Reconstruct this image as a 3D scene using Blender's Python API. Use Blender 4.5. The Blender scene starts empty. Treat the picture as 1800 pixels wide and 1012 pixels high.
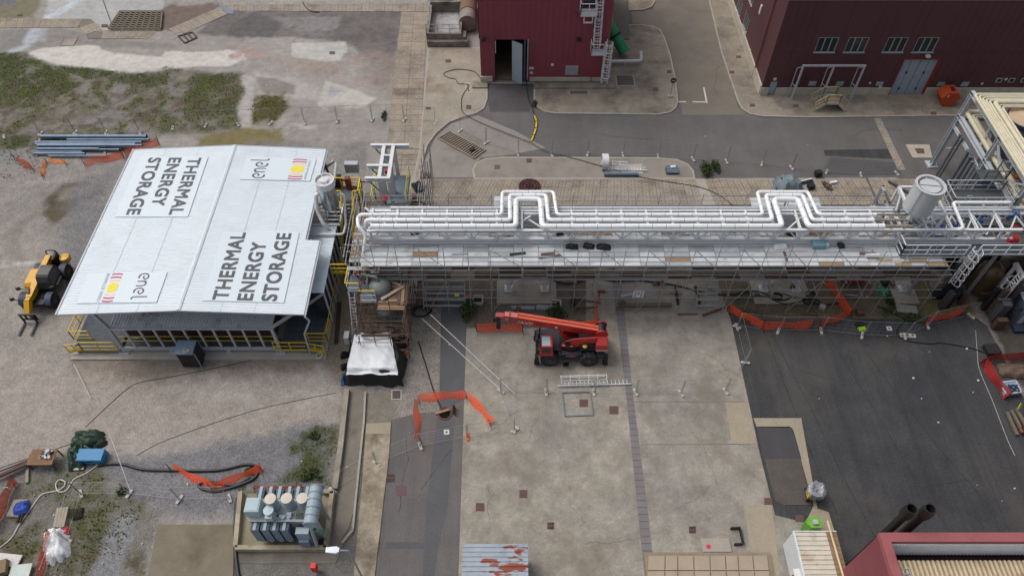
import bpy, math, random
import numpy as np
from mathutils import Vector, Matrix
random.seed(7)
R=math.radians
SC=bpy.context.scene; COL=SC.collection
# ---------------------------------------------------------------- camera, sky, sun, exposure
CAM_H=50.0; PITCH=R(51.6); FPX=1315.0
cd=bpy.data.cameras.new('camera'); cam=bpy.data.objects.new('camera',cd); COL.objects.link(cam)
cam.location=(0,0,CAM_H); cam.rotation_euler=(R(90)-PITCH,0,0)
cd.sensor_width=36; cd.lens=36*FPX/1800; cd.clip_end=2000; cd.clip_start=0.5
SC.camera=cam
SUN_EL=R(58); SUN_AZ=R(-62)       # azimuth from +Y towards +X
W=bpy.data.worlds.new("World"); SC.world=W; W.use_nodes=True
wn=W.node_tree; bg=wn.nodes['Background']
sky=wn.nodes.new('ShaderNodeTexSky'); sky.sky_type='NISHITA'; sky.sun_disc=False
sky.sun_elevation=SUN_EL; sky.sun_rotation=SUN_AZ; sky.air_density=1.0; sky.dust_density=6.0; sky.ozone_density=0.6
hs=wn.nodes.new('ShaderNodeHueSaturation'); hs.inputs['Saturation'].default_value=0.5   # an overcast sky has little colour
wn.links.new(sky.outputs[0],hs.inputs['Color']); wn.links.new(hs.outputs[0],bg.inputs['Color'])
bg.inputs['Strength'].default_value=0.12
sl=bpy.data.lights.new('sun','SUN'); so=bpy.data.objects.new('sun',sl); COL.objects.link(so)
sl.energy=0.8; sl.angle=R(28); sl.color=(1,0.975,0.94)
sd=Vector((math.sin(SUN_AZ)*math.cos(SUN_EL),math.cos(SUN_AZ)*math.cos(SUN_EL),math.sin(SUN_EL)))
so.rotation_euler=sd.to_track_quat('Z','Y').to_euler(); so.location=(0,0,80)
vs=SC.view_settings; vs.view_transform='Standard'; vs.look='None'; vs.gamma=1; vs.use_curve_mapping=False
vs.exposure=0.06
SC.cycles.max_bounces=5; SC.cycles.diffuse_bounces=2; SC.cycles.glossy_bounces=2; SC.cycles.transparent_max_bounces=12
# ---------------------------------------------------------------- measuring: pixel of the survey photograph -> world
_s,_c=math.sin(PITCH),math.cos(PITCH)
def _ray(u,v):
    x=(u-900)/FPX; y=-(v-506)/FPX
    return (x,y*_s+_c,y*_c-_s)
def G(u,v,z=0.0):
    d=_ray(u,v); t=(z-CAM_H)/d[2]
    return Vector((d[0]*t,d[1]*t,z))
def F(u,v,Y):                       # on the upright plane at depth Y
    d=_ray(u,v); t=Y/d[1]
    return Vector((d[0]*t,Y,CAM_H+d[2]*t))
def S(u,v,X):                       # on the upright plane at X
    d=_ray(u,v); t=X/d[0]
    return Vector((X,d[1]*t,CAM_H+d[2]*t))
def lin(c):
    return tuple(((x/255)/12.92 if x/255<=0.04045 else ((x/255+0.055)/1.055)**2.4) for x in c)
# ---------------------------------------------------------------- materials
_M={}
def mat(name,rgb,rough=0.7,metal=0.0,var=0.12,scale=1.5,dirt=None,dirt_amt=0.0,bump=0.0,fine=0.06,fscale=18,spec=0.4,alpha=None,streak=0,coat=0,det=9,dirt2=None):
    """worn paint / stone / metal: base colour with broad and fine variation, optional dirt patches and ribs"""
    if name in _M: return _M[name]
    m=bpy.data.materials.new(name); m.use_nodes=True; nt=m.node_tree; N=nt.nodes; L=nt.links
    b=N['Principled BSDF']; b.inputs['Roughness'].default_value=rough; b.inputs['Metallic'].default_value=metal
    b.inputs['Specular IOR Level'].default_value=spec
    if coat: b.inputs['Coat Weight'].default_value=coat
    col=lin(rgb)
    geo=N.new('ShaderNodeNewGeometry')
    n1=N.new('ShaderNodeTexNoise'); n1.inputs['Scale'].default_value=scale; n1.inputs['Detail'].default_value=det; n1.inputs['Roughness'].default_value=0.7
    n2=N.new('ShaderNodeTexNoise'); n2.inputs['Scale'].default_value=fscale; n2.inputs['Detail'].default_value=3
    L.new(geo.outputs['Position'],n1.inputs['Vector']); L.new(geo.outputs['Position'],n2.inputs['Vector'])
    q_=0.1 if det>=12 else 0.2; mr=N.new('ShaderNodeMapRange'); mr.clamp=False; mr.inputs[1].default_value=0.5-q_; mr.inputs[2].default_value=0.5+q_; mr.inputs[3].default_value=1-var; mr.inputs[4].default_value=1+var
    L.new(n1.outputs[0],mr.inputs[0])
    mr2=N.new('ShaderNodeMapRange'); mr2.inputs[1].default_value=0.3; mr2.inputs[2].default_value=0.7; mr2.inputs[3].default_value=1-fine; mr2.inputs[4].default_value=1+fine
    L.new(n2.outputs[0],mr2.inputs[0])
    mu=N.new('ShaderNodeMath'); mu.operation='MULTIPLY'; L.new(mr.outputs[0],mu.inputs[0]); L.new(mr2.outputs[0],mu.inputs[1])
    vm=N.new('ShaderNodeVectorMath'); vm.operation='SCALE'; vm.inputs[0].default_value=col; L.new(mu.outputs[0],vm.inputs['Scale'])
    out=vm.outputs[0]
    if dirt2 is not None:      # second, broader change of tone
        n4=N.new('ShaderNodeTexNoise'); n4.inputs['Scale'].default_value=0.11; n4.inputs['Detail'].default_value=9; n4.inputs['Roughness'].default_value=0.62; L.new(geo.outputs['Position'],n4.inputs['Vector'])
        r4=N.new('ShaderNodeMapRange'); r4.inputs[1].default_value=0.40; r4.inputs[2].default_value=0.60; r4.inputs[4].default_value=0.8; L.new(n4.outputs[0],r4.inputs[0])
        v4=N.new('ShaderNodeVectorMath'); v4.operation='SCALE'; v4.inputs[0].default_value=lin(dirt2); L.new(mu.outputs[0],v4.inputs['Scale'])
        m4=N.new('ShaderNodeMix'); m4.data_type='RGBA'; L.new(r4.outputs[0],m4.inputs['Factor']); L.new(out,m4.inputs['A']); L.new(v4.outputs[0],m4.inputs['B']); out=m4.outputs['Result']
    if streak:      # wear along the direction of travel
        ns=N.new('ShaderNodeTexNoise'); ns.inputs['Scale'].default_value=1.0; ns.inputs['Detail'].default_value=7; ns.inputs['Roughness'].default_value=0.65
        mpp=N.new('ShaderNodeMapping'); mpp.inputs['Scale'].default_value=(1.1,0.05,1); L.new(geo.outputs['Position'],mpp.inputs[0]); L.new(mpp.outputs[0],ns.inputs['Vector'])
        rs_=N.new('ShaderNodeMapRange'); rs_.inputs[1].default_value=0.3; rs_.inputs[2].default_value=0.7; rs_.inputs[3].default_value=1-streak; rs_.inputs[4].default_value=1+streak; L.new(ns.outputs[0],rs_.inputs[0])
        v2=N.new('ShaderNodeVectorMath'); v2.operation='SCALE'; L.new(out,v2.inputs[0]); L.new(rs_.outputs[0],v2.inputs['Scale']); out=v2.outputs[0]
    if dirt is not None:
        n3=N.new('ShaderNodeTexNoise'); n3.inputs['Scale'].default_value=scale*0.55; n3.inputs['Detail'].default_value=8; n3.inputs['Roughness'].default_value=0.7
        mp=N.new('ShaderNodeVectorMath'); mp.operation='ADD'; mp.inputs[1].default_value=(13.1,7.7,3.3); L.new(geo.outputs['Position'],mp.inputs[0]); L.new(mp.outputs[0],n3.inputs['Vector'])
        r=N.new('ShaderNodeMapRange'); r.inputs[1].default_value=0.62-0.22*dirt_amt; r.inputs[2].default_value=0.74-0.12*dirt_amt; L.new(n3.outputs[0],r.inputs[0])
        mx=N.new('ShaderNodeMix'); mx.data_type='RGBA'; L.new(r.outputs[0],mx.inputs['Factor']); L.new(out,mx.inputs['A']); mx.inputs['B'].default_value=(*lin(dirt),1)
        out=mx.outputs['Result']
    L.new(out,b.inputs['Base Color'])
    if bump:
        bp=N.new('ShaderNodeBump'); bp.inputs['Strength'].default_value=bump; bp.inputs['Distance'].default_value=0.05
        L.new(n2.outputs[0],bp.inputs['Height']); L.new(bp.outputs[0],b.inputs['Normal'])
    if alpha is not None: b.inputs['Alpha'].default_value=alpha
    _M[name]=m; return m
def mesh_net(name,rgb,cell,wire,solid=False,amt=None):
    """woven net: threads of a real weave, open between them"""
    if name in _M: return _M[name]
    m=bpy.data.materials.new(name); m.use_nodes=True; nt=m.node_tree; N=nt.nodes; L=nt.links
    b=N['Principled BSDF']; b.inputs['Roughness'].default_value=0.6; b.inputs['Base Color'].default_value=(*lin(rgb),1)
    geo=N.new('ShaderNodeNewGeometry'); n=N.new('ShaderNodeTexNoise'); n.inputs['Scale'].default_value=cell; n.inputs['Detail'].default_value=2
    L.new(geo.outputs['Position'],n.inputs['Vector'])
    r=N.new('ShaderNodeMapRange'); r.inputs[1].default_value=0.5-0.05; r.inputs[2].default_value=0.5+0.05; r.inputs[3].default_value=max(0,wire-0.2); r.inputs[4].default_value=min(1,wire+0.2)
    L.new(n.outputs[0],r.inputs[0]); L.new(r.outputs[0],b.inputs['Alpha'])
    _M[name]=m; return m
# ---------------------------------------------------------------- mesh builder
def fillet(pts,r,n=4):
    pts=[Vector(p) for p in pts]; out=[pts[0]]
    for i in range(1,len(pts)-1):
        a,b,c=pts[i-1],pts[i],pts[i+1]; u=(a-b); w=(c-b)
        rr=min(r,u.length*0.49,w.length*0.49); p0=b+u.normalized()*rr; p1=b+w.normalized()*rr
        for k in range(n+1):
            t=k/n; out.append(p0*(1-t)**2+b*2*t*(1-t)+p1*t*t)
    out.append(pts[-1]); return out
class MB:
    def __init__(s): s.v=[]; s.f=[]; s.mi=[]; s.sm=[]; s.cuts=[]
    def add(s,vs,fs,mi=0,sm=False):
        o=len(s.v); s.cuts.append((o,len(s.f))); s.v+= [tuple(p) for p in vs]
        for f in fs: s.f.append([i+o for i in f]); s.mi.append(mi); s.sm.append(sm)
        return s
    def poly(s,pts,mi=0): return s.add(pts,[list(range(len(pts)))],mi)
    def box(s,x0,x1,y0,y1,z0,z1,mi=0):
        v=[(x0,y0,z0),(x1,y0,z0),(x1,y1,z0),(x0,y1,z0),(x0,y0,z1),(x1,y0,z1),(x1,y1,z1),(x0,y1,z1)]
        return s.add(v,[[0,3,2,1],[4,5,6,7],[0,1,5,4],[1,2,6,5],[2,3,7,6],[3,0,4,7]],mi)
    def cbox(s,c,sx,sy,sz,rz=0,mi=0,rx=0,ry=0):
        M=Matrix.Translation(c)@Matrix.Rotation(rz,4,'Z')@Matrix.Rotation(ry,4,'Y')@Matrix.Rotation(rx,4,'X')
        v=[M@Vector((a*sx/2,b*sy/2,d*sz/2)) for d in(-1,1) for a,b in((-1,-1),(1,-1),(1,1),(-1,1))]
        return s.add(v,[[0,3,2,1],[4,5,6,7],[0,1,5,4],[1,2,6,5],[2,3,7,6],[3,0,4,7]],mi)
    def bar(s,a,b,w,h=None,mi=0,up=(0,0,1)):
        a=Vector(a); b=Vector(b); h=w if h is None else h; d=(b-a)
        if d.length<1e-6: return s
        d.normalize(); up=Vector(up)
        if abs(d.dot(up))>0.98: up=Vector((0,1,0)) if abs(d.y)<0.9 else Vector((1,0,0))
        x=d.cross(up).normalized(); y=x.cross(d).normalized()
        v=[p+x*(i*w/2)+y*(j*h/2) for p in(a,b) for i,j in((-1,-1),(1,-1),(1,1),(-1,1))]
        return s.add(v,[[0,1,2,3],[7,6,5,4],[0,4,5,1],[1,5,6,2],[2,6,7,3],[3,7,4,0]],mi)
    def ibeam(s,a,b,w,h,mi=0,t=None):
        t=t or h*0.12; a=Vector(a); b=Vector(b); z=Vector((0,0,1))
        d=(b-a).normalized()
        if abs(d.z)>0.9:
            y=Vector((0,1,0))
            s.bar(a+y*(h/2-t/2),b+y*(h/2-t/2),w,t,mi,up=(0,1,0)); s.bar(a-y*(h/2-t/2),b-y*(h/2-t/2),w,t,mi,up=(0,1,0)); s.bar(a,b,t,h-2*t,mi,up=(0,1,0))
        else:
            s.bar(a+z*(h/2-t/2),b+z*(h/2-t/2),w,t,mi); s.bar(a-z*(h/2-t/2),b-z*(h/2-t/2),w,t,mi); s.bar(a,b,t,h-2*t,mi)
        return s
    def tube(s,pts,r,n=8,mi=0,caps=True,r1=None):
        pts=[Vector(p) for p in pts]; k=len(pts); rings=[]; up=None
        for i,p in enumerate(pts):
            d=(pts[min(i+1,k-1)]-pts[max(i-1,0)])
            if d.length<1e-7: d=Vector((0,0,1))
            d.normalize()
            if up is None: up=Vector((0,0,1)) if abs(d.z)<0.9 else Vector((0,1,0))
            x=d.cross(up)
            if x.length<1e-4: x=d.cross(Vector((1,0.3,0)))
            x.normalize(); y=x.cross(d).normalized(); up=y
            rr=r if r1 is None else r+(r1-r)*i/(k-1)
            sc=1
            if 0<i<k-1:
                e0=(pts[i]-pts[i-1]).normalized(); sc=1/max(0.6,abs(e0.dot(d)))
            rings.append([p+(x*math.cos(2*math.pi*j/n)+y*math.sin(2*math.pi*j/n))*rr*sc for j in range(n)])
        v=[q for g in rings for q in g]; fs=[]
        for i in range(k-1):
            for j in range(n):
                a=i*n+j; b=i*n+(j+1)%n; fs.append([a,b,b+n,a+n])
        o=len(s.v); s.add(v,fs,mi,True)
        if caps: s.add(rings[0],[list(range(n))[::-1]],mi); s.add(rings[-1],[list(range(n))],mi)
        return s
    def cyl(s,a,b,r,r1=None,n=16,mi=0): return s.tube([a,b],r,n,mi,True,r1)
    def lathe(s,c,prof,n=20,mi=0,M=None):
        c=Vector(c); v=[]
        for r,z in prof:
            for j in range(n):
                q=Vector((r*math.cos(2*math.pi*j/n),r*math.sin(2*math.pi*j/n),z)); v.append(c+(M@q if M else q))
        fs=[]
        for i in range(len(prof)-1):
            for j in range(n):
                a=i*n+j; b=i*n+(j+1)%n; fs.append([a,b,b+n,a+n])
        s.add(v,fs,mi,True)
        return s
    def prism(s,pl,z0,z1,mi=0,mi_side=None):
        n=len(pl); ar=sum(pl[i][0]*pl[(i+1)%n][1]-pl[(i+1)%n][0]*pl[i][1] for i in range(n))
        if ar<0: pl=pl[::-1]
        v=[(p[0],p[1],z0) for p in pl]+[(p[0],p[1],z1) for p in pl]
        s.add(v,[list(range(n,2*n)),list(range(n))[::-1]],mi)
        return s.add(v,[[i,(i+1)%n,(i+1)%n+n,i+n] for i in range(n)],mi if mi_side is None else mi_side)
    def extr(s,pl,vec,mi=0):
        n=len(pl); vec=Vector(vec); v=[Vector(p) for p in pl]+[Vector(p)+vec for p in pl]
        return s.add(v,[list(range(n))[::-1],list(range(n,2*n))]+[[i,(i+1)%n,(i+1)%n+n,i+n] for i in range(n)],mi)
    def build(s,name,mats,parent=None,local=False,smooth=None):
        me=bpy.data.meshes.new(name); v=s.v
        if parent is not None and not local:
            r=parent
            while r.parent: r=r.parent
            l=r.location; v=[(p[0]-l.x,p[1]-l.y,p[2]-l.z) for p in v]
        me.from_pydata(v,[],s.f)
        if not isinstance(mats,(list,tuple)): mats=[mats]
        for m in mats: me.materials.append(m)
        me.polygons.foreach_set('material_index',s.mi); me.polygons.foreach_set('use_smooth',s.sm); me.update()
        if any(s.sm): me.set_sharp_from_angle(angle=R(42))
        if smooth is not None: pass
        o=bpy.data.objects.new(name,me); COL.objects.link(o)
        if parent is not None: o.parent=parent
        return o
def each(mb,name,mats,parent):
    """every piece added to mb becomes a part of its own"""
    cs=mb.cuts+[(len(mb.v),len(mb.f))]; out=[]
    for (a,fa),(b,fb) in zip(cs[:-1],cs[1:]):
        q=MB(); q.v=mb.v[a:b]; q.f=[[i-a for i in f] for f in mb.f[fa:fb]]; q.mi=mb.mi[fa:fb]; q.sm=mb.sm[fa:fb]; out.append(q.build(name,mats,parent))
    return out
def tag(o,label=None,cat=None,group=None,kind=None):
    if label: o['label']=label
    if cat: o['category']=cat
    if group: o['group']=group
    if kind: o['kind']=kind
    return o
def thing(name,label,cat,loc=(0,0,0),rz=0,group=None):
    o=bpy.data.objects.new(name,None); COL.objects.link(o); o.empty_display_size=0.3
    o.location=loc; o.rotation_euler=(0,0,rz); return tag(o,label,cat,group)
def solo(mb,name,mats,label,cat,group=None):
    """a thing that is one mesh: its origin goes to the middle of its base"""
    xs=[p[0] for p in mb.v]; ys=[p[1] for p in mb.v]; zs=[p[2] for p in mb.v]
    l=Vector(((min(xs)+max(xs))/2,(min(ys)+max(ys))/2,min(zs)))
    mb.v=[(p[0]-l.x,p[1]-l.y,p[2]-l.z) for p in mb.v]
    o=mb.build(name,mats); o.location=l
    return tag(o,label,cat,group)
def copy_tree(o,loc=None,rz=None,label=None):
    def rec(a,par):
        c=a.copy(); COL.objects.link(c); c.parent=par
        for ch in a.children: rec(ch,c)
        return c
    c=rec(o,None)
    if loc is not None: c.location=loc
    if rz is not None: c.rotation_euler=(0,0,rz)
    if label: c['label']=label
    return c
def struct(mb,name,mats): return tag(mb.build(name,mats),kind='structure')
# ---------------------------------------------------------------- ground: one sheet, its real stains, soils and patches coloured per vertex
def vnoise(x,y,seed):
    rs=np.random.RandomState(seed); T=rs.rand(256,256)
    xi=np.floor(x).astype(int); yi=np.floor(y).astype(int); fx=x-xi; fy=y-yi
    fx=fx*fx*(3-2*fx); fy=fy*fy*(3-2*fy)
    a=T[xi%256,yi%256]; b=T[(xi+1)%256,yi%256]; c=T[xi%256,(yi+1)%256]; d=T[(xi+1)%256,(yi+1)%256]
    return (a*(1-fx)+b*fx)*(1-fy)+(c*(1-fx)+d*fx)*fy
def fbm(x,y,seed,oct=5,gain=0.55):
    t=0;a=1;s=0
    for i in range(oct):
        t=t+a*vnoise(x,y,seed+i); s+=a; a*=gain; x=x*2.03+17; y=y*2.03+31
    return t/s
ST=0.15; gx=np.arange(-74,74.01,ST); gy=np.arange(9,91.01,ST)
GX,GY=np.meshgrid(gx,gy); nx,ny=len(gx),len(gy)
PAINT=np.zeros((ny,nx,3)); PAINT[:]=lin((150,143,135)); TEX=np.zeros((ny,nx,2)); TEX[...,1]=0.5
def sdist(pl):
    pl=np.array(pl); n=len(pl); ins=np.zeros(GX.shape,bool); d=np.full(GX.shape,1e9)
    for i in range(n):
        x0,y0=pl[i]; x1,y1=pl[(i+1)%n]
        c=((y0>GY)!=(y1>GY)); 
        with np.errstate(divide='ignore',invalid='ignore'):
            ins^=c&(GX<(x1-x0)*(GY-y0)/(y1-y0+1e-12)+x0)
        dx,dy=x1-x0,y1-y0; L=dx*dx+dy*dy+1e-9
        t=np.clip(((GX-x0)*dx+(GY-y0)*dy)/L,0,1)
        d=np.minimum(d,np.hypot(GX-x0-t*dx,GY-y0-t*dy))
    return np.where(ins,d,-d)
_pk=[100]
def paint(px,rgb,fw=0.5,amp=1.0,sc=0.6,a=1.0,grass=None,gravel=None,nz=None,thr=0.5,soft=0.16):
    """fw feather (m), amp edge raggedness (m); nz: patchy cover by noise of that frequency above thr"""
    _pk[0]+=11
    fw*=0.5; d=sdist([G(u,v)[:2] for u,v in px])+ (fbm(GX*sc,GY*sc,_pk[0])-0.5)*1.7*amp+(fbm(GX*3.1,GY*3.1,_pk[0]+3,3)-0.5)*0.7*min(1,amp)
    al=np.clip(d/fw*0.5+0.5,0,1)*a
    if nz: 
        soft=0.34 if grass else soft
        q=fbm(GX*nz,GY*nz,_pk[0]+5,6,0.66); al=al*np.clip((q-thr)/soft+0.5,0,1)
    c=np.array(lin(rgb)); PAINT[:]=PAINT*(1-al[...,None])+c*al[...,None]
    if grass is not None: TEX[...,0]=TEX[...,0]*(1-al)+grass*al
    if gravel is not None: TEX[...,1]=TEX[...,1]*(1-al)+gravel*al
def streak(px,rgb,w,a=0.6,amp=0.2,**k):   # a line of stain, w metres wide
    P=[G(u,v) for u,v in px]; l=[];r=[]
    for i,p in enumerate(P):
        d=(P[min(i+1,len(P)-1)]-P[max(i-1,0)]).normalized(); n=Vector((-d.y,d.x,0))*w/2
        l.append(p+n); r.append(p-n)
    q=l+r[::-1]
    _pk[0]+=11
    d=sdist([x[:2] for x in q])+(fbm(GX*1.5,GY*1.5,_pk[0])-0.5)*2*amp
    al=np.clip(d/0.3*0.5+0.5,0,1)*a
    if k.get('nz'):
        qn=fbm(GX*k['nz'],GY*k['nz'],_pk[0]+5,5); al=al*np.clip((qn-0.45)/0.15+0.5,0,1)
    PAINT[:]=PAINT*(1-al[...,None])+np.array(lin(rgb))*al[...,None]
GREEN=(74,79,48); GREEN2=(90,92,58); SOIL=(124,117,108)
# upper yard of weathered concrete
paint([(-90,-20),(860,-20),(850,262),(440,262),(425,130),(300,120),(0,92)],(153,147,139),0.8,0.6,gravel=0.1)
paint([(-80,-20),(85,-20),(60,32),(-60,36)],(122,116,96),0.8,0.5,gravel=0.4)
paint([(-80,-20),(50,-20),(20,10),(-60,12)],(112,112,112),0.8,0.5)
paint([(85,0),(290,-5),(285,22),(205,60),(75,35)],(172,169,164),0.4,0.3,gravel=0.05)
paint([(265,28),(300,10),(390,8),(365,40),(330,52),(280,52)],(120,106,96),0.6,0.6)
paint([(0,52),(100,50),(230,72),(330,78),(300,84),(60,86),(0,90)],(138,132,126),0.6,0.4)
paint([(388,20),(712,20),(692,112),(640,98),(612,72),(520,66),(470,66),(392,64),(345,60)],(116,110,106),0.5,0.4,gravel=0.15)
paint([(388,20),(712,20),(692,112),(392,64)],(98,93,92),1.5,0.8,nz=0.35,thr=0.52,a=0.7)
paint([(470,28),(600,30),(595,70),(540,68)],(135,130,126),0.5,0.5,nz=0.4,thr=0.5)
paint([(430,66),(515,67),(510,78),(505,98),(430,94)],(158,150,142),0.4,0.3)
paint([(512,76),(608,74),(609,92),(596,106),(570,109),(513,99)],(182,178,170),0.3,0.25,gravel=0.0)
paint([(50,94),(70,86),(110,83),(165,81),(200,95),(245,95),(250,88),(330,92),(400,88),(425,92),(430,104),(400,118),(330,116),(290,124),(240,131),(215,130),(180,121),(110,116),(65,103)],(198,191,181),0.35,0.5,0.5,gravel=0.0)
paint([(235,88),(290,90),(285,100),(240,98)],(150,146,140),0.4,0.3)
paint([(400,82),(470,92),(470,104),(430,108),(400,100)],(165,143,133),0.8,0.6,nz=0.5,thr=0.45)
paint([(480,102),(600,112),(650,92),(700,100),(690,170),(640,150),(560,130),(480,112)],(150,134,122),1.2,0.8,a=0.75,nz=0.3,thr=0.45)
paint([(640,90),(700,110),(685,200),(660,170),(640,130)],(128,118,110),1.5,0.8,a=0.6,nz=0.35,thr=0.45)
paint([(450,128),(530,140),(575,165),(560,178),(500,172),(455,170)],(170,163,155),0.8,0.5)
paint([(452,137),(490,140),(518,152),(515,165),(460,163)],(138,130,122),0.4,0.4)
paint([(572,142),(606,152),(662,174),(640,188),(601,203),(570,193),(557,182),(565,162)],(182,176,166),0.25,0.15,gravel=0.0)
paint([(580,152),(600,158),(590,168),(575,172)],(160,160,160),0.3,0.3)
paint([(520,185),(690,190),(680,262),(480,262)],(146,139,132),1.0,0.8,nz=0.4,thr=0.42)
streak([(136,-4),(128,8),(112,18),(95,27),(80,36),(68,46),(60,58),(50,76)],(186,190,194),1.3,0.9,0.15)
streak([(52,78),(30,88),(10,95),(-10,102)],(178,182,184),0.9,0.85,0.15)
paint([(72,40),(88,44),(80,72),(40,76),(55,60)],(170,170,170),0.5,0.5,a=0.8)
# grass field
paint([(-90,90),(0,97),(45,92),(62,106),(100,117),(180,122),(230,131),(300,121),(335,122),(425,130),(428,160),(412,198),(428,228),(358,232),(280,240),(-90,310)],SOIL,0.6,0.8,gravel=0.7)
paint([(150,145),(330,140),(340,235),(60,245)],(132,126,121),2,1.5,nz=0.5,thr=0.48,gravel=0.9)
paint([(-90,90),(0,97),(45,92),(62,106),(120,120),(140,150),(60,185),(-90,200)],GREEN,0.8,1.2,nz=0.6,thr=0.36,grass=0.8)
paint([(100,117),(180,122),(230,131),(300,121),(318,124),(305,142),(270,152),(160,140)],GREEN,0.6,0.9,nz=0.7,thr=0.38,grass=1)
paint([(330,125),(425,130),(428,160),(412,198),(330,212),(320,170),(345,150)],GREEN,0.8,0.9,nz=0.5,thr=0.40,grass=1)
paint([(-90,140),(420,140),(420,232),(280,240),(-90,305)],(84,86,50),0.8,1.0,nz=0.8,thr=0.58,grass=0.7)
paint([(-90,140),(420,140),(420,232),(280,240),(-90,305)],(92,82,70),0.8,1.0,nz=1.1,thr=0.58,a=0.8)
paint([(270,205),(420,200),(425,230),(280,240)],GREEN2,0.8,0.8,nz=0.7,thr=0.45,grass=0.8)
paint([(0,240),(60,235),(85,300),(0,320)],GREEN,0.8,0.8,nz=0.7,thr=0.48,grass=0.9)
paint([(436,172),(500,165),(510,190),(480,220),(440,215)],(86,80,48),0.8,0.7,nz=0.7,thr=0.35,grass=0.7)
paint([(428,132),(445,136),(448,170),(440,200),(446,228),(425,226),(418,195),(432,165)],(170,164,156),0.4,0.5,gravel=0.3)
paint([(470,210),(560,222),(550,236),(500,236)],(176,170,160),0.5,0.6,nz=0.6,thr=0.4)
# yard of compacted gravel
paint([(-90,300),(0,280),(260,236),(360,240),(640,262),(700,330),(640,500),(600,500),(580,640),(100,650),(-90,620)],(143,137,130),1.2,1.0,gravel=0.8)
paint([(-90,420),(60,380),(130,560),(100,760),(-90,800)],(150,142,132),1.5,1.5,gravel=0.7)
paint([(345,244),(380,232),(430,226),(492,228),(498,246),(485,258),(490,268),(345,268)],(124,114,80),0.5,0.7,gravel=0.05)
paint([(275,240),(330,238),(345,252),(300,262),(240,262)],(158,150,140),0.5,0.5,gravel=0.3)
paint([(430,250),(640,250),(640,300),(560,300)],(128,124,120),1.2,0.8,nz=0.4,thr=0.45,gravel=0.6)
paint([(0,265),(45,262),(50,275),(30,285),(0,285)],(135,133,130),0.6,0.6)
paint([(82,348),(118,324),(160,320),(178,326),(170,345),(140,358),(118,380),(92,395),(78,380)],(98,88,70),0.5,0.5,a=0.95,gravel=0.3)
paint([(100,342),(130,328),(165,326),(165,338),(130,348),(105,352)],(146,136,120),0.5,0.4,a=0.9)
paint([(80,345),(105,340),(100,365),(85,385),(75,370)],(84,74,58),0.6,0.5,a=0.7,nz=0.8,thr=0.45)
paint([(112,330),(200,300),(175,420),(130,500),(110,480)],(122,120,119),1.2,1.0,a=0.8,gravel=1.0)
for k in range(3):
    streak([(52-k*8,462),(30-k*9,440),(28-k*9,415),(45-k*7,392),(75-k*5,375)],(128,122,115),0.5,0.6)
streak([(5,465),(60,462)],(196,192,186),0.5,0.8,nz=1.2)
streak([(10,330),(60,320),(120,316)],(160,153,144),0.6,0.6)
streak([(0,650),(60,690),(120,700)],(165,157,147),0.9,0.5); streak([(0,560),(30,600),(20,680)],(136,130,122),0.8,0.5)
# front yard
paint([(-90,620),(130,640),(580,636),(612,700),(600,745),(420,772),(200,790),(-90,840)],(157,147,137),1.2,1.2,gravel=0.7)
paint([(130,632),(580,634),(590,655),(350,672),(140,660)],(134,122,108),0.9,0.7,a=0.8,gravel=0.6)
paint([(300,660),(560,650),(600,700),(450,730),(330,720)],(168,159,149),1.5,1.2,nz=0.3,thr=0.45,gravel=0.6)
paint([(290,800),(440,768),(612,738),(602,880),(420,905),(205,905),(150,880),(-90,940),(-90,850),(120,810)],(122,120,120),1.0,1.0,gravel=1.0)
paint([(-90,840),(150,820),(290,900),(240,1060),(-90,1060)],(122,117,110),1.2,1.0,gravel=0.9)
for q,t in (([(100,800),(220,840),(260,930),(180,1012),(60,1020),(0,950),(40,860)],0.60),([(-90,960),(120,940),(150,1060),(-90,1060)],0.55),([(120,900),(250,880),(255,1012),(150,1030)],0.56),([(400,840),(600,830),(600,880),(420,880)],0.57)):
    paint(q,(86,87,56),0.8,0.8,nz=0.75,thr=t,grass=0.9); paint(q,(84,72,58),0.8,0.8,nz=0.9,thr=t+0.08,a=0.8)
paint([(510,775),(555,750),(600,748),(592,850),(500,846)],GREEN,0.5,0.6,nz=0.8,thr=0.52,grass=0.8)
paint([(205,905),(240,905),(205,1030),(150,1030)],(128,127,126),0.6,0.5,gravel=1.0)
# under and around the pipe rack
paint([(600,470),(660,440),(1300,440),(1290,580),(1280,585),(820,585),(740,575),(700,560),(640,590),(600,580)],(112,100,88),0.8,0.8,gravel=0.8)
paint([(735,490),(800,490),(805,560),(740,560)],(96,80,64),1,0.8,nz=0.5,thr=0.45)
paint([(820,500),(1040,510),(1040,580),(830,580)],(108,100,90),0.8,0.6,gravel=1)
paint([(605,560),(640,590),(700,560),(780,540),(790,740),(690,740),(610,690)],(136,129,120),0.8,0.7,gravel=1.0)
paint([(588,500),(622,500),(610,690),(578,650)],(134,122,106),0.5,0.5,gravel=0.9)
paint([(1280,490),(1720,470),(1720,600),(1500,600),(1290,580)],(104,94,76),0.8,0.8,gravel=0.8)
paint([(1430,500),(1480,495),(1480,560),(1440,560)],(112,102,80),0.8,0.6,nz=0.6,thr=0.4)
paint([(1560,460),(1640,480),(1700,560),(1560,560)],(112,104,74),0.8,0.6,nz=0.6,thr=0.45)
paint([(1545,490),(1600,480),(1620,560),(1550,560)],(62,72,40),0.6,0.5,nz=0.7,thr=0.52,grass=0.9)
paint([(1690,470),(1900,420),(1900,900),(1810,720),(1735,570)],(74,69,63),0.8,0.5,gravel=0.3)
paint([(640,340),(1620,340),(1620,440),(640,440)],(112,104,96),0.8,0.5,gravel=0.5)
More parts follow.
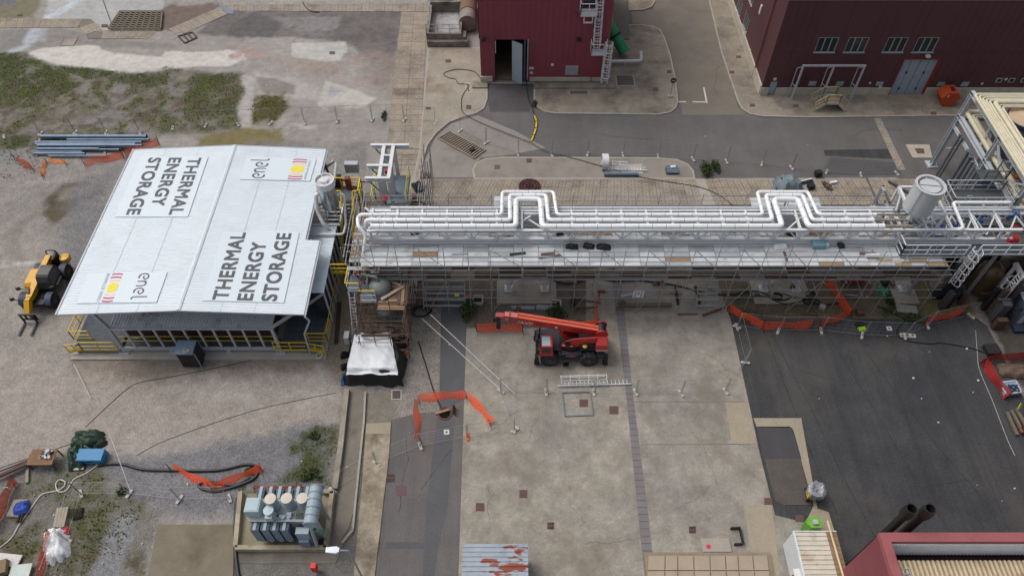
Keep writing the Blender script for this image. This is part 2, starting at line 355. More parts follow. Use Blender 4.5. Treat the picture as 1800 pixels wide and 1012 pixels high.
# bottom strips
paint([(600,690),(700,690),(665,1060),(560,1060)],(128,120,108),0.5,0.3,gravel=0.5)
paint([(400,960),(640,950),(630,1060),(380,1060)],(112,108,102),0.8,0.5,gravel=0.7)
paint([(640,940),(668,950),(655,1060),(630,1060)],(72,70,44),0.5,0.4,nz=0.7,thr=0.42,grass=0.8)
big=fbm(GX*0.12,GY*0.12,900); PAINT*= (0.88+0.24*big)[...,None]
PAINT*=np.array([0.94,0.972,1.02])
med=fbm(GX*0.9,GY*0.9,950,5,0.6); PAINT*=(0.86+0.28*med)[...,None]
def ground_mat():
    m=bpy.data.materials.new('yard_ground'); m.use_nodes=True; nt=m.node_tree; N=nt.nodes; L=nt.links; b=N['Principled BSDF']
    b.inputs['Roughness'].default_value=0.95; b.inputs['Specular IOR Level'].default_value=0.15
    at=N.new('ShaderNodeAttribute'); at.attribute_name='soil'; ax=N.new('ShaderNodeAttribute'); ax.attribute_name='cover'
    sp=N.new('ShaderNodeSeparateColor'); L.new(ax.outputs['Color'],sp.inputs[0])
    geo=N.new('ShaderNodeNewGeometry')
    def noise(s,d,r=0.6):
        n=N.new('ShaderNodeTexNoise'); n.inputs['Scale'].default_value=s; n.inputs['Detail'].default_value=d; n.inputs['Roughness'].default_value=r; L.new(geo.outputs['Position'],n.inputs['Vector']); return n
    n1=noise(1.4,10,0.72); n2=noise(14,4,0.75)
    vo=N.new('ShaderNodeTexVoronoi'); vo.inputs['Scale'].default_value=15; L.new(geo.outputs['Position'],vo.inputs['Vector'])
    def mr(src,a,b_,c,d):
        r=N.new('ShaderNodeMapRange'); r.inputs[1].default_value=a; r.inputs[2].default_value=b_; r.inputs[3].default_value=c; r.inputs[4].default_value=d; L.new(src,r.inputs[0]); return r.outputs[0]
    def mul(a,b_):
        q=N.new('ShaderNodeMath'); q.operation='MULTIPLY'; L.new(a,q.inputs[0]); L.new(b_,q.inputs[1]); return q.outputs[0]
    base=mr(n1.outputs[0],0.3,0.7,0.8,1.2)
    vs_=N.new('ShaderNodeSeparateColor'); L.new(vo.outputs['Color'],vs_.inputs[0])
    gr=mr(vs_.outputs[0],0,1,0.68,1.32); one=N.new('ShaderNodeMix'); one.data_type='FLOAT'; L.new(sp.outputs[1],one.inputs['Factor']); one.inputs['A'].default_value=1; L.new(gr,one.inputs['B'])
    g2=mr(n2.outputs[0],0.3,0.7,0.6,1.4); two=N.new('ShaderNodeMix'); two.data_type='FLOAT'; L.new(sp.outputs[0],two.inputs['Factor']); two.inputs['A'].default_value=1; L.new(g2,two.inputs['B'])
    f2=mr(n2.outputs[0],0.3,0.7,0.84,1.16)
    k=mul(mul(base,one.outputs[0]),mul(two.outputs[0],f2))
    vm=N.new('ShaderNodeVectorMath'); vm.operation='SCALE'; L.new(at.outputs['Color'],vm.inputs[0]); L.new(k,vm.inputs['Scale']); L.new(vm.outputs[0],b.inputs['Base Color'])
    bp=N.new('ShaderNodeBump'); bp.inputs['Strength'].default_value=0.35; bp.inputs['Distance'].default_value=0.06; L.new(n2.outputs[0],bp.inputs['Height']); L.new(bp.outputs[0],b.inputs['Normal'])
    return m
def build_ground():
    n=nx*ny; co=np.zeros((n+4,3)); co[:n,0]=GX.ravel(); co[:n,1]=GY.ravel()
    # skirt out to the horizon: the outer ring is stitched to the grid's corners with four quads a little below
    me=bpy.data.meshes.new('ground')
    idx=np.arange(n).reshape(ny,nx); q=np.stack([idx[:-1,:-1],idx[:-1,1:],idx[1:,1:],idx[1:,:-1]],-1).reshape(-1,4)
    co[n:]=[(-900,-600,0),(900,-600,0),(900,900,0),(-900,900,0)]
    c=[idx[0,0],idx[0,-1],idx[-1,-1],idx[-1,0]]
    sk=np.array([[n,n+1,c[1],c[0]],[n+1,n+2,c[2],c[1]],[n+2,n+3,c[3],c[2]],[n+3,n,c[0],c[3]]])
    q=np.concatenate([q,sk]); nf=len(q)
    me.vertices.add(n+4); me.vertices.foreach_set('co',co.ravel()); me.loops.add(nf*4); me.loops.foreach_set('vertex_index',q.ravel())
    me.polygons.add(nf); me.polygons.foreach_set('loop_start',np.arange(nf)*4); me.polygons.foreach_set('loop_total',np.full(nf,4))
    me.update(calc_edges=True)
    a=me.color_attributes.new('soil','FLOAT_COLOR','POINT'); d=np.ones((n+4,4)); d[:n,:3]=PAINT.reshape(-1,3); d[n:,:3]=lin((140,135,128)); a.data.foreach_set('color',d.ravel())
    a=me.color_attributes.new('cover','FLOAT_COLOR','POINT'); d=np.ones((n+4,4)); d[:n,:2]=TEX.reshape(-1,2); d[n:,:2]=(0,0.5); d[:,2]=0; a.data.foreach_set('color',d.ravel())
    me.materials.append(ground_mat()); o=bpy.data.objects.new('ground',me); COL.objects.link(o); tag(o,kind='structure')
build_ground()
# grass tufts standing on the painted grass
def tufts():
    rs=random.Random(3); mb=MB(); g=TEX[...,0]; yy,xx=np.where(g>0.45)
    ids=list(range(len(yy))); rs.shuffle(ids)
    for i in ids[:4200]:
        x=gx[xx[i]]+rs.uniform(-.1,.1); y=gy[yy[i]]+rs.uniform(-.1,.1); k=rs.random()
        for j in range(3):
            a=rs.uniform(0,6.28); w=rs.uniform(.02,.05); h=rs.uniform(.04,.15); l=rs.uniform(.02,.14)
            dx,dy=math.cos(a),math.sin(a)
            mb.add([(x-dy*w,y+dx*w,0),(x+dy*w,y-dx*w,0),(x+dx*l,y+dy*l,h)],[[0,1,2]],0 if k<0.6 else (1 if k<0.88 else 2))
    tag(mb.build('grass',[mat('grass_dark',(66,76,38),0.9),mat('grass_mid',(92,98,54),0.9),mat('grass_dry',(120,112,76),0.9)]),'patchy grass and weeds growing through the gravel yard','grass',kind='stuff')
tufts()
# ---------------------------------------------------------------- roads, pavements, slabs
def gp(px,z=0): return [G(u,v,z) for u,v in px]
M_road=mat('asphalt_upper',(102,100,99),0.9,var=0.16,scale=0.25,dirt=(110,106,102),dirt_amt=0.3,fine=0.1,fscale=9,spec=0.2,streak=0.06)
M_dark=mat('asphalt_dark',(70,70,71),0.9,var=0.2,scale=0.3,dirt=(81,79,76),dirt_amt=0.45,fine=0.2,fscale=8,spec=0.2,streak=0.2,dirt2=(58,60,64))
M_bay=mat('asphalt_bay',(88,84,80),0.9,var=0.14,scale=0.5,dirt=(76,76,78),dirt_amt=0.4,fine=0.12,fscale=8,spec=0.2)
M_lane=mat('asphalt_lane',(103,100,99),0.9,var=0.12,scale=0.4,dirt=(108,100,92),dirt_amt=0.4,fine=0.1,fscale=8,spec=0.2,streak=0.1)
M_lane2=mat('asphalt_repair',(92,92,95),0.9,var=0.1,scale=0.6,fine=0.1,fscale=9,spec=0.2)
M_apron=mat('apron_concrete',(155,149,137),0.9,var=0.15,scale=0.55,dirt=(126,119,108),dirt_amt=0.6,fine=0.12,fscale=7,spec=0.2,streak=0.05,det=12,dirt2=(134,131,127))
M_apron2=mat('apron_concrete_new',(158,148,130),0.9,var=0.1,scale=0.5,dirt=(150,140,124),dirt_amt=0.4,fine=0.07,fscale=6,spec=0.2)
M_pave=mat('pavement_concrete',(142,134,122),0.92,var=0.2,scale=0.5,dirt=(106,98,90),dirt_amt=0.6,fine=0.12,fscale=6,spec=0.2)
M_paveL=mat('pavement_tan',(153,146,134),0.92,var=0.18,scale=0.4,dirt=(128,112,94),dirt_amt=0.5,fine=0.1,fscale=6,spec=0.2)
M_kerb=mat('kerb_stone',(164,158,148),0.9,var=0.15,scale=2,fine=0.1,spec=0.2)
M_kdark=mat('wet_joint',(58,55,50),0.95,var=0.1)
M_white=mat('road_paint',(205,203,198),0.8,var=0.12,scale=4)
M_slab=mat('cover_slab',(150,141,130),0.9,var=0.2,scale=0.7,dirt=(118,108,98),dirt_amt=0.5,fine=0.12,fscale=7,spec=0.2)
M_slabw=mat('cover_slab_warm',(156,146,130),0.9,var=0.16,scale=0.7,dirt=(130,116,98),dirt_amt=0.5,fine=0.12,fscale=7,spec=0.2)
M_rust=mat('rusty_iron',(92,68,62),0.85,var=0.2,scale=3)
M_grate=mat('channel_iron',(92,90,92),0.75,var=0.15,scale=2)
def sheet(name,px,z,m): b=MB(); b.poly([(p.x,p.y,z) for p in gp(px)]) ; o=struct(b,name,m); return o
def smooth_px(px,n=3):
    for _ in range(n):
        q=[]
        for i in range(len(px)):
            a,b=px[i],px[(i+1)%len(px)]; q+=[(a[0]*.75+b[0]*.25,a[1]*.75+b[1]*.25),(a[0]*.25+b[0]*.75,a[1]*.25+b[1]*.75)]
        px=q
    return px
def island(name,px,h=0.12,m=None,kerb=0.16,sm=0):
    """raised pavement with a kerb stone band round its edge"""
    P=[p for p in gp(px)]; n=len(P); ar=sum(P[i].x*P[(i+1)%n].y-P[(i+1)%n].x*P[i].y for i in range(n))
    if ar<0: P=P[::-1]
    inn=[]
    for i in range(n):
        a,b,c=P[i-1],P[i],P[(i+1)%n]; d1=(b-a).normalized(); d2=(c-b).normalized()
        n1=Vector((-d1.y,d1.x,0)); n2=Vector((-d2.y,d2.x,0)); q=n1+n2; q=q.normalized() if q.length>1e-6 else n1
        inn.append(b+q*kerb/max(0.5,q.dot(n1)))
    b=MB(); v=[(p.x,p.y,0) for p in P]+[(p.x,p.y,h) for p in P]+[(p.x,p.y,h) for p in inn]
    fs=[];
    for i in range(n):
        j=(i+1)%n; fs+=[[i,j,j+n,i+n],[i+n,j+n,j+2*n,i+2*n]]
    b.add(v,fs,1); b.poly([(p.x,p.y,h) for p in inn],0)
    return struct(b,name,[m or M_pave,M_kerb])
sheet('road',[(735,315),(741,272),(762,240),(790,215),(840,200),(855,172),(858,143),(938,143),(942,150),(1080,150),(1080,-60),(1240,-60),(1330,160),(2050,160),(2050,330),(1600,330),(1575,312)],0.006,M_road)
sheet('road_concrete_patch',[(745,285),(765,243),(792,218),(840,203),(905,230),(960,260),(900,272),(845,277),(830,300),(840,312),(735,312)],0.010,mat('patch_concrete',(138,133,127),0.92,var=0.15,scale=0.4,dirt=(116,111,106),dirt_amt=0.5,fine=0.1,fscale=7))
sheet('driveway',[(858,148),(938,148),(938,180),(930,197),(862,197),(858,178)],0.014,mat('drive_asphalt',(82,79,80),0.9,var=0.14,scale=0.5,fine=0.12,fscale=8))
sheet('side_road',[(1110,22),(1148,18),(1158,-40),(1238,-40),(1296,188),(1310,202),(1200,202),(1180,90),(1166,58),(1140,44),(1112,42)],0.010,mat('side_asphalt',(121,114,104),0.9,var=0.12,scale=0.3,dirt=(104,101,98),dirt_amt=0.4,fine=0.1,fscale=8))
sheet('road_repair',[(1448,264),(1560,262),(1572,280),(1450,274)],0.010,M_dark)
sheet('road_repair_strip',[(1460,276),(1580,286),(1584,308),(1440,308)],0.010,mat('asphalt_mid',(84,83,85),0.9,var=0.14,scale=0.4,fine=0.12))
island('pavement_left',[(752,85),(846,85),(848,140),(857,150),(857,176),(851,192),(838,200),(815,206),(790,216),(768,234),(752,256),(745,280),(738,318),(726,318),(737,262)],0.10,M_paveL)
island('pavement_centre',[(850,148),(938,148),(938,178),(944,190),(958,198),(975,201),(1160,203),(1178,199),(1189,191),(1192,178),(1188,140),(1178,95),(1168,66),(1160,53),(1148,47),(1130,45),(1105,45),(1098,-30),(848,-30)],0.12,M_pave)
island('pavement_far',[(1103,20),(1130,19),(1145,14),(1152,4),(1154,-25),(1100,-25)],0.12,M_paveL)
island('pavement_right',[(1238,-30),(1266,90),(1296,180),(1304,193),(1318,202),(1340,206),(1420,208),(1660,205),(1690,206),(1990,208),(1990,-40),(1330,-40)],0.12,M_pave)
island('pavement_middle',[(833,316),(830,300),(836,288),(852,280),(880,277),(1155,278),(1190,281),(1210,290),(1219,301),(1222,316)],0.11,mat('pavement_grey',(138,132,124),0.92,var=0.15,scale=0.5,dirt=(120,113,104),dirt_amt=0.5,fine=0.1))
b=MB()
for px,m in (([(845,146),(850,158),(1062,159),(1068,163),(1120,162),(1118,150),(1090,150),(1085,100),(1062,148),(938,146)],0),):
    b.prism([(p.x,p.y) for p in gp([(938,150),(1066,152),(1080,158),(938,158)])],0.121,0.27)
    b.prism([(p.x,p.y) for p in gp([(832,146),(857,146),(857,157),(830,157)])],0.101,0.25)
struct(b,'door_step',M_pave)
b=MB(); b.prism([(p.x,p.y) for p in gp([(1078,0),(1104,0),(1106,72),(1078,72)])],0.121,0.2); struct(b,'side_path',mat('slate_paving',(104,100,92),0.9,var=0.15,scale=1))
# road markings and joints
b=MB()
for u0,v0,u1,v1 in ((1193,179.3,1206,179.3),(1217,179.3,1242,179.8),(1237,154,1242.5,181.5)):
    a,c=G(u0,v0),G(u1,v1); d=(c-a).normalized(); n=Vector((-d.y,d.x,0))*0.09
    b.poly([(p.x,p.y,0.015) for p in (a-n,c-n,c+n,a+n)])
struct(b,'road_marking',M_white)
M_joint=mat('slab_joint',(96,90,82),.95,var=.2)
def strip(name,quad,nl,nw,z=0.03,h=None,warm=0.2,gap=0.035,holes=True,seed=1,under=True,skip=()):
    """row of precast cover slabs: quad corners (px) a,b along one long side, d,c along the other"""
    rs=random.Random(seed); A,B,C,D=[G(*q) for q in quad]; mb=MB(); mb.poly([(p.x,p.y,z-0.012) for p in (A,B,C,D)],2)
    for i in range(nl):
        for j in range(nw):
            if (i,j) in skip: continue
            def pt(s,t): return (A*(1-s)+B*s)*(1-t)+(D*(1-s)+C*s)*t
            L=(B-A).length/nl; Wd=(D-A).length/nw; gs=gap/L/nl/2*1.0; gt=gap/Wd/nw/2*1.0
            s0,s1,t0,t1=i/nl+gs,(i+1)/nl-gs,j/nw+gt,(j+1)/nw-gt
            zz=z+rs.uniform(0,0.02); q=[pt(s0,t0),pt(s1,t0),pt(s1,t1),pt(s0,t1)]
            mb.poly([(p.x,p.y,zz) for p in q],1 if rs.random()<warm else 0)
            if holes:
                for tt in (0.25,0.75):
                    p=pt((s0+s1)/2,t0+(t1-t0)*tt); r=0.045
                    mb.poly([(p.x-r,p.y-r*1.3,zz+0.004),(p.x+r,p.y-r*1.3,zz+0.004),(p.x+r,p.y+r*1.3,zz+0.004),(p.x-r,p.y+r*1.3,zz+0.004)],2)
    return struct(mb,name,[M_slab,M_slabw,M_joint])
strip('trench_cover_strip',[(705,22),(680,262),(739,262),(751,22)],28,2,0.03,warm=0.3,seed=2)
strip('trench_cover_strip',[(680,264),(676,318),(728,318),(738,264)],6,2,0.03,warm=0.2,seed=12,holes=False)
strip('trench_cover_strip',[(392,9),(852,6),(852,22),(392,20)],34,1,0.03,warm=0.2,seed=3)
strip('trench_cover_strip',[(-60,33),(146,34),(136,49),(-60,50)],20,1,0.03,warm=0.5,seed=4)
strip('trench_cover_strip',[(182,53),(278,54),(260,69),(178,69)],9,1,0.03,warm=0.3,seed=5)
strip('trench_cover_strip',[(296,52),(384,14),(400,26),(314,64)],8,1,0.034,warm=0.5,seed=6)
strip('trench_cover_strip',[(138,50),(168,40),(180,53),(152,61)],2,1,0.034,warm=0.8,seed=7,gap=0.04)
strip('trench_cover_strip',[(735,317),(1222,317),(1235,360),(700,360)],41,3,0.13,warm=0.08,seed=8,gap=0.04)
strip('trench_cover_strip',[(1238,317),(1606,317),(1640,362),(1258,362)],30,3,0.13,warm=0.45,seed=9,gap=0.05)
strip('trench_cover_strip',[(1535,208),(1578,300),(1592,299),(1548,208)],8,1,0.02,warm=0.2,seed=10)
b=MB(); b.prism([(p.x,p.y) for p in gp([(700,316.3),(1640,316.3),(1640,362),(690,362)])],0,0.115); struct(b,'trench_kerb',M_kerb)
for px,m in (([(136,34),(158,34),(168,41),(138,50)],0),([(152,62),(184,54),(178,69),(156,69)],0),([(106,81),(113,66.5),(138,66.5),(130,81)],1)):
    b=MB(); P=gp(px); b.poly([(p.x,p.y,0.02) for p in P],2); c=sum(P,Vector())/len(P); b.poly([(p.x,p.y,0.03) for p in [c+(p-c)*0.94 for p in P]],m)
    struct(b,'trench_plate',[mat('plate_grey',(120,114,106),0.9),M_slab,M_kdark])
# lower yard: apron, channel, lanes, asphalt court
sheet('asphalt_court',[(1270,545),(1330,560),(1500,560),(1600,560),(1700,548),(1735,572),(1770,640),(1812,725),(1900,900),(1960,1120),(1390,1120),(1370,940),(1310,690)],0.012,M_dark)
b=MB(); b.prism([(p.x,p.y) for p in gp([(820,577),(1030,577),(1030,488),(1258,488),(1284,562),(1312,690),(1336,800),(1362,905),(1440,925),(1490,1110),(798,1110),(806,1012)])],0,0.05)
struct(b,'concrete_apron',M_apron)
sheet('apron_slab_joint',[(1113,706),(1311,706),(1311,707),(1113,707)],0.056,mat('joint',(112,105,96),0.95)); sheet('apron_slab_joint',[(1128,781),(1318,780),(1318,781),(1128,782)],0.056,mat('joint',(112,105,96),0.95))
sheet('apron_repair',[(1275,707),(1311,707),(1330,779),(1286,781)],0.056,M_apron2)
sheet('apron_slab',[(1308,888),(1355,886),(1362,930),(1375,1060),(1326,1060),(1316,950)],0.056,M_apron2)
sheet('apron_slab',[(1432,892),(1456,900),(1475,960),(1500,1060),(1462,1060),(1440,940)],0.056,M_apron2)
A=[(1075,488),(1084,560),(1100,690),(1121,900),(1136,1040)]; B=[(1091,488),(1099,560),(1112,690),(1139,900),(1154,1040)]
b=MB(); b.poly([(p.x,p.y,0.056) for p in gp(A)+gp(B)[::-1]],0)
PA,PB=gp(A),gp(B); yy=PA[0].y
while yy>PA[-1].y+.4:
    def atY(P,y):
        for p,q in zip(P[:-1],P[1:]):
            if p.y>=y>=q.y: return p.lerp(q,(p.y-y)/(p.y-q.y))
        return P[-1]
    a,c=atY(PA,yy),atY(PB,yy); b.poly([(a.x,yy-.02,.06),(c.x,yy-.02,.06),(c.x,yy+.02,.06),(a.x,yy+.02,.06)],1); yy-=.5
struct(b,'drain_channel',[mat('channel_cover',(118,115,115),0.8,var=0.14,scale=0.6,dirt=(122,108,104),dirt_amt=.5),mat('channel_gap',(84,80,78),.9)])
b=MB(); b.prism([(p.x,p.y) for p in gp([(1324,735),(1408,735),(1434,880),(1444,930),(1410,930),(1430,888),(1392,752),(1330,751)])],0,0.06); struct(b,'concrete_border',M_apron2)
sheet('parking_bay',[(1329,750),(1388,750),(1394,756),(1427,887),(1378,888),(1362,880)],0.056,M_bay); sheet('parking_bay',[(1329,750),(1388,750),(1394,756),(1408,806),(1341,806)],0.060,mat('bay_dark',(72,71,73),0.9,var=0.14,scale=0.6,fine=0.12))
sheet('asphalt_lane',[(776,500),(822,500),(820,577),(805,1060),(655,1060),(664,1000),(686,738),(735,726),(772,722)],0.012,M_lane)
sheet('asphalt_repair',[(776,500),(822,500),(820,700),(772,724)],0.016,M_lane2)
sheet('asphalt_repair',[(768,735),(800,735),(786,900),(770,960),(758,1060),(740,1060),(750,880)],0.016,M_lane2)
sheet('asphalt_repair',[(678,952),(770,952),(768,964),(676,964)],0.020,M_lane2)
M_pale=mat('pale_strip',(160,150,132),0.92,var=0.3,scale=0.8,dirt=(110,100,86),dirt_amt=0.8,fine=0.12,fscale=6)
b=MB(); b.prism([(p.x,p.y) for p in gp([(644,745),(688,743),(684,800),(659,1012),(652,1080),(612,1080),(622,1012),(636,860)])],0,0.09); struct(b,'concrete_strip',M_pale)
sheet('concrete_strip_end',[(644,745),(688,743),(686,763),(643,763)],0.096,M_apron2)
b=MB(); b.prism([(p.x,p.y) for p in gp([(617,686),(643,686),(642,745),(634,860),(612,930),(598,950),(588,930),(600,850)])],0,0.05); struct(b,'gutter_floor',mat('gutter_grey',(122,116,106),0.92,var=0.2,scale=0.5,dirt=(98,92,84),dirt_amt=0.5))
def wall_px(name,px,w,h,m,label,cat,grp=None):
    b=MB(); P=gp(px)
    for i in range(len(P)-1): b.bar(P[i]+Vector((0,0,h/2)),P[i+1]+Vector((0,0,h/2)),w,h,0)
    return solo(b,name,m,label,cat,grp)
wall_px('low_wall',[(611,688),(600,790),(590,862)],0.38,0.45,mat('wall_weathered',(150,144,132),.92,var=.25,scale=.9,dirt=(112,106,96),dirt_amt=.6),'stained concrete gutter wall behind the transformer, with a broken end','low wall')
wall_px('kerb_wall',[(643,690),(640,745),(634,800),(624,900),(621,932),(602,955)],0.14,0.22,M_kerb,'thin pale kerb along the grey gutter, bending in at its near end','kerb')
b=MB(); b.prism([(p.x,p.y) for p in gp([(278,922),(412,922),(410,1060),(252,1060)])],0,0.1); struct(b,'concrete_pad',mat('pad_olive',(124,116,100),0.92,var=0.18,scale=0.4,dirt=(104,96,82),dirt_amt=0.6,fine=0.1))
# cracks and paving seams
def cracks():
    rs=random.Random(4); mb=MB()
    def walk(u,v,ang,L_,z,w,mi,wob=.35):
        p=G(u,v,z); a=R(ang); n=int(L_/.25); pts=[]
        for i in range(n): pts.append(Vector(p)); a+=rs.uniform(-wob,wob); p=p+Vector((math.cos(a)*.25,math.sin(a)*.25,0)); a+=(R(ang)-a)*.25
        for i in range(len(pts)-1):
            d=(pts[i+1]-pts[i]).normalized(); nn=Vector((-d.y,d.x,0))*w*rs.uniform(.3,1)/2; mb.poly([pts[i]-nn,pts[i+1]-nn,pts[i+1]+nn,pts[i]+nn],mi)
    for u,v,a,l in ((905,650,80,4),(850,760,20,5),(1000,850,-70,4),(1180,640,10,5),(1240,620,-60,4),(1260,850,100,5),(1180,900,30,4),(930,770,70,3),(1020,960,15,5),(860,940,80,4),(1220,740,60,3)): walk(u,v,a,l,.057,.035,0)
    for u,v,a,l in ((1540,950,100,22),(1470,900,97,16),(1660,920,104,20),(1745,900,110,14)): walk(u,v,a,l,.017,.06,1,.04)
    for u,v,a,l in ((1480,810,5,4),(1570,700,70,5),(1620,860,20,5),(1400,650,-20,4),(1690,760,120,4),(700,900,80,6),(740,860,60,4),(1500,240,10,6),(1050,235,-15,6),(1260,170,70,6)): walk(u,v,a,l,.019,.04,1)
    struct(mb,'surface_cracks',[mat('crack_brown',(104,97,88),.95,var=.1),mat('crack_black',(48,46,46),.95,var=.1)])
cracks()
# manhole covers
def cover(px,label,frame=False,m=M_rust,z=0.07,grid=False,fw=0.16):
    P=gp(px); c=sum(P,Vector())/len(P); t=thing('manhole_cover',label,'manhole cover',(c.x,c.y,0),0,'iron manhole covers'); 
    if frame: b=MB(); b.prism([(p.x,p.y) for p in [c+(p-c)*(1+2*fw) for p in P]],0,z-0.006); b.build('frame',mat('cover_frame',(172,164,150),0.9,var=0.15),t)
    b=MB(); Q=[(p.x,p.y) for p in P]
    if grid:
        b.prism(Q,0,z-0.02,1)
        for k in range(4):
            s=(k+.5)/4; b.bar(P[0].lerp(P[1],s)+Vector((0,0,z-.01)),P[3].lerp(P[2],s)+Vector((0,0,z-.01)),0.07,0.02,0)
        b.bar(P[0].lerp(P[3],.5)+Vector((0,0,z-.008)),P[1].lerp(P[2],.5)+Vector((0,0,z-.008)),0.1,0.02,0)
    else:
        b.prism(Q,0,z,0)
        for s in (0.25,0.5,0.75): b.bar(P[0].lerp(P[1],s)+Vector((0,0,z)),P[3].lerp(P[2],s)+Vector((0,0,z)),0.03,0.012,0)
    b.build('lid',[m,M_kdark],t)
def sq(u,v,w,h): return [(u-w/2,v-h/2),(u+w/2,v-h/2),(u+w/2,v+h/2),(u-w/2,v+h/2)]
M_rust2=mat('cover_brown',(98,76,72),0.85,var=0.15,scale=3)
for (u,v,w,h,lb,k) in ((1026,709,15,13,'brown manhole cover inside the blue chalk-like steel frame on the apron',{}),(1079,721,16,14,'brown square manhole cover just left of the drain channel',{}),
  (920,868,14,14,'brown square manhole cover in the middle of the near apron',{}),(844,891,15,14,'brown square manhole cover nearest the asphalt lane edge',{}),(968,924,12,12,'small dark grated cover in front of the rusty tin roof',{'grid':1}),
  (1217,931,12,12,'small dark gridded drain cover near the grey tray with a red dot',{'grid':1}),(705,862,18,17,'large faded red manhole cover set in the asphalt lane',{'m':mat('cover_red',(106,82,84),0.85,var=0.12,scale=3),'z':0.03}),
  (697,694,14,14,'square cover in a pale concrete surround beside the covered tarpaulin heap',{'frame':1,'m':mat('cover_grey',(84,80,80),0.85),'z':0.06}),
  (1350,881,14,12,'brown cover at the rounded corner of the parking bay',{}),(1405,911,14,12,'brown cover behind the green patch by the white cabin',{}),
  (686,840,14,13,'dark grated gully beside the pale concrete strip',{'grid':1}),
  (930,284,9,7,'rusty cover in the middle of the grey island pavement',{'z':0.13}),(874,295,10,7,'worn cover near the rounded end of the grey island pavement',{'z':0.13,'m':M_grate}),
  (1152,159,9,6,'rusty cover on the centre pavement in front of the road sign',{'z':0.14}),(1176,128,8,5,'rusty cover at the kerb of the centre pavement beside the side road',{'z':0.14}),
  (824,190,9,7,'rusty diamond cover at the kerb left of the driveway',{'z':0.12}),(788,109,10,5,'dark gully cover below the concrete basin',{'z':0.12}),(753,192,9,4,'rusty cover beside the long slab trench',{'z':0.12}),
  (1322,187,9,5,'rust cover on the corner of the right pavement',{'z':0.14}),(1298,102,9,4,'brown gully halfway along the side pavement',{'z':0.14}),(1286,129,9,5,'brown gully nearest the bend of the side pavement',{'z':0.14}),(1398,188,10,5,'rust cover on the pavement left of the yellow steps',{'z':0.14}),
  (1640,201,10,5,'dark cover on the pavement below the orange skip',{'z':0.14}),(35,27.5,8,3,'rusty gully at the far left behind the pale slabs',{'z':0.05}),(184,46,11,5,'rusty cover beside the ribbed grating panel',{'z':0.05}),(584,93.5,10,5,'grey cover in the pale concrete patch',{'z':0.03,'m':M_grate}),
  (750,309,11,9,'faint brown cover on the pavement by the frame tower',{'z':0.12}),(648,10,0.1,0.1,'',None)):
    if k is None: continue
    k=dict(k); k.setdefault('m',M_rust2); cover(sq(u,v,w,h),lb,**k)
cover([(826,149),(828,163),(820,163),(818,149)],'dark gully with a white frame at the foot of the looping cable',frame=True,z=0.13,grid=True)
cover([(1083,135),(1112,135),(1115,152),(1085,152)],'large sunken hatch with a pale frame right of the centre building',frame=True,z=0.15,m=mat('hatch_grey',(92,88,82),0.9),fw=0.05)
cover([(1002,162),(1032,162),(1034,167),(1001,167)],'long narrow grated hatch in front of the maroon wall',frame=True,z=0.14,m=mat('hatch_grey',(92,88,82),0.9),fw=0.06)
cover([(1607,262),(1623,262),(1625,271),(1612,271)],'dark cover in a pale concrete plinth left of the tall steel column',frame=True,z=0.08,m=M_rust2,fw=0.8)
# ---------------------------------------------------------------- text and ribbons
def text_geo(body,size=1.0,offset=0.0,space=1.0):
    c=bpy.data.curves.new('txt','FONT'); c.body=body; c.size=size; c.offset=offset; c.space_character=space; c.fill_mode='FRONT'
    o=bpy.data.objects.new('txt',c); COL.objects.link(o); dg=bpy.context.evaluated_depsgraph_get(); e=o.evaluated_get(dg); m=e.to_mesh()
    v=[tuple(p.co) for p in m.vertices]; f=[list(p.vertices) for p in m.polygons]; e.to_mesh_clear()
    bpy.data.objects.remove(o); bpy.data.curves.remove(c)
    return v,f
def text_on(mb,body,fn,mi=0,offset=0.0,space=1.0):
    """fn(s,t): s along the reading direction 0..1, t up 0..1 -> world"""
    v,f=text_geo(body,1,offset,space); xs=[p[0] for p in v]; ys=[p[1] for p in v]; x0,x1,y0,y1=min(xs),max(xs),min(ys),max(ys)
    mb.add([fn((p[0]-x0)/(x1-x0),(p[1]-y0)/(y1-y0)) for p in v],f,mi)
def ribbon(mb,pts,w,fn,mi=0):
    n=len(pts); v=[]
    for i in range(n):
        a=pts[max(i-1,0)]; c=pts[min(i+1,n-1)]; dx,dy=c[0]-a[0],c[1]-a[1]; l=math.hypot(dx,dy) or 1
        ox,oy=-dy/l*w/2,dx/l*w/2; v+=[fn(pts[i][0]+ox,pts[i][1]+oy),fn(pts[i][0]-ox,pts[i][1]-oy)]
    mb.add(v,[[2*i,2*i+1,2*i+3,2*i+2] for i in range(n-1)],mi)
# ---------------------------------------------------------------- common paints
M_maroonC=mat('maroon_cladding',(136,66,79),0.6,var=0.07,scale=0.25,fine=0.04,dirt=(126,60,72),dirt_amt=0.3)
M_maroonR=mat('maroon_cladding_shaded',(88,56,60),0.65,var=0.08,scale=0.2,fine=0.05,dirt=(76,46,52),dirt_amt=0.3)  # same maroon as the other walls, darkened to carry shade over this hall
M_maroonB=mat('maroon_cladding_near',(128,64,74),0.6,var=0.07,scale=0.4,fine=0.04,dirt=(112,56,66),dirt_amt=0.3)
M_plinth=mat('plinth_concrete',(186,180,165),0.9,var=0.12,scale=0.8,dirt=(140,132,118),dirt_amt=0.4)
M_gw=mat('white_steel',(214,216,218),0.45,var=0.06,scale=2,fine=0.04,dirt=(176,176,174),dirt_amt=0.15)
M_galv=mat('galvanised',(156,160,164),0.5,0.35,var=0.1,scale=3,fine=0.06)
M_lg=mat('light_grey_steel',(176,180,186),0.5,var=0.08,scale=2,dirt=(146,146,146),dirt_amt=0.25)
M_yel=mat('safety_yellow',(222,188,30),0.5,var=0.08,scale=2,dirt=(176,140,36),dirt_amt=0.2)
M_blk=mat('black_steel',(38,38,42),0.6,var=0.15,scale=3)
